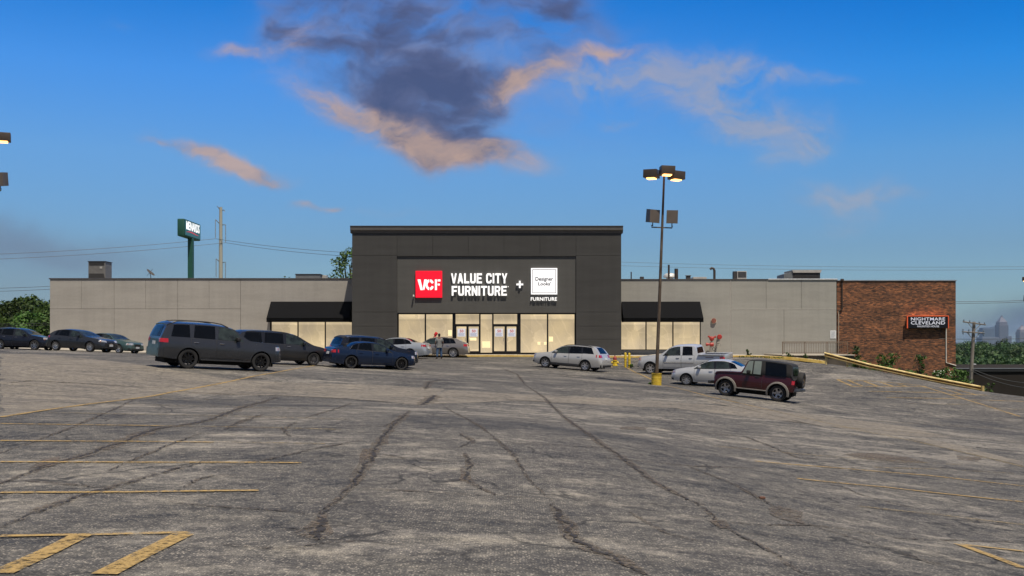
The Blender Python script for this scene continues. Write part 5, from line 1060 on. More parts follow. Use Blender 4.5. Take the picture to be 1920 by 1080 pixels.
# unseen woods added around the lot, mainly to darken what the cars reflect
g9 = random.Random(44); cl = []
for i in range(330):
    a = R(g9.uniform(33, 318)); rad = g9.uniform(112, 135); x_, y_ = -math.sin(a)*rad, math.cos(a)*rad
    for k_ in range(2): cl.append((x_+g9.uniform(-3, 3), y_+g9.uniform(-3, 3), T(x_, y_)+g9.uniform(1, 10.5), g9.uniform(2.4, 3.6)))
for i in range(260):
    a = R(g9.uniform(304, 330.5)); rad = g9.uniform(190, 330); x_, y_ = -math.sin(a)*rad, math.cos(a)*rad; cl.append((x_, y_, T(x_, y_)+g9.uniform(1, 12), g9.uniform(3, 4.5)))
V, Fq = leaf_cloud(cl, 4.5, 1.5, 91); o = bpy.data.objects.new('woodland', np_mesh('woodland', V, Fq, M_leaf)); C.objects.link(o); tag(o, 'added unseen belt of leafy woodland around the lot', 'woodland', kind='stuff')

cl = []
for i in range(420):
    Z = g9.uniform(128, 205); px = g9.uniform(1765, 2010); x_ = fX(px, Z); cl.append((x_, Z, fZ(693, Z)+g9.uniform(-3.2, .9), g9.uniform(1.2, 2.4)))
V, Fq = leaf_cloud(cl, 26, .55, 95); o = bpy.data.objects.new('undergrowth', np_mesh('undergrowth', V, Fq, M_leaf3)); C.objects.link(o); tag(o, 'dense undergrowth between the dark building and the valley wood', 'undergrowth', kind='stuff')
# ------------------------------------------------------------------ vehicles
def pchip(pts):
    x = np.array([p[0] for p in pts], float); y = np.array([p[1] for p in pts], float); o_ = np.argsort(x); x, y = x[o_], y[o_]
    h = np.diff(x); d = np.diff(y)/h; m = np.zeros(len(x)); m[0], m[-1] = d[0], d[-1]
    for i in range(1, len(x)-1):
        if d[i-1]*d[i] > 0: w1, w2 = 2*h[i]+h[i-1], h[i]+2*h[i-1]; m[i] = (w1+w2)/(w1/d[i-1]+w2/d[i])
    def f(t):
        t = min(max(t, x[0]), x[-1]); i = min(int(np.searchsorted(x, t, side='right'))-1, len(x)-2); i = max(i, 0); s_ = (t-x[i])/h[i]
        return float(y[i]*(1+2*s_)*(1-s_)**2+m[i]*h[i]*s_*(1-s_)**2+y[i+1]*s_*s_*(3-2*s_)+m[i+1]*h[i]*s_*s_*(s_-1))
    return f
M_glass = pm('car_glass', (.003, .004, .006), .06, 0, .1, 1, spec=.18); M_glass2 = pm('car_glass_clearer', (.020, .028, .026), .04, 0, .8, 2.6, spec=.6)
M_tyre = pm('tyre_rubber', (.016, .016, .017), .85, bump=.3); M_blk = pm('black_trim', (.014, .014, .015), .55); M_alloy = pm('silver_alloy', (.52, .52, .54), .28, .85); M_balloy = pm('black_alloy', (.022, .022, .024), .25, .7); M_dalloy = pm('machined_alloy', (.34, .34, .36), .25, .9)
M_chrome = pm('chrome', (.62, .63, .65), .12, 1.0); M_tail = pm('tail_light_red', (.30, .008, .010), .12, coat=1, emit=(.4, .01, .01), es=.12); M_head_l = pm('headlight_lens', (.42, .43, .45), .08, .4, .3, 6, coat=1); M_amber = pm('amber_lens', (.30, .10, .03), .15, coat=1)
M_gloss = pm('gloss_black_trim', (.008, .008, .009), .2, coat=.5); M_plate = pm('number_plate', (.45, .47, .50), .5); M_well = pm('wheel_well', (.006, .006, .006), .95); M_soft = pm('soft_top_fabric', (.012, .012, .013), .8, bump=.3, bscale=25); M_grill = pm('grille_black', (.01, .01, .011), .4)
class Car:
    def __init__(s, name, label, cat, L, hw, WB, fo, r, top, belt, mat, anchor, psi, sill=.27, tum=.34, rim='alloy', spokes=10, ra=None, nose=.20, tail=.12, wins=(), ws=None, rw=None, rwp=None, edge=.88, doors=(), rails=None, rim_r=.66, mirror=True, flare=None, belt_in=.915, wheelw=.22, notop=None, hmat=None, mmat=None, dlo=None):
        s.__dict__.update(locals()); s.xF = WB/2+fo; s.xR = s.xF-L; s.ra = ra or r+.055
        s.topf = pchip(top); s.beltf = pchip(belt)
        left = math.cos(psi) < 0; s.side = 1 if left else -1
        which, px, Z = anchor
        c, sn = math.cos(psi), math.sin(psi)
        # near wheel contact on the ground -> centre of the car
        lp = Vector((WB/2 if which == 'f' else -WB/2, s.side*(hw-.1), 0)); wp = Vector((fX(px, Z), Z, 0))
        ctr = wp-Vector((c*lp.x-sn*lp.y, sn*lp.x+c*lp.y, 0))
        def gw(lx, ly): x_, y_ = ctr.x+c*lx-sn*ly, ctr.y+sn*lx+c*ly; return G(x_, y_)
        f_ = (gw(WB/2, hw-.1)+gw(WB/2, -hw+.1))/2; b_ = (gw(-WB/2, hw-.1)+gw(-WB/2, -hw+.1))/2; l_ = (gw(WB/2, hw-.1)+gw(-WB/2, hw-.1))/2; r_ = (gw(WB/2, -hw+.1)+gw(-WB/2, -hw+.1))/2
        ctr.z = (f_+b_)/2
        s.root = thing(name, label, cat, ctr)
        fx = Vector((c*WB, sn*WB, f_-b_)).normalized(); ly = Vector((-sn*(2*hw-.2), c*(2*hw-.2), l_-r_)).normalized(); uz = fx.cross(ly).normalized(); ly = uz.cross(fx)
        s.root.rotation_euler = Matrix((fx, ly, uz)).transposed().to_euler()
        s.make()
    def W(s, x):
        df, dr = s.xF-x, x-s.xR; w = s.hw
        w *= 1-.10*max(0, 1-df/1.1)**2-s.nose*max(0, 1-df/.38)**2.2
        w *= 1-.05*max(0, 1-dr/1.0)**2-s.tail*max(0, 1-dr/.26)**2.4
        return w
    def zt(s, x): return s.topf(s.xF-x)
    def zs(s, x): return min(s.beltf(s.xF-x), s.zt(x)-.004)
    def zre(s, x): a = s.zs(x); return a+(s.zt(x)-a)*s.edge
    def bot(s, x):
        z = s.sill+.05*max(0, 1-(s.xF-x)/.5)+.06*max(0, 1-(x-s.xR)/.6)
        for xc in (s.WB/2, -s.WB/2):
            d = abs(x-xc)
            if d <= s.ra: z = max(z, s.r+math.sqrt(max(0, s.ra**2-d*d)))
        return z
    def ys(s, x, z):
        a = s.zs(x); w = s.W(x); 
        if z <= a:
            t = (z-.2)/max(.2, a-.2); return w*(1-.085*max(0, 1-t*1.5)**2-.085*max(0, (t-.55)/.45)**2)
        k_ = z-a; return max(.05, w*s.belt_in-k_*s.tum-.06*k_*k_)
    def ye(s, x): return s.ys(x, s.zre(x))
    def tp(s, x, y):
        e = s.ye(x); q = min(1, abs(y)/e); zr_ = s.zre(x); return zr_+(s.zt(x)-zr_)*(1-q**2.6)
    def xsurf(s, y, z, end, lim=None):
        """x of the front (+1) or rear (-1) skin at height z and width y"""
        x1 = s.xF if end > 0 else s.xR; x0 = x1-end*1.6
        ins = lambda x: abs(y) <= s.ys(x, z) and (z <= s.zs(x) or z <= s.tp(x, y))
        if ins(x1): return x1
        n_ = 40; prev = x1
        for i in range(1, n_+1):
            x = x1+(x0-x1)*i/n_
            if ins(x):
                lo, hi = x, prev
                for _ in range(12):
                    m_ = (lo+hi)/2
                    if ins(m_): lo = m_
                    else: hi = m_
                return lo
            prev = x
        return x0
    def P_(s, mb, name, mat, par=None, smooth=35): return mb.build(name, mat, par or s.root, world=False, smooth=smooth)
    def endpatch(s, end, y0, y1, z0, z1, off=.012, ny=10, nz=4, slant=0, lim=.30):
        mb = MB(); g = []; xl = (s.xF if end > 0 else s.xR)-end*lim
        for j in range(nz+1):
            z = z0+(z1-z0)*j/nz
            for i in range(ny+1):
                y = y0+(y1-y0)*i/ny; z_ = z+slant*abs(y-y0)/max(.01, abs(y1-y0)); yl = s.ys(xl, z_)/s.hw; y = y*min(1, yl/.985); g.append((s.xsurf(y, z_, end)+end*off, y*(1+.004), z_))
        k_ = ny+1; n0 = len(g); back = [(x-end*.05, y*.995, z) for x, y, z in g]
        fs = [(j*k_+i, j*k_+i+1, (j+1)*k_+i+1, (j+1)*k_+i) for j in range(nz) for i in range(ny)]
        rim = [i for i in range(k_)]+[j*k_+ny for j in range(1, nz+1)]+[nz*k_+i for i in range(ny-1, -1, -1)]+[j*k_ for j in range(nz-1, 0, -1)]
        fs += [(a, b, b+n0, a+n0) for a, b in zip(rim, rim[1:]+rim[:1])]
        mb.add(g+back, fs); return mb
    def sidepatch(s, sg, xr, xf, zlo, zhi, off=.006, nx=8, nz=5, mb=None, mi=0, back=.0):
        """xr, xf, zlo, zhi: callables giving rear x(z), front x(z), low z(x), high z(x)"""
        mb = mb or MB(); g = []
        for j in range(nz+1):
            t = j/nz
            for i in range(nx+1):
                x = None; z = .9
                for _ in range(6):
                    a, b = xr(z), xf(z); x = a+(b-a)*i/nx; lo, hi = zlo(x), zhi(x); z = lo+(hi-lo)*t
                g.append((x, sg*(s.ys(x, z)+off), z))
        k_ = nx+1; fs = [(j*k_+i, j*k_+i+1, (j+1)*k_+i+1, (j+1)*k_+i) for j in range(nz) for i in range(nx)]
        n0 = len(g); rim = [i for i in range(k_)]+[j*k_+nx for j in range(1, nz+1)]+[nz*k_+i for i in range(nx-1, -1, -1)]+[j*k_ for j in range(nz-1, 0, -1)]
        fs += [(a, b, b+n0, a+n0) for a, b in zip(rim, rim[1:]+rim[:1])]
        mb.add(g+[(x, y-sg*(off+.004), z) for x, y, z in g], fs, mi); return mb
    def toppatch(s, x0, x1, f=.93, off=.008, nx=8, ny=10, y0=None):
        mb = MB(); g = []
        for i in range(nx+1):
            x = x0+(x1-x0)*i/nx; e = s.ye(x)*f; d = (s.zt(x+.02)-s.zt(x-.02))/.04; nv = Vector((-d, 0, 1)).normalized()*off
            for j in range(ny+1): y = e*(2*j/ny-1); g.append((x+nv.x, y, s.tp(x, y)+nv.z))
        k_ = ny+1; fs = [(i*k_+j, (i+1)*k_+j, (i+1)*k_+j+1, i*k_+j+1) for i in range(nx) for j in range(ny)]; n0 = len(g)
        rim = [i for i in range(k_)]+[j*k_+ny for j in range(1, nx+1)]+[nx*k_+i for i in range(ny-1, -1, -1)]+[j*k_ for j in range(nx-1, 0, -1)]
        fs += [(a, b, b+n0, a+n0) for a, b in zip(rim, rim[1:]+rim[:1])]
        mb.add(g+[(x, y, z-off-.004) for x, y, z in g], fs); return mb
    def make(s):
        st = list(np.linspace(s.xR, s.xF, 64))+[s.xF-p[0] for p in s.top]
        for xc in (s.WB/2, -s.WB/2): st += [xc+s.ra*math.cos(a) for a in np.linspace(0, math.pi, 17)]+[xc-s.ra-.004, xc+s.ra+.004, xc-s.ra*.999, xc+s.ra*.999]
        st += list(np.linspace(s.xF-.35, s.xF, 9))+list(np.linspace(s.xR, s.xR+.3, 9))
        st = sorted(set(round(min(max(x, s.xR), s.xF), 4) for x in st)); NL, NGR, NT = 9, 5, 6
        rows = []; 
        for x in st:
            b, a, zr_, t = s.bot(x), s.zs(x), s.zre(x), s.zt(x); b = min(b, a-.01); row = []
            for i in range(NL): z = b+(a-b)*i/(NL-1); row.append((s.ys(x, z), z))
            for i in range(1, NGR+1): z = a+(zr_-a)*i/NGR; row.append((s.ys(x, z), z))
            e = row[-1][0]
            for i in range(1, NT+1): q = 1-(i/NT); row.append((e*q, zr_+(t-zr_)*(1-q**2.6)))
            rows.append([(x, y, z) for y, z in row]+[(x, -y, z) for y, z in row[-2::-1]])
        nr = len(rows[0]); V = [p for r_ in rows for p in r_]; F1, F2 = [], []
        for i in range(len(rows)-1):
            for j in range(nr-1):
                f_ = (i*nr+j, i*nr+j+1, (i+1)*nr+j+1, (i+1)*nr+j); jj = min(j, nr-2-j)
                if s.notop and jj >= NL-1 and s.xF-st[i] > s.notop: F2.append(f_)
                else: F1.append(f_)
        F1 += [tuple(range(nr)), tuple((len(rows)-1)*nr+j for j in range(nr))]
        mb = MB(); mb.add(V, F1); s.P_(mb, 'body', s.mat, smooth=28)
        if F2: mb = MB(); mb.add(V, F2); s.P_(mb, 'soft_top', M_soft, smooth=28)
        mb = MB(); mb.box(s.xR+.3, s.xF-.3, -s.hw+.36, s.hw-.36, .20, .62); mb.box(-s.WB/2+s.ra+.03, s.WB/2-s.ra-.03, -s.hw+.10, s.hw-.10, s.sill+.01, s.sill+.25)
        for xc in (s.WB/2, -s.WB/2): mb.tube([(xc, -s.hw+.3, s.r), (xc, s.hw-.3, s.r)], .05, 6)
        s.P_(mb, 'underbody', M_well, smooth=None)
        mb = MB()
        for xc in (s.WB/2, -s.WB/2):
            for sg in (-1, 1):
                mb = MB(); seg = 20; a0 = -.35; vs = []
                for yy in (s.hw-.42, s.hw-.035-.02):
                    for k_ in range(seg+1): a = a0+(math.pi-2*a0)*k_/seg; vs.append((xc+s.ra*.995*math.cos(a), sg*yy, s.r+s.ra*.995*math.sin(a)))
                mb.add(vs, [(k_, k_+1, seg+k_+2, seg+k_+1) for k_ in range(seg)]+[tuple(range(seg+1))]); s.P_(mb, 'wheel_well', M_well, smooth=None)
        rimm = {'alloy': M_alloy, 'black': M_balloy, 'dark': M_dalloy}[s.rim]
        for xc in (s.WB/2, -s.WB/2):
            for sg in (-1, 1): s.wheel(xc, sg, rimm)
        # glass
        if s.dlo and s.wins:
            ra_, fa_ = s.wins[-1], s.wins[0]
            for sg in (-1, 1):
                def l2(b_, t_, e): return lambda z: s.xF-(b_+(t_-b_)*min(1, max(0, (z-s.beltf(b_))/max(.1, s.zmax()-s.beltf(b_)-.1))))+e
                mb = s.sidepatch(sg, l2(ra_[0], ra_[1], -.04), l2(fa_[2], fa_[3], .05), lambda x: s.zs(x)+.008, lambda x: max(s.zs(x)+.012, s.zre(x)-.018), .0035, 20, 5); s.P_(mb, 'window_trim', s.dlo)
        for (rb_, rt, fb, ft, gl) in s.wins:
            def lin(b_, t_): return lambda z: s.xF-(b_+(t_-b_)*min(1, max(0, (z-s.beltf(b_))/max(.1, s.zmax()-s.beltf(b_)-.1))))
            for sg in (-1, 1):
                mb = s.sidepatch(sg, lin(rb_, rt), lin(fb, ft), lambda x: s.zs(x)+.025, lambda x: max(s.zs(x)+.03, s.zre(x)-.035), .007, 12, 5); s.P_(mb, 'side_window', gl or M_glass)
        if s.ws: s.P_(s.toppatch(s.xF-s.ws[1], s.xF-s.ws[0], .92), 'windshield', M_glass2)
        if s.rw: s.P_(s.toppatch(s.xF-s.rw[1], s.xF-s.rw[0], .88), 'rear_window', M_glass)
        if s.rwp: s.P_(s.endpatch(-1, -s.rwp[0], s.rwp[0], s.rwp[1], s.rwp[2], .010, 12, 6), 'rear_window', M_glass)
        for (dr, df, hz) in s.doors:
            for sg in (-1, 1):
                def xr(z, dr=dr):
                    x = s.xF-dr; 
                    if z < s.r+s.ra+.03: x = max(x, -s.WB/2+math.sqrt(max(0, (s.ra+.05)**2-(z-s.r)**2)))
                    return x
                def xf(z, df=df):
                    x = s.xF-df
                    if z < s.r+s.ra+.03: x = min(x, s.WB/2-math.sqrt(max(0, (s.ra+.05)**2-(z-s.r)**2)))
                    return x
                lo = lambda x: s.sill+.10
                mb = s.sidepatch(sg, lambda z: xr(z)-.006, lambda z: xf(z)+.006, lambda x: lo(x)-.006, lambda x: s.zs(x)+.004, .0025, 10, 8, mi=1)
                s.sidepatch(sg, lambda z: xr(z)+.006, lambda z: xf(z)-.006, lambda x: lo(x)+.006, lambda x: s.zs(x)-.008, .0075, 10, 8, mb, 0)
                d = mb.build('door', [s.mat, M_blk], s.root, world=False, smooth=30)
                hx = s.xF-dr+.22; y = s.ys(hx, hz)+.03; mb = MB(); mb.tube([(hx-.10, sg*(y-.028), hz), (hx-.07, sg*y, hz), (hx+.08, sg*y, hz), (hx+.11, sg*(y-.028), hz)], .014, 6); s.P_(mb, 'handle', s.handle_mat(), d)
        if s.mirror:
            d0 = min(p[2] for p in s.wins)+.32 if s.wins else 1.5; mx = s.xF-d0; mz = s.zs(mx)+.10
            for sg in (-1, 1):
                y = s.ys(mx, mz); mb = MB(); mb.bbox(mx-.07, mx+.09, sg*(y+.03) if sg > 0 else sg*(y+.22), sg*(y+.22) if sg > 0 else sg*(y+.03), mz-.07, mz+.08, .04); mb.tube([(mx, sg*(y-.02), mz-.05), (mx, sg*(y+.06), mz-.03)], .03, 6); s.P_(mb, 'mirror', s.mirror_mat())
        if s.rails:
            for sg in (-1, 1):
                d0, d1, hh = s.rails[:3]; pts = []
                for t in np.linspace(0, 1, 9): x = s.xF-(d0+(d1-d0)*t); e = s.ye(x)*.93; pts.append((x, sg*e, s.tp(x, e)+hh*(math.sin(math.pi*t)**.35)))
                mb = MB(); mb.tube(pts, .022, 6); s.P_(mb, 'roof_rail', s.rails[3])
        if s.flare:
            for xc in (s.WB/2, -s.WB/2):
                for sg in (-1, 1):
                    mb = MB(); nn = 15; vs = []; fw, fy = s.flare[0], s.flare[1]
                    for k_ in range(nn):
                        a = -.25+(math.pi+.5)*k_/(nn-1)
                        for rr_, dy in ((s.ra-.005, -.03), (s.ra-.005, fy), (s.ra+fw*.8, fy*.9), (s.ra+fw, .0)):
                            x = xc+rr_*math.cos(a); z = s.r+rr_*math.sin(a); vs.append((x, sg*(s.ys(min(max(x, s.xR), s.xF), min(z, s.zs(x)))+dy), z))
                    mb.add(vs, [(k_*4+j, k_*4+(j+1) % 4, k_*4+4+(j+1) % 4, k_*4+4+j) for k_ in range(nn-1) for j in range(4)]+[(0,1,2,3), tuple((nn-1)*4+j for j in range(4))]); s.P_(mb, 'fender_flare', s.flare[2])
    def zmax(s): return max(p[1] for p in s.top)
    def handle_mat(s): return s.hmat or s.mat
    def mirror_mat(s): return s.mmat or s.mat
    def wheel(s, xc, sg, rimm):
        yo = s.hw-.035; w = s.wheelw; r = s.r; rr_ = r*s.rim_r; c0 = (xc, 0, r)
        h = MB(); h.lathe([(0, sg*(yo-.10)), (rr_*.72, sg*(yo-.10)), (rr_*.72, sg*(yo-.12)), (.0, sg*(yo-.12))], 16, 'y', c0); wo_ = s.P_(h, 'wheel', pm('brake_disc', (.10, .09, .085), .5, .7))
        t = MB(); t.lathe([(rr_-.01, sg*(yo-w+.02)), (rr_+.02, sg*(yo-w)), (r-.03, sg*(yo-w)), (r-.002, sg*(yo-w+.03)), (r, sg*(yo-w/2)), (r-.004, sg*(yo-.035)), (r-.03, sg*(yo-.002)), (rr_+.03, sg*(yo+.004)), (rr_, sg*(yo-.01)), (rr_, sg*(yo-.08))], 32, 'y', c0); t.f = t.f[:-2] if len(t.f[-1]) > 4 else t.f; t.mi = t.mi[:len(t.f)]; s.P_(t, 'tyre', M_tyre, wo_, 40)
        m = MB(); m.lathe([(rr_+.003, sg*(yo-.09)), (rr_+.003, sg*(yo-.008)), (rr_*.93, sg*(yo-.012)), (rr_*.90, sg*(yo-.05)), (rr_*.90, sg*(yo-.09))], 32, 'y', c0); m.f = m.f[:-2]; m.mi = m.mi[:len(m.f)]
        m.lathe([(0, sg*(yo-.02)), (rr_*.17, sg*(yo-.022)), (rr_*.24, sg*(yo-.05)), (rr_*.24, sg*(yo-.085)), (0, sg*(yo-.085))], 16, 'y', c0)
        for k_ in range(s.spokes):
            a = 2*math.pi*k_/s.spokes; ca, sa = math.cos(a), math.sin(a); wd0, wd1 = rr_*.085*10/s.spokes**.9*1.1, rr_*.06*10/s.spokes**.9*1.1
            def q(rad, t_, y): return (xc+rad*ca-t_*sa, sg*y, r+rad*sa+t_*ca)
            vs = [q(rr_*.18, -wd0, yo-.03), q(rr_*.18, wd0, yo-.03), q(rr_*.93, wd1, yo-.018), q(rr_*.93, -wd1, yo-.018), q(rr_*.18, -wd0, yo-.07), q(rr_*.18, wd0, yo-.07), q(rr_*.93, wd1, yo-.055), q(rr_*.93, -wd1, yo-.055)]
            m.add(vs, [(0,1,2,3), (7,6,5,4), (0,4,5,1), (1,5,6,2), (2,6,7,3), (3,7,4,0)])
        s.P_(m, 'rim', rimm, wo_, 30)
def dress(c, front=True, tl=(.62, .97, .78, 1.0), hl=(.45, .97, .62, .80), grille=(.42, .38, .62), plate=(.62, .80), bump_z=(.30, .55), low=None, hlm=None, tlm=None, bmat=None, tl_slant=0, hl_slant=0):
    """lights, grille, plate, bumpers on both ends"""
    hw = c.hw
    for sg in (-1, 1):
        mb = c.endpatch(-1, sg*hw*tl[0], sg*hw*tl[1], tl[2], tl[3], .014, 10, 4, tl_slant); c.P_(mb, 'tail_light', tlm or M_tail)
        mb = c.endpatch(1, sg*hw*hl[0], sg*hw*hl[1], hl[2], hl[3], .014, 10, 4, hl_slant); h_ = c.P_(mb, 'headlight', hlm or M_head_l)
        mb = c.endpatch(1, sg*hw*(hl[1]-.03), sg*hw*hl[1], hl[2]+.02, hl[3]-.03+hl_slant, .018, 4, 2, lim=.22); c.P_(mb, 'turn_signal', M_amber, h_)
    mb = c.endpatch(1, -hw*grille[0], hw*grille[0], grille[1], grille[2], .010, 12, 4); g_ = c.P_(mb, 'grille', M_grill)
    mb = c.endpatch(1, -hw*.10, hw*.10, (grille[1]+grille[2])/2-.035, (grille[1]+grille[2])/2+.035, .022, 4, 2); c.P_(mb, 'badge', M_chrome, g_)
    mb = c.endpatch(1, -hw*.93, hw*.93, c.sill+.07, c.sill+.17, .016, 14, 2); c.P_(mb, 'bumper', bmat or M_blk)
    mb = c.endpatch(-1, -hw*.97, hw*.97, bump_z[0], bump_z[1], .035, 16, 4); c.P_(mb, 'bumper', bmat or c.mat)
    mb = c.endpatch(-1, -.17, .17, plate[0], plate[0]+.13, .045 if plate[0] < bump_z[1] else .02, 2, 2); c.P_(mb, 'number_plate', M_plate)
    mb = c.endpatch(1, -.17, .17, bump_z[0]+.09, bump_z[0]+.22, .035, 2, 2); c.P_(mb, 'number_plate', M_plate)
mk = Car
gunmetal = paint('gunmetal_paint', (.046, .050, .059), .55, .26); graphite = paint('graphite_paint', (.040, .042, .048), .6, .3); navy = paint('navy_paint', (.006, .016, .045), .3, .25); midnight = paint('midnight_paint', (.008, .011, .020), .3, .25)
darkmur = paint('dark_blue_black_paint', (.010, .013, .024), .3, .25); mazda = paint('slate_paint', (.028, .032, .040)); teal = paint('teal_paint', (.055, .100, .100), .3); white = paint('pale_silver_paint', (.32, .35, .39), .3, .3); bmw = paint('bronze_grey_paint', (.24, .22, .205), .55, .22)
silver = paint('silver_paint', (.47, .47, .46), .35, .32); silver2 = paint('bright_silver_paint', (.55, .56, .57), .35, .32); silverT = paint('silver_white_paint', (.50, .515, .53), .25, .34); maroon = paint('maroon_paint', (.036, .004, .007), .1, .3)
flare_m = pm('flare_plastic', (.15, .14, .13), .7)
D = R
# 1 Sequoia-like full size SUV
c = mk('parked_suv', 'large charcoal grey full-size SUV with roof rails and black wheels', 'SUV', L=5.22, hw=1.0, WB=3.10, fo=.96, r=.405, psi=D(36), anchor=('r', 351, 40.6), mat=gunmetal,
    top=[(0,.86),(.04,1.02),(.16,1.14),(.7,1.21),(1.42,1.27),(2.18,1.76),(2.5,1.85),(3.3,1.90),(4.3,1.89),(4.80,1.84),(4.93,1.77),(5.12,1.36),(5.185,1.14),(5.205,.9),(5.22,.55)],
    belt=[(0,.80),(.16,1.02),(1.4,1.17),(2.6,1.22),(4.8,1.26),(5.10,1.20),(5.185,1.10),(5.22,.54)], tum=.26, rim='black', spokes=8, sill=.38, wins=[(2.86,2.80,1.72,2.32,M_glass2),(3.88,3.82,2.98,2.98,M_glass),(4.80,4.66,4.02,4.04,M_glass)],
    ws=(1.50,2.20), rwp=(.66,1.26,1.70), doors=[(2.92,1.82,1.08),(3.98,2.93,1.08)], rails=(2.4,4.85,.12,M_blk), hmat=M_chrome, mmat=M_blk, tail=.10, nose=.16)
dress(c, tl=(.70,.985,1.03,1.19), hl=(.58,.99,.90,1.06), grille=(.50,.72,1.04), plate=(.92,1.05), bump_z=(.48,.78), bmat=gunmetal)
c.P_(c.toppatch(c.xF-4.93, c.xF-4.74, .97, .04, 3, 8), 'spoiler', gunmetal)
for sg in (-1, 1): mb = MB(); mb.bbox(-1.05, 1.05, sg*1.0-.10 if sg > 0 else -1.06, 1.06 if sg > 0 else -.9, .36, .41, .015); c.P_(mb, 'running_board', M_blk)
# 2 minivan
c = mk('parked_minivan', 'dark grey minivan parked behind the large charcoal SUV', 'minivan', L=5.14, hw=.99, WB=3.08, fo=.93, r=.345, psi=D(36), anchor=('f', 587, 52.5), dlo=M_gloss, mat=graphite,
    top=[(0,.66),(.05,.80),(.25,.93),(.95,1.08),(1.2,1.20),(1.95,1.60),(2.4,1.69),(3.4,1.73),(4.6,1.70),(4.86,1.62),(5.0,1.2),(5.08,.9),(5.14,.72)], belt=[(0,.62),(.25,.82),(1.0,1.0),(2.6,1.06),(4.8,1.08),(5.14,.70)], tum=.24, rim='dark', spokes=10, sill=.25,
    wins=[(2.52,2.46,1.22,2.10,M_glass2),(3.68,3.62,2.64,2.66,M_glass),(4.84,4.62,3.80,3.84,M_glass)], ws=(1.05,1.98), rwp=(.68,1.14,1.56), doors=[(2.58,1.45,.95),(3.72,2.59,.95)], hmat=M_chrome, rails=(2.3,4.6,.03,M_blk))
dress(c, tl=(.78,.985,.95,1.40), hl=(.45,.985,.66,.84), grille=(.40,.48,.70), plate=(.80,.9))
# 3 navy sedan
c = mk('parked_sedan', 'navy blue sedan with black wheels, foremost car left of the entrance', 'car', L=4.70, hw=.915, WB=2.81, fo=.88, r=.335, psi=D(29), anchor=('r', 657.5, 51.6), dlo=M_gloss, mat=navy,
    top=[(0,.58),(.04,.70),(.2,.80),(.8,.92),(1.30,.99),(2.05,1.35),(2.4,1.42),(2.8,1.435),(3.3,1.38),(4.02,1.10),(4.5,1.06),(4.62,1.0),(4.67,.80),(4.70,.7)], belt=[(0,.55),(.2,.73),(1.2,.88),(2.5,.94),(3.8,.99),(4.5,.98),(4.70,.68)], tum=.42, rim='black', spokes=10, sill=.22,
    wins=[(2.50,2.44,1.45,2.10,M_glass2),(3.34,3.20,2.58,2.58,M_glass),(3.78,3.50,3.42,3.28,M_glass)], ws=(1.36,2.10), rw=(3.30,4.0), doors=[(2.54,1.42,.80),(3.42,2.55,.82)], hmat=navy, rim_r=.70)
dress(c, tl=(.52,.985,.80,.95), hl=(.50,.985,.60,.74), grille=(.34,.36,.70), plate=(.70,.8), hl_slant=.03)
# 4 dark crossover behind
c = mk('parked_crossover', 'near black crossover with silver roof rails behind the navy sedan', 'SUV', L=4.80, hw=.96, WB=2.79, fo=.95, r=.37, psi=D(31), anchor=('f', 757, 54.8), dlo=M_gloss, mat=midnight,
    top=[(0,.70),(.05,.86),(.2,.98),(.9,1.08),(1.3,1.15),(2.05,1.58),(2.4,1.66),(3.2,1.70),(4.2,1.66),(4.45,1.58),(4.68,1.15),(4.76,.9),(4.80,.75)], belt=[(0,.66),(.2,.88),(1.2,1.02),(2.6,1.07),(4.3,1.12),(4.80,.72)], tum=.32, rim='black', spokes=10, sill=.28,
    wins=[(2.6,2.54,1.48,2.18,M_glass2),(3.55,3.45,2.70,2.70,M_glass),(4.35,4.12,3.66,3.60,M_glass)], ws=(1.36,2.08), rwp=(.66,1.20,1.56), doors=[(2.66,1.5,.95),(3.62,2.67,.97)], rails=(2.2,4.3,.05,M_chrome))
dress(c, tl=(.6,.985,.95,1.12), hl=(.50,.985,.78,.94), grille=(.42,.55,.86), plate=(.85,.95)); c.P_(c.toppatch(c.xF-4.46, c.xF-4.28, .97, .04, 3, 8), 'spoiler', M_blk)
# 5 white sedan
c = mk('parked_sedan', 'pale silver sedan seen behind the near black crossover, facing left', 'car', L=4.80, hw=.92, WB=2.78, fo=.93, r=.335, psi=D(170), anchor=('r', 769, 67.5), dlo=M_gloss, mat=white,
    top=[(0,.58),(.04,.70),(.2,.80),(.8,.93),(1.30,1.0),(2.05,1.37),(2.4,1.43),(2.9,1.45),(3.3,1.40),(4.0,1.13),(4.55,1.08),(4.68,1.0),(4.75,.80),(4.80,.7)], belt=[(0,.55),(.2,.73),(1.2,.90),(2.5,.95),(3.8,1.0),(4.5,1.0),(4.80,.68)], tum=.40, rim='alloy', spokes=10, sill=.22,
    wins=[(2.50,2.44,1.45,2.10,M_glass2),(3.34,3.20,2.58,2.58,M_glass),(3.78,3.50,3.42,3.28,M_glass)], ws=(1.36,2.10), rw=(3.32,3.98), doors=[(2.54,1.42,.82),(3.42,2.55,.84)])
dress(c, tl=(.52,.985,.84,.98), hl=(.50,.985,.60,.74), plate=(.70,.8))
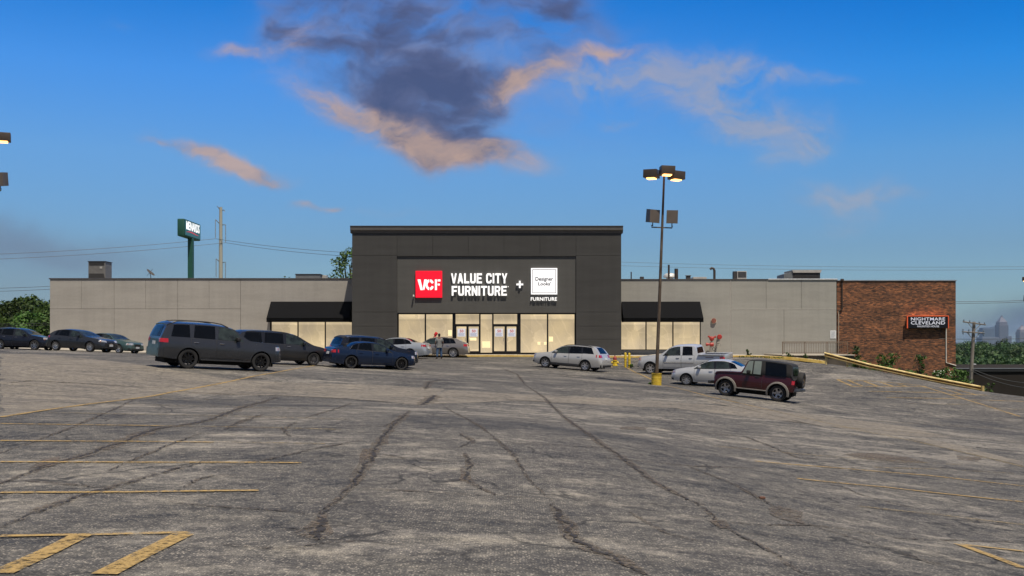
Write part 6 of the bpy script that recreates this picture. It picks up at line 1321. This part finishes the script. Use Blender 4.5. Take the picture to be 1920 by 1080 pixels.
# 6 bronze gran-turismo
c = mk('parked_hatchback', 'bronze grey fastback car facing left in front of the shop doors', 'car', L=5.0, hw=.93, WB=3.07, fo=.85, r=.36, psi=D(177), anchor=('r', 849.6, 74.0), dlo=M_gloss, mat=bmw,
    top=[(0,.62),(.04,.74),(.2,.86),(.9,.97),(1.40,1.04),(2.2,1.45),(2.6,1.53),(3.1,1.55),(3.8,1.46),(4.6,1.18),(4.85,1.08),(4.93,.98),(4.97,.80),(5.0,.7)], belt=[(0,.58),(.2,.76),(1.2,.94),(2.5,1.0),(3.8,1.04),(4.6,1.05),(5.0,.68)], tum=.40, rim='alloy', spokes=12, sill=.22,
    wins=[(2.75,2.70,1.60,2.25,M_glass2),(3.72,3.55,2.84,2.84,M_glass),(4.10,3.86,3.80,3.64,M_glass)], ws=(1.46,2.24), rw=(3.75,4.55), doors=[(2.80,1.55,.86),(3.74,2.81,.88)], rim_r=.72, hmat=M_chrome)
dress(c, tl=(.50,.985,.84,1.00), hl=(.50,.985,.62,.76), plate=(.70,.8))
# 7 left crossover
c = mk('parked_crossover', 'dark navy crossover with silver roof rail at the far left edge', 'SUV', L=4.89, hw=.955, WB=2.825, fo=.96, r=.375, psi=D(-9), anchor=('f', 64.5, 73.5), dlo=M_gloss, mat=darkmur,
    top=[(0,.66),(.05,.82),(.25,.95),(.9,1.05),(1.3,1.13),(2.15,1.56),(2.5,1.63),(3.2,1.67),(4.0,1.60),(4.35,1.50),(4.7,1.12),(4.83,.9),(4.89,.75)], belt=[(0,.62),(.25,.84),(1.2,1.0),(2.6,1.04),(3.8,1.10),(4.3,1.2),(4.89,.72)], tum=.34, rim='dark', spokes=6, sill=.27,
    wins=[(2.65,2.58,1.48,2.25,M_glass2),(3.70,3.60,2.78,2.78,M_glass),(4.1,3.95,3.80,3.72,M_glass)], ws=(1.36,2.18), rw=(4.3,4.66), doors=[(2.70,1.5,.93),(3.70,2.71,.97)], rails=(2.3,4.2,.05,M_chrome), hmat=M_chrome)
dress(c, tl=(.6,.985,.95,1.10), hl=(.42,.985,.74,.88), grille=(.42,.45,.80), hl_slant=.08)
# 8 hatchback
c = mk('parked_hatchback', 'slate grey five door hatchback between the left crossover and teal sedan', 'car', L=4.46, hw=.90, WB=2.70, fo=.93, r=.325, psi=D(-18), anchor=('f', 168.7, 63.6), dlo=M_gloss, mat=mazda,
    top=[(0,.56),(.04,.68),(.22,.80),(.9,.93),(1.35,1.0),(2.15,1.37),(2.5,1.43),(3.0,1.455),(3.6,1.40),(3.95,1.28),(4.28,1.02),(4.38,.85),(4.46,.68)], belt=[(0,.52),(.22,.72),(1.2,.89),(2.5,.94),(3.7,1.0),(4.2,.98),(4.46,.66)], tum=.40, rim='alloy', spokes=10, sill=.21,
    wins=[(2.56,2.50,1.52,2.25,M_glass2),(3.48,3.34,2.66,2.66,M_glass),(3.80,3.62,3.56,3.44,M_glass)], ws=(1.42,2.18), rw=(3.68,4.22), doors=[(2.60,1.5,.80),(3.52,2.61,.84)])
dress(c, tl=(.55,.985,.86,.98), hl=(.46,.985,.63,.76), grille=(.40,.40,.66), hl_slant=.04)
# 9 teal sedan
c = mk('parked_sedan', 'teal green sedan parked nose out beyond the slate hatchback', 'car', L=4.80, hw=.91, WB=2.775, fo=.95, r=.33, psi=D(-22), anchor=('f', 222.5, 71.5), dlo=M_gloss, mat=teal,
    top=[(0,.60),(.04,.72),(.2,.82),(.9,.95),(1.35,1.02),(2.1,1.40),(2.5,1.46),(3.0,1.47),(3.4,1.41),(4.1,1.12),(4.6,1.08),(4.72,1.0),(4.77,.80),(4.80,.7)], belt=[(0,.56),(.2,.74),(1.2,.91),(2.5,.96),(3.8,1.0),(4.5,1.0),(4.80,.68)], tum=.38, rim='alloy', spokes=7, sill=.22,
    wins=[(2.56,2.50,1.50,2.15,M_glass2),(3.42,3.28,2.66,2.66,M_glass),(3.86,3.60,3.50,3.38,M_glass)], ws=(1.40,2.14), rw=(3.42,4.05), doors=[(2.60,1.5,.84),(3.48,2.61,.86)])
dress(c, tl=(.55,.985,.84,.98), hl=(.48,.985,.62,.76), grille=(.34,.52,.70))
# 10 wagon
c = mk('parked_wagon', 'silver station wagon with black sills and sunroof, right of the entrance', 'car', L=4.80, hw=.91, WB=2.74, fo=.98, r=.34, psi=D(153), anchor=('f', 1022, 63.2), dlo=M_gloss, mat=silver,
    top=[(0,.62),(.04,.78),(.2,.88),(.9,.99),(1.25,1.05),(2.0,1.48),(2.4,1.56),(3.0,1.59),(3.9,1.57),(4.2,1.52),(4.56,1.14),(4.68,.95),(4.76,.8),(4.80,.7)], belt=[(0,.58),(.2,.80),(1.2,.96),(2.5,1.02),(3.9,1.08),(4.5,1.08),(4.80,.68)], tum=.36, rim='alloy', spokes=6, sill=.26,
    wins=[(2.52,2.46,1.40,2.08,M_glass2),(3.42,3.34,2.60,2.60,M_glass),(4.22,3.98,3.50,3.44,M_glass)], ws=(1.30,2.04), rwp=(.62,1.14,1.50), doors=[(2.58,1.42,.86),(3.48,2.59,.88)], rails=(2.1,4.1,.05,M_blk))
dress(c, tl=(.58,.99,.90,1.06), hl=(.50,.985,.70,.84), plate=(.76,.9), hlm=None)
mb = MB(); 
for sg in (-1, 1): mb.bbox(-.98, .98, sg*.86 if sg > 0 else -.925, .925 if sg > 0 else -.86, .24, .40, .02)
c.P_(mb, 'sill_cladding', M_blk); mb = c.endpatch(-1, -.86, .86, .30, .44, .045, 14, 3); c.P_(mb, 'bumper', M_blk); c.P_(c.toppatch(c.xF-3.5, c.xF-2.55, .60, .006, 5, 6), 'sunroof', M_glass)
# 11 pickup
c = mk('parked_pickup', 'silver crew cab pickup truck with open bed beyond the lamp pole', 'pickup truck', L=5.70, hw=1.0, WB=3.55, fo=.93, r=.395, psi=D(152), anchor=('f', 1220, 62.6), mat=silverT,
    top=[(0,.80),(.04,.98),(.16,1.10),(.8,1.19),(1.5,1.26),(2.25,1.76),(2.6,1.85),(3.3,1.88),(3.74,1.84),(3.84,1.70),(3.93,1.27),(4.0,1.25),(5.5,1.25),(5.62,1.22),(5.68,1.0),(5.70,.9)], belt=[(0,.76),(.16,.98),(1.4,1.16),(3.8,1.22),(5.6,1.24),(5.70,.85)], tum=.26, rim='alloy', spokes=6, sill=.38,
    wins=[(2.90,2.84,1.72,2.34,M_glass2),(3.68,3.62,3.02,3.02,M_glass)], ws=(1.56,2.28), rwp=None, doors=[(2.95,1.78,1.05),(3.78,2.96,1.05)], hmat=M_blk, mmat=M_blk, nose=.14, tail=.05)
dress(c, tl=(.84,.985,.88,1.16), hl=(.62,.985,.88,1.06), grille=(.55,.72,1.04), plate=(.62,.8), bump_z=(.45,.68), bmat=M_chrome, hlm=pm('amber_clear_lens', (.45, .28, .22), .1, .2, coat=1))
mb = MB(); mb.box(c.xR+.14, c.xF-4.08, -.80, .80, 1.258, 1.262); c.P_(mb, 'bed', M_blk, smooth=None)
mb = MB(); 
for sg in (-1, 1): mb.bbox(c.xR+.06, c.xF-4.02, sg*.94-.10, sg*.94+.10 if sg > 0 else -.84, 1.235, 1.30, .02)
mb.bbox(c.xR+.0, c.xR+.12, -.86, .86, 1.0, 1.29, .02); c.P_(mb, 'bed_rail', silverT)
mb = c.sidepatch(1, lambda z: c.xF-5.0, lambda z: c.xF-4.5, lambda x: 1.08, lambda x: 1.14, .012, 3, 1); c.P_(mb, 'badge', pm('badge_grey', (.25, .2, .2), .5))
for sg in (-1, 1): mb = c.sidepatch(sg, lambda z: c.xF-3.75, lambda z: c.xF-1.85, lambda x: .74, lambda x: .79, .016, 6, 1); c.P_(mb, 'side_moulding', M_chrome)
# rear cab glass as a flush pane
mb = MB(); xx = c.xF-3.80
mb.add([(c.xF-3.915, -.62, 1.34), (c.xF-3.915, .62, 1.34), (c.xF-3.845, .56, 1.70), (c.xF-3.845, -.56, 1.70), (c.xF-3.89, -.62, 1.34), (c.xF-3.89, .62, 1.34), (c.xF-3.82, .56, 1.70), (c.xF-3.82, -.56, 1.70)], [(0,1,2,3),(4,5,6,7),(0,1,5,4),(1,2,6,5),(2,3,7,6),(3,0,4,7)]); c.P_(mb, 'rear_window', M_glass, smooth=None)
# 12 silver compact sedan
c = mk('parked_sedan', 'silver compact sedan parked behind the maroon off-roader', 'car', L=4.63, hw=.88, WB=2.70, fo=.93, r=.325, psi=D(153), anchor=('f', 1287, 55.2), dlo=M_gloss, mat=silver2,
    top=[(0,.60),(.04,.72),(.2,.84),(.9,.98),(1.25,1.04),(2.05,1.42),(2.4,1.48),(2.9,1.495),(3.3,1.43),(4.0,1.16),(4.4,1.10),(4.53,1.0),(4.60,.80),(4.63,.7)], belt=[(0,.56),(.2,.76),(1.2,.93),(2.5,.98),(3.8,1.04),(4.3,1.03),(4.63,.68)], tum=.40, rim='alloy', spokes=9, sill=.22,
    wins=[(2.48,2.42,1.36,2.06,M_glass2),(3.34,3.20,2.56,2.56,M_glass2),(3.72,3.46,3.42,3.30,M_glass)], ws=(1.30,2.08), rw=(3.34,3.95), doors=[(2.52,1.38,.84),(3.40,2.53,.86)], hmat=M_chrome)
dress(c, tl=(.55,.985,.84,.98), hl=(.48,.985,.66,.78), grille=(.30,.50,.74), hl_slant=.03)
# 13 maroon off-roader
c = mk('parked_jeep', 'maroon off-roader with black soft top and grey fender flares', 'off-roader', L=3.62, hw=.74, WB=2.37, fo=.58, r=.37, psi=D(151), anchor=('f', 1359.5, 45.6), mat=maroon, notop=1.50, edge=.94,
    top=[(0,.98),(.03,1.06),(.2,1.10),(.9,1.14),(1.18,1.155),(1.24,1.18),(1.50,1.70),(1.62,1.77),(2.3,1.80),(3.1,1.76),(3.38,1.73),(3.46,1.66),(3.56,1.08),(3.60,1.04),(3.62,1.0)], belt=[(0,.92),(.2,1.03),(1.2,1.09),(2.0,1.10),(3.5,1.10),(3.62,.98)], tum=.13, rim='dark', spokes=5, sill=.42, ra=.44, nose=.06, tail=.04,
    wins=[(1.74,1.74,1.30,1.56,pm('pale_clear_plastic', (.16,.19,.17), .1, spec=.8)),(2.14,2.12,1.80,1.80,pm('pale_clear_plastic', (.1,.1,.1), .1)),(3.30,3.22,2.36,2.30,M_glass)], ws=(1.27,1.52), rwp=(.54,1.20,1.60), doors=[(2.22,1.36,1.0)], hmat=M_blk, mmat=M_blk, wheelw=.24, rim_r=.60, flare=(.075,.12,flare_m), belt_in=.985)
hw = c.hw
for sg in (-1, 1):
    mb = c.endpatch(-1, sg*.66, sg*.735, .80, .98, .03, 3, 3, lim=.07); c.P_(mb, 'tail_light', M_tail)
    mb = MB(); mb.lathe([(.0, c.xF+.03), (.09, c.xF+.025), (.095, c.xF-.01)], 14, 'x', (0, sg*.42, .86)); c.P_(mb, 'headlight', M_head_l)
    mb = MB(); mb.bbox(-.78, .78, sg*.70 if sg > 0 else -.80, .80 if sg > 0 else -.70, .40, .45, .01); c.P_(mb, 'side_step', flare_m)
mb = MB(); mb.bbox(c.xF+.0, c.xF+.02, -.30, .30, .66, .98, .005); c.P_(mb, 'grille', M_grill)
mb = MB(); mb.bbox(c.xF+.14, c.xF+.26, -.74, .74, .50, .63, .02); mb.box(c.xF-.2, c.xF+.15, -.4, -.3, .50, .60); mb.box(c.xF-.2, c.xF+.15, .3, .4, .50, .60); c.P_(mb, 'bumper', M_blk)
mb = MB(); mb.bbox(c.xR-.22, c.xR-.08, -.78, .78, .50, .63, .02); mb.box(c.xR-.1, c.xR+.3, -.4, -.3, .50, .60); mb.box(c.xR-.1, c.xR+.3, .3, .4, .50, .60); c.P_(mb, 'bumper', pm('steel_bumper', (.10, .11, .13), .4, .6))
mb = MB(); c0 = (0, 0, 1.02)
mb.lathe([(.20, c.xR-.06), (.22, c.xR-.05), (.34, c.xR-.05), (.37, c.xR-.09), (.37, c.xR-.25), (.34, c.xR-.29), (.24, c.xR-.29), (.22, c.xR-.26)], 28, 'x', c0); sp = c.P_(mb, 'spare_wheel', M_tyre, smooth=40)
mb = MB(); mb.lathe([(.0, c.xR-.22), (.08, c.xR-.24), (.18, c.xR-.22), (.225, c.xR-.27), (.225, c.xR-.1)], 24, 'x', c0); mb.lathe([(.05, c.xR-.27), (.05, c.xR+.02)], 10, 'x', c0); c.P_(mb, 'rim', pm('bronze_rim', (.25, .17, .09), .4, .7), sp, smooth=40)
# ------------------------------------------------------------------ people
def skinned(name, nodes, edges, mat, parent, sub=2, root=0):
    me = bpy.data.meshes.new('tmp'); me.from_pydata([n_[0] for n_ in nodes], edges, []); o = bpy.data.objects.new('tmp', me); C.objects.link(o)
    md = o.modifiers.new('s', 'SKIN'); md.use_smooth_shade = True
    for i, n_ in enumerate(nodes): v_ = me.skin_vertices[0].data[i]; r_ = n_[1]; v_.radius = (r_, r_) if not isinstance(r_, tuple) else r_; v_.use_root = (i == root)
    m2 = o.modifiers.new('u', 'SUBSURF'); m2.levels = sub; m2.render_levels = sub
    dg = bpy.context.evaluated_depsgraph_get(); ev = o.evaluated_get(dg); out = bpy.data.meshes.new_from_object(ev); out.name = name; out.materials.clear(); out.materials.append(mat)
    out.polygons.foreach_set('use_smooth', [True]*len(out.polygons))
    C.objects.unlink(o); bpy.data.objects.remove(o)
    r = bpy.data.objects.new(name, out); C.objects.link(r); r.parent = parent; return r
def person(label, loc, rz, skin, hairm, shirtm, trm, shoem, lean=0, arms='down', hood=None, scale=1.0):
    """x right, y forward; built facing +y, 1.75 m tall"""
    s = thing('person', label, 'person', loc); s.rotation_euler = (0, 0, rz); s.scale = (scale,)*3
    J = {}
    def L(p): # lean the upper body forward about the hips
        x, y, z = p
        if z > .95: a = lean; dz = z-.95; return (x, y+math.sin(a)*dz+(math.cos(a)-1)*0, .95+math.cos(a)*dz)
        return (x, y, z)
    n_ = [((0,0,.95),(.15,.11)), (L((0,0,1.15)),(.145,.10)), (L((0,0,1.36)),(.165,.11)), (L((0,0,1.46)),(.075,.07)), (L((0,.01,1.53)),(.055,.055)), (L((0,.02,1.61)),(.075,.09)), (L((0,.015,1.69)),(.078,.095)), (L((0,.01,1.735)),(.05,.06))]
    e = [(0,1),(1,2),(2,3),(3,4),(4,5),(5,6),(6,7)]; legs = []; armsn = []
    for sg in (-1, 1):
        i = len(n_); hx = sg*.10
        n_ += [((hx,0,.86),(.09,.095)), ((sg*.13,.02+.03*sg,.50),(.062,.065)), ((sg*.16,-.02+.05*sg,.12),(.042,.045)), ((sg*.165,.02+.05*sg,.045),(.045,.04)), ((sg*.18,.15+.05*sg,.035),(.04,.028))]
        e += [(0,i),(i,i+1),(i+1,i+2),(i+2,i+3),(i+3,i+4)]
        j = len(n_); sh = L((sg*.20,0,1.38))
        if arms == 'down': el, wr, hd = (sg*.27,-.05,1.10), (sg*.25,.12,.90), (sg*.23,.17,.85)
        else: el, wr, hd = (sg*.28,.16,1.16), (sg*.16,.42,1.22), (sg*.14,.50,1.24)
        if lean: el, wr, hd = L(el), L(wr), L(hd)
        n_ += [(sh,(.06,.06)), (el,(.040,.040)), (wr,(.027,.027)), (hd,(.036,.018))]; e += [(2,j),(j,j+1),(j+1,j+2),(j+2,j+3)]
        d = (Vector(hd)-Vector(wr)).normalized(); side = Vector((0,0,1)).cross(d); side = side.normalized() if side.length > .1 else Vector((1,0,0)); h0 = Vector(hd)
        for f_ in range(4):
            k_ = len(n_); b = h0+side*(.022*(f_-1.5)); Lf = (.062,.075,.07,.055)[f_]
            n_ += [(tuple(b+d*.035),.009), (tuple(b+d*(.035+Lf*.55)-Vector((0,0,.012))),.008), (tuple(b+d*(.035+Lf*.9)-Vector((0,0,.035))),.007)]; e += [(j+3,k_),(k_,k_+1),(k_+1,k_+2)]
        k_ = len(n_); b = h0-side*.03*sg; n_ += [(tuple(b-side*.012*sg+d*.01),.010), (tuple(b-side*.025*sg+d*.04),.008)]; e += [(j+3,k_),(k_,k_+1)]
        legs.append(i); armsn.append(j)
    k_ = len(n_); n_ += [(L((0,.115,1.635)),.013), (L((-.082,.0,1.64)),.016), (L((.082,.0,1.64)),.016)]; e += [(5,k_),(5,k_+1),(5,k_+2)]   # nose and ears
    skinned('body', n_, e, skin, s)
    # clothes follow the same joints, a little larger
    g = lambda i, k2: (n_[i][0], tuple(r_*k2+.010 for r_ in (n_[i][1] if isinstance(n_[i][1], tuple) else (n_[i][1],)*2)))
    sn = [g(0,1.16), g(1,1.20), g(2,1.12), (L((0,-.01,1.47)), (.095,.085)), ((0,0,.86), (.172,.135))]; se = [(0,1),(1,2),(2,3),(0,4)]
    for j in armsn:
        i = len(sn); a = Vector(n_[j][0]); b = Vector(n_[j+1][0]); 
        if hood: sn += [g(j,1.05), g(j+1,1.2), g(j+2,1.25)]; se += [(2,i),(i,i+1),(i+1,i+2)]
        else: sn += [g(j,1.05), (tuple(a.lerp(b,.75)), (.060,.060))]; se += [(2,i),(i,i+1)]
    skinned('shirt' if not hood else 'jacket', sn, se, shirtm, s)
    tn = [((0,0,.97),(.168,.128)), ((0,0,.88),(.168,.135))]; te = [(0,1)]
    for i in legs: k2 = len(tn); tn += [g(i,1.15), g(i+1,1.3), (n_[i+2][0], (.070,.075))]; te += [(1,k2),(k2,k2+1),(k2+1,k2+2)]
    skinned('trousers', tn, te, trm, s)
    for i in legs: a, b = n_[i+3][0], n_[i+4][0]; skinned('shoe', [((a[0],a[1]-.04,.05),(.052,.048)), ((a[0],a[1]+.04,.045),(.052,.043)), ((b[0],b[1],.035),(.047,.032))], [(0,1),(1,2)], shoem, s)
    hn = [(L((0,-.045,1.60)),(.082,.068)), (L((0,-.02,1.69)),(.098,.10)), (L((0,.0,1.76)),(.075,.085))]
    if hood: hn = [(L((0,-.05,1.47)),(.13,.12)), (L((0,-.03,1.60)),(.13,.13)), (L((0,.0,1.71)),(.135,.145)), (L((0,.02,1.78)),(.08,.09))]
    skinned('hair' if not hood else 'hood', hn, [(i, i+1) for i in range(len(hn)-1)], hairm, s)
    mb = MB()
    for sg in (-1, 1): p = Vector(L((sg*.032,.105,1.665))); mb.lathe([(0,-.012),(.010,-.006),(.012,0),(.010,.006),(0,.012)], 8, 'z', p)
    mb.build('eyes', M_blk, s, world=False); mb = MB(); p = Vector(L((0,.108,1.585))); mb.bbox(p.x-.024, p.x+.024, p.y-.008, p.y+.006, p.z-.006, p.z+.006, .003); mb.build('mouth', pm('lips', (.25,.09,.07), .6), s, world=False)
    return s
M_skin = pm('dark_skin', (.13, .07, .045), .55); Zp_ = 69.0
x_ = fX(823.5, Zp_); person('person in grey t-shirt and blue jeans, back turned, beside the bronze car', (x_, Zp_, G(x_, Zp_)), R(12), M_skin, pm('black_hair', (.008,.008,.008), .8), pm('grey_tshirt', (.16,.165,.165), .9, var=.15, scale=9), pm('blue_jeans', (.035,.075,.15), .85, var=.3, scale=7), pm('brown_shoes', (.09,.05,.03), .7))
x_ = fX(811.5, 77.3); M_rj = pm('red_jacket', (.42, .012, .018), .8, var=.2, scale=8)
person('person in red hooded jacket leaning over behind the bronze car', (x_, 77.3, G(x_, 75.8)+.13), R(-75), M_skin, M_rj, M_rj, pm('black_trousers', (.012,.012,.014), .8), M_blk, lean=R(22), arms='front', hood=True, scale=1.02)

# ------------------------------------------------------------------ haze over the far city
hz = bpy.data.materials.new('haze'); hz.use_nodes = True; t = hz.node_tree; t.nodes.clear(); pv = t.nodes.new('ShaderNodeVolumePrincipled'); o = t.nodes.new('ShaderNodeOutputMaterial')
pv.inputs['Color'].default_value = (.55, .74, 1.0, 1); pv.inputs['Density'].default_value = HAZE; pv.inputs['Anisotropy'].default_value = 0
t.links.new(pv.outputs[0], o.inputs['Volume'])
mb = MB(); mb.box(-14600, 14600, -14600, 14600, -75, 230); o = mb.build('haze', hz, world=False); tag(o, kind='stuff')
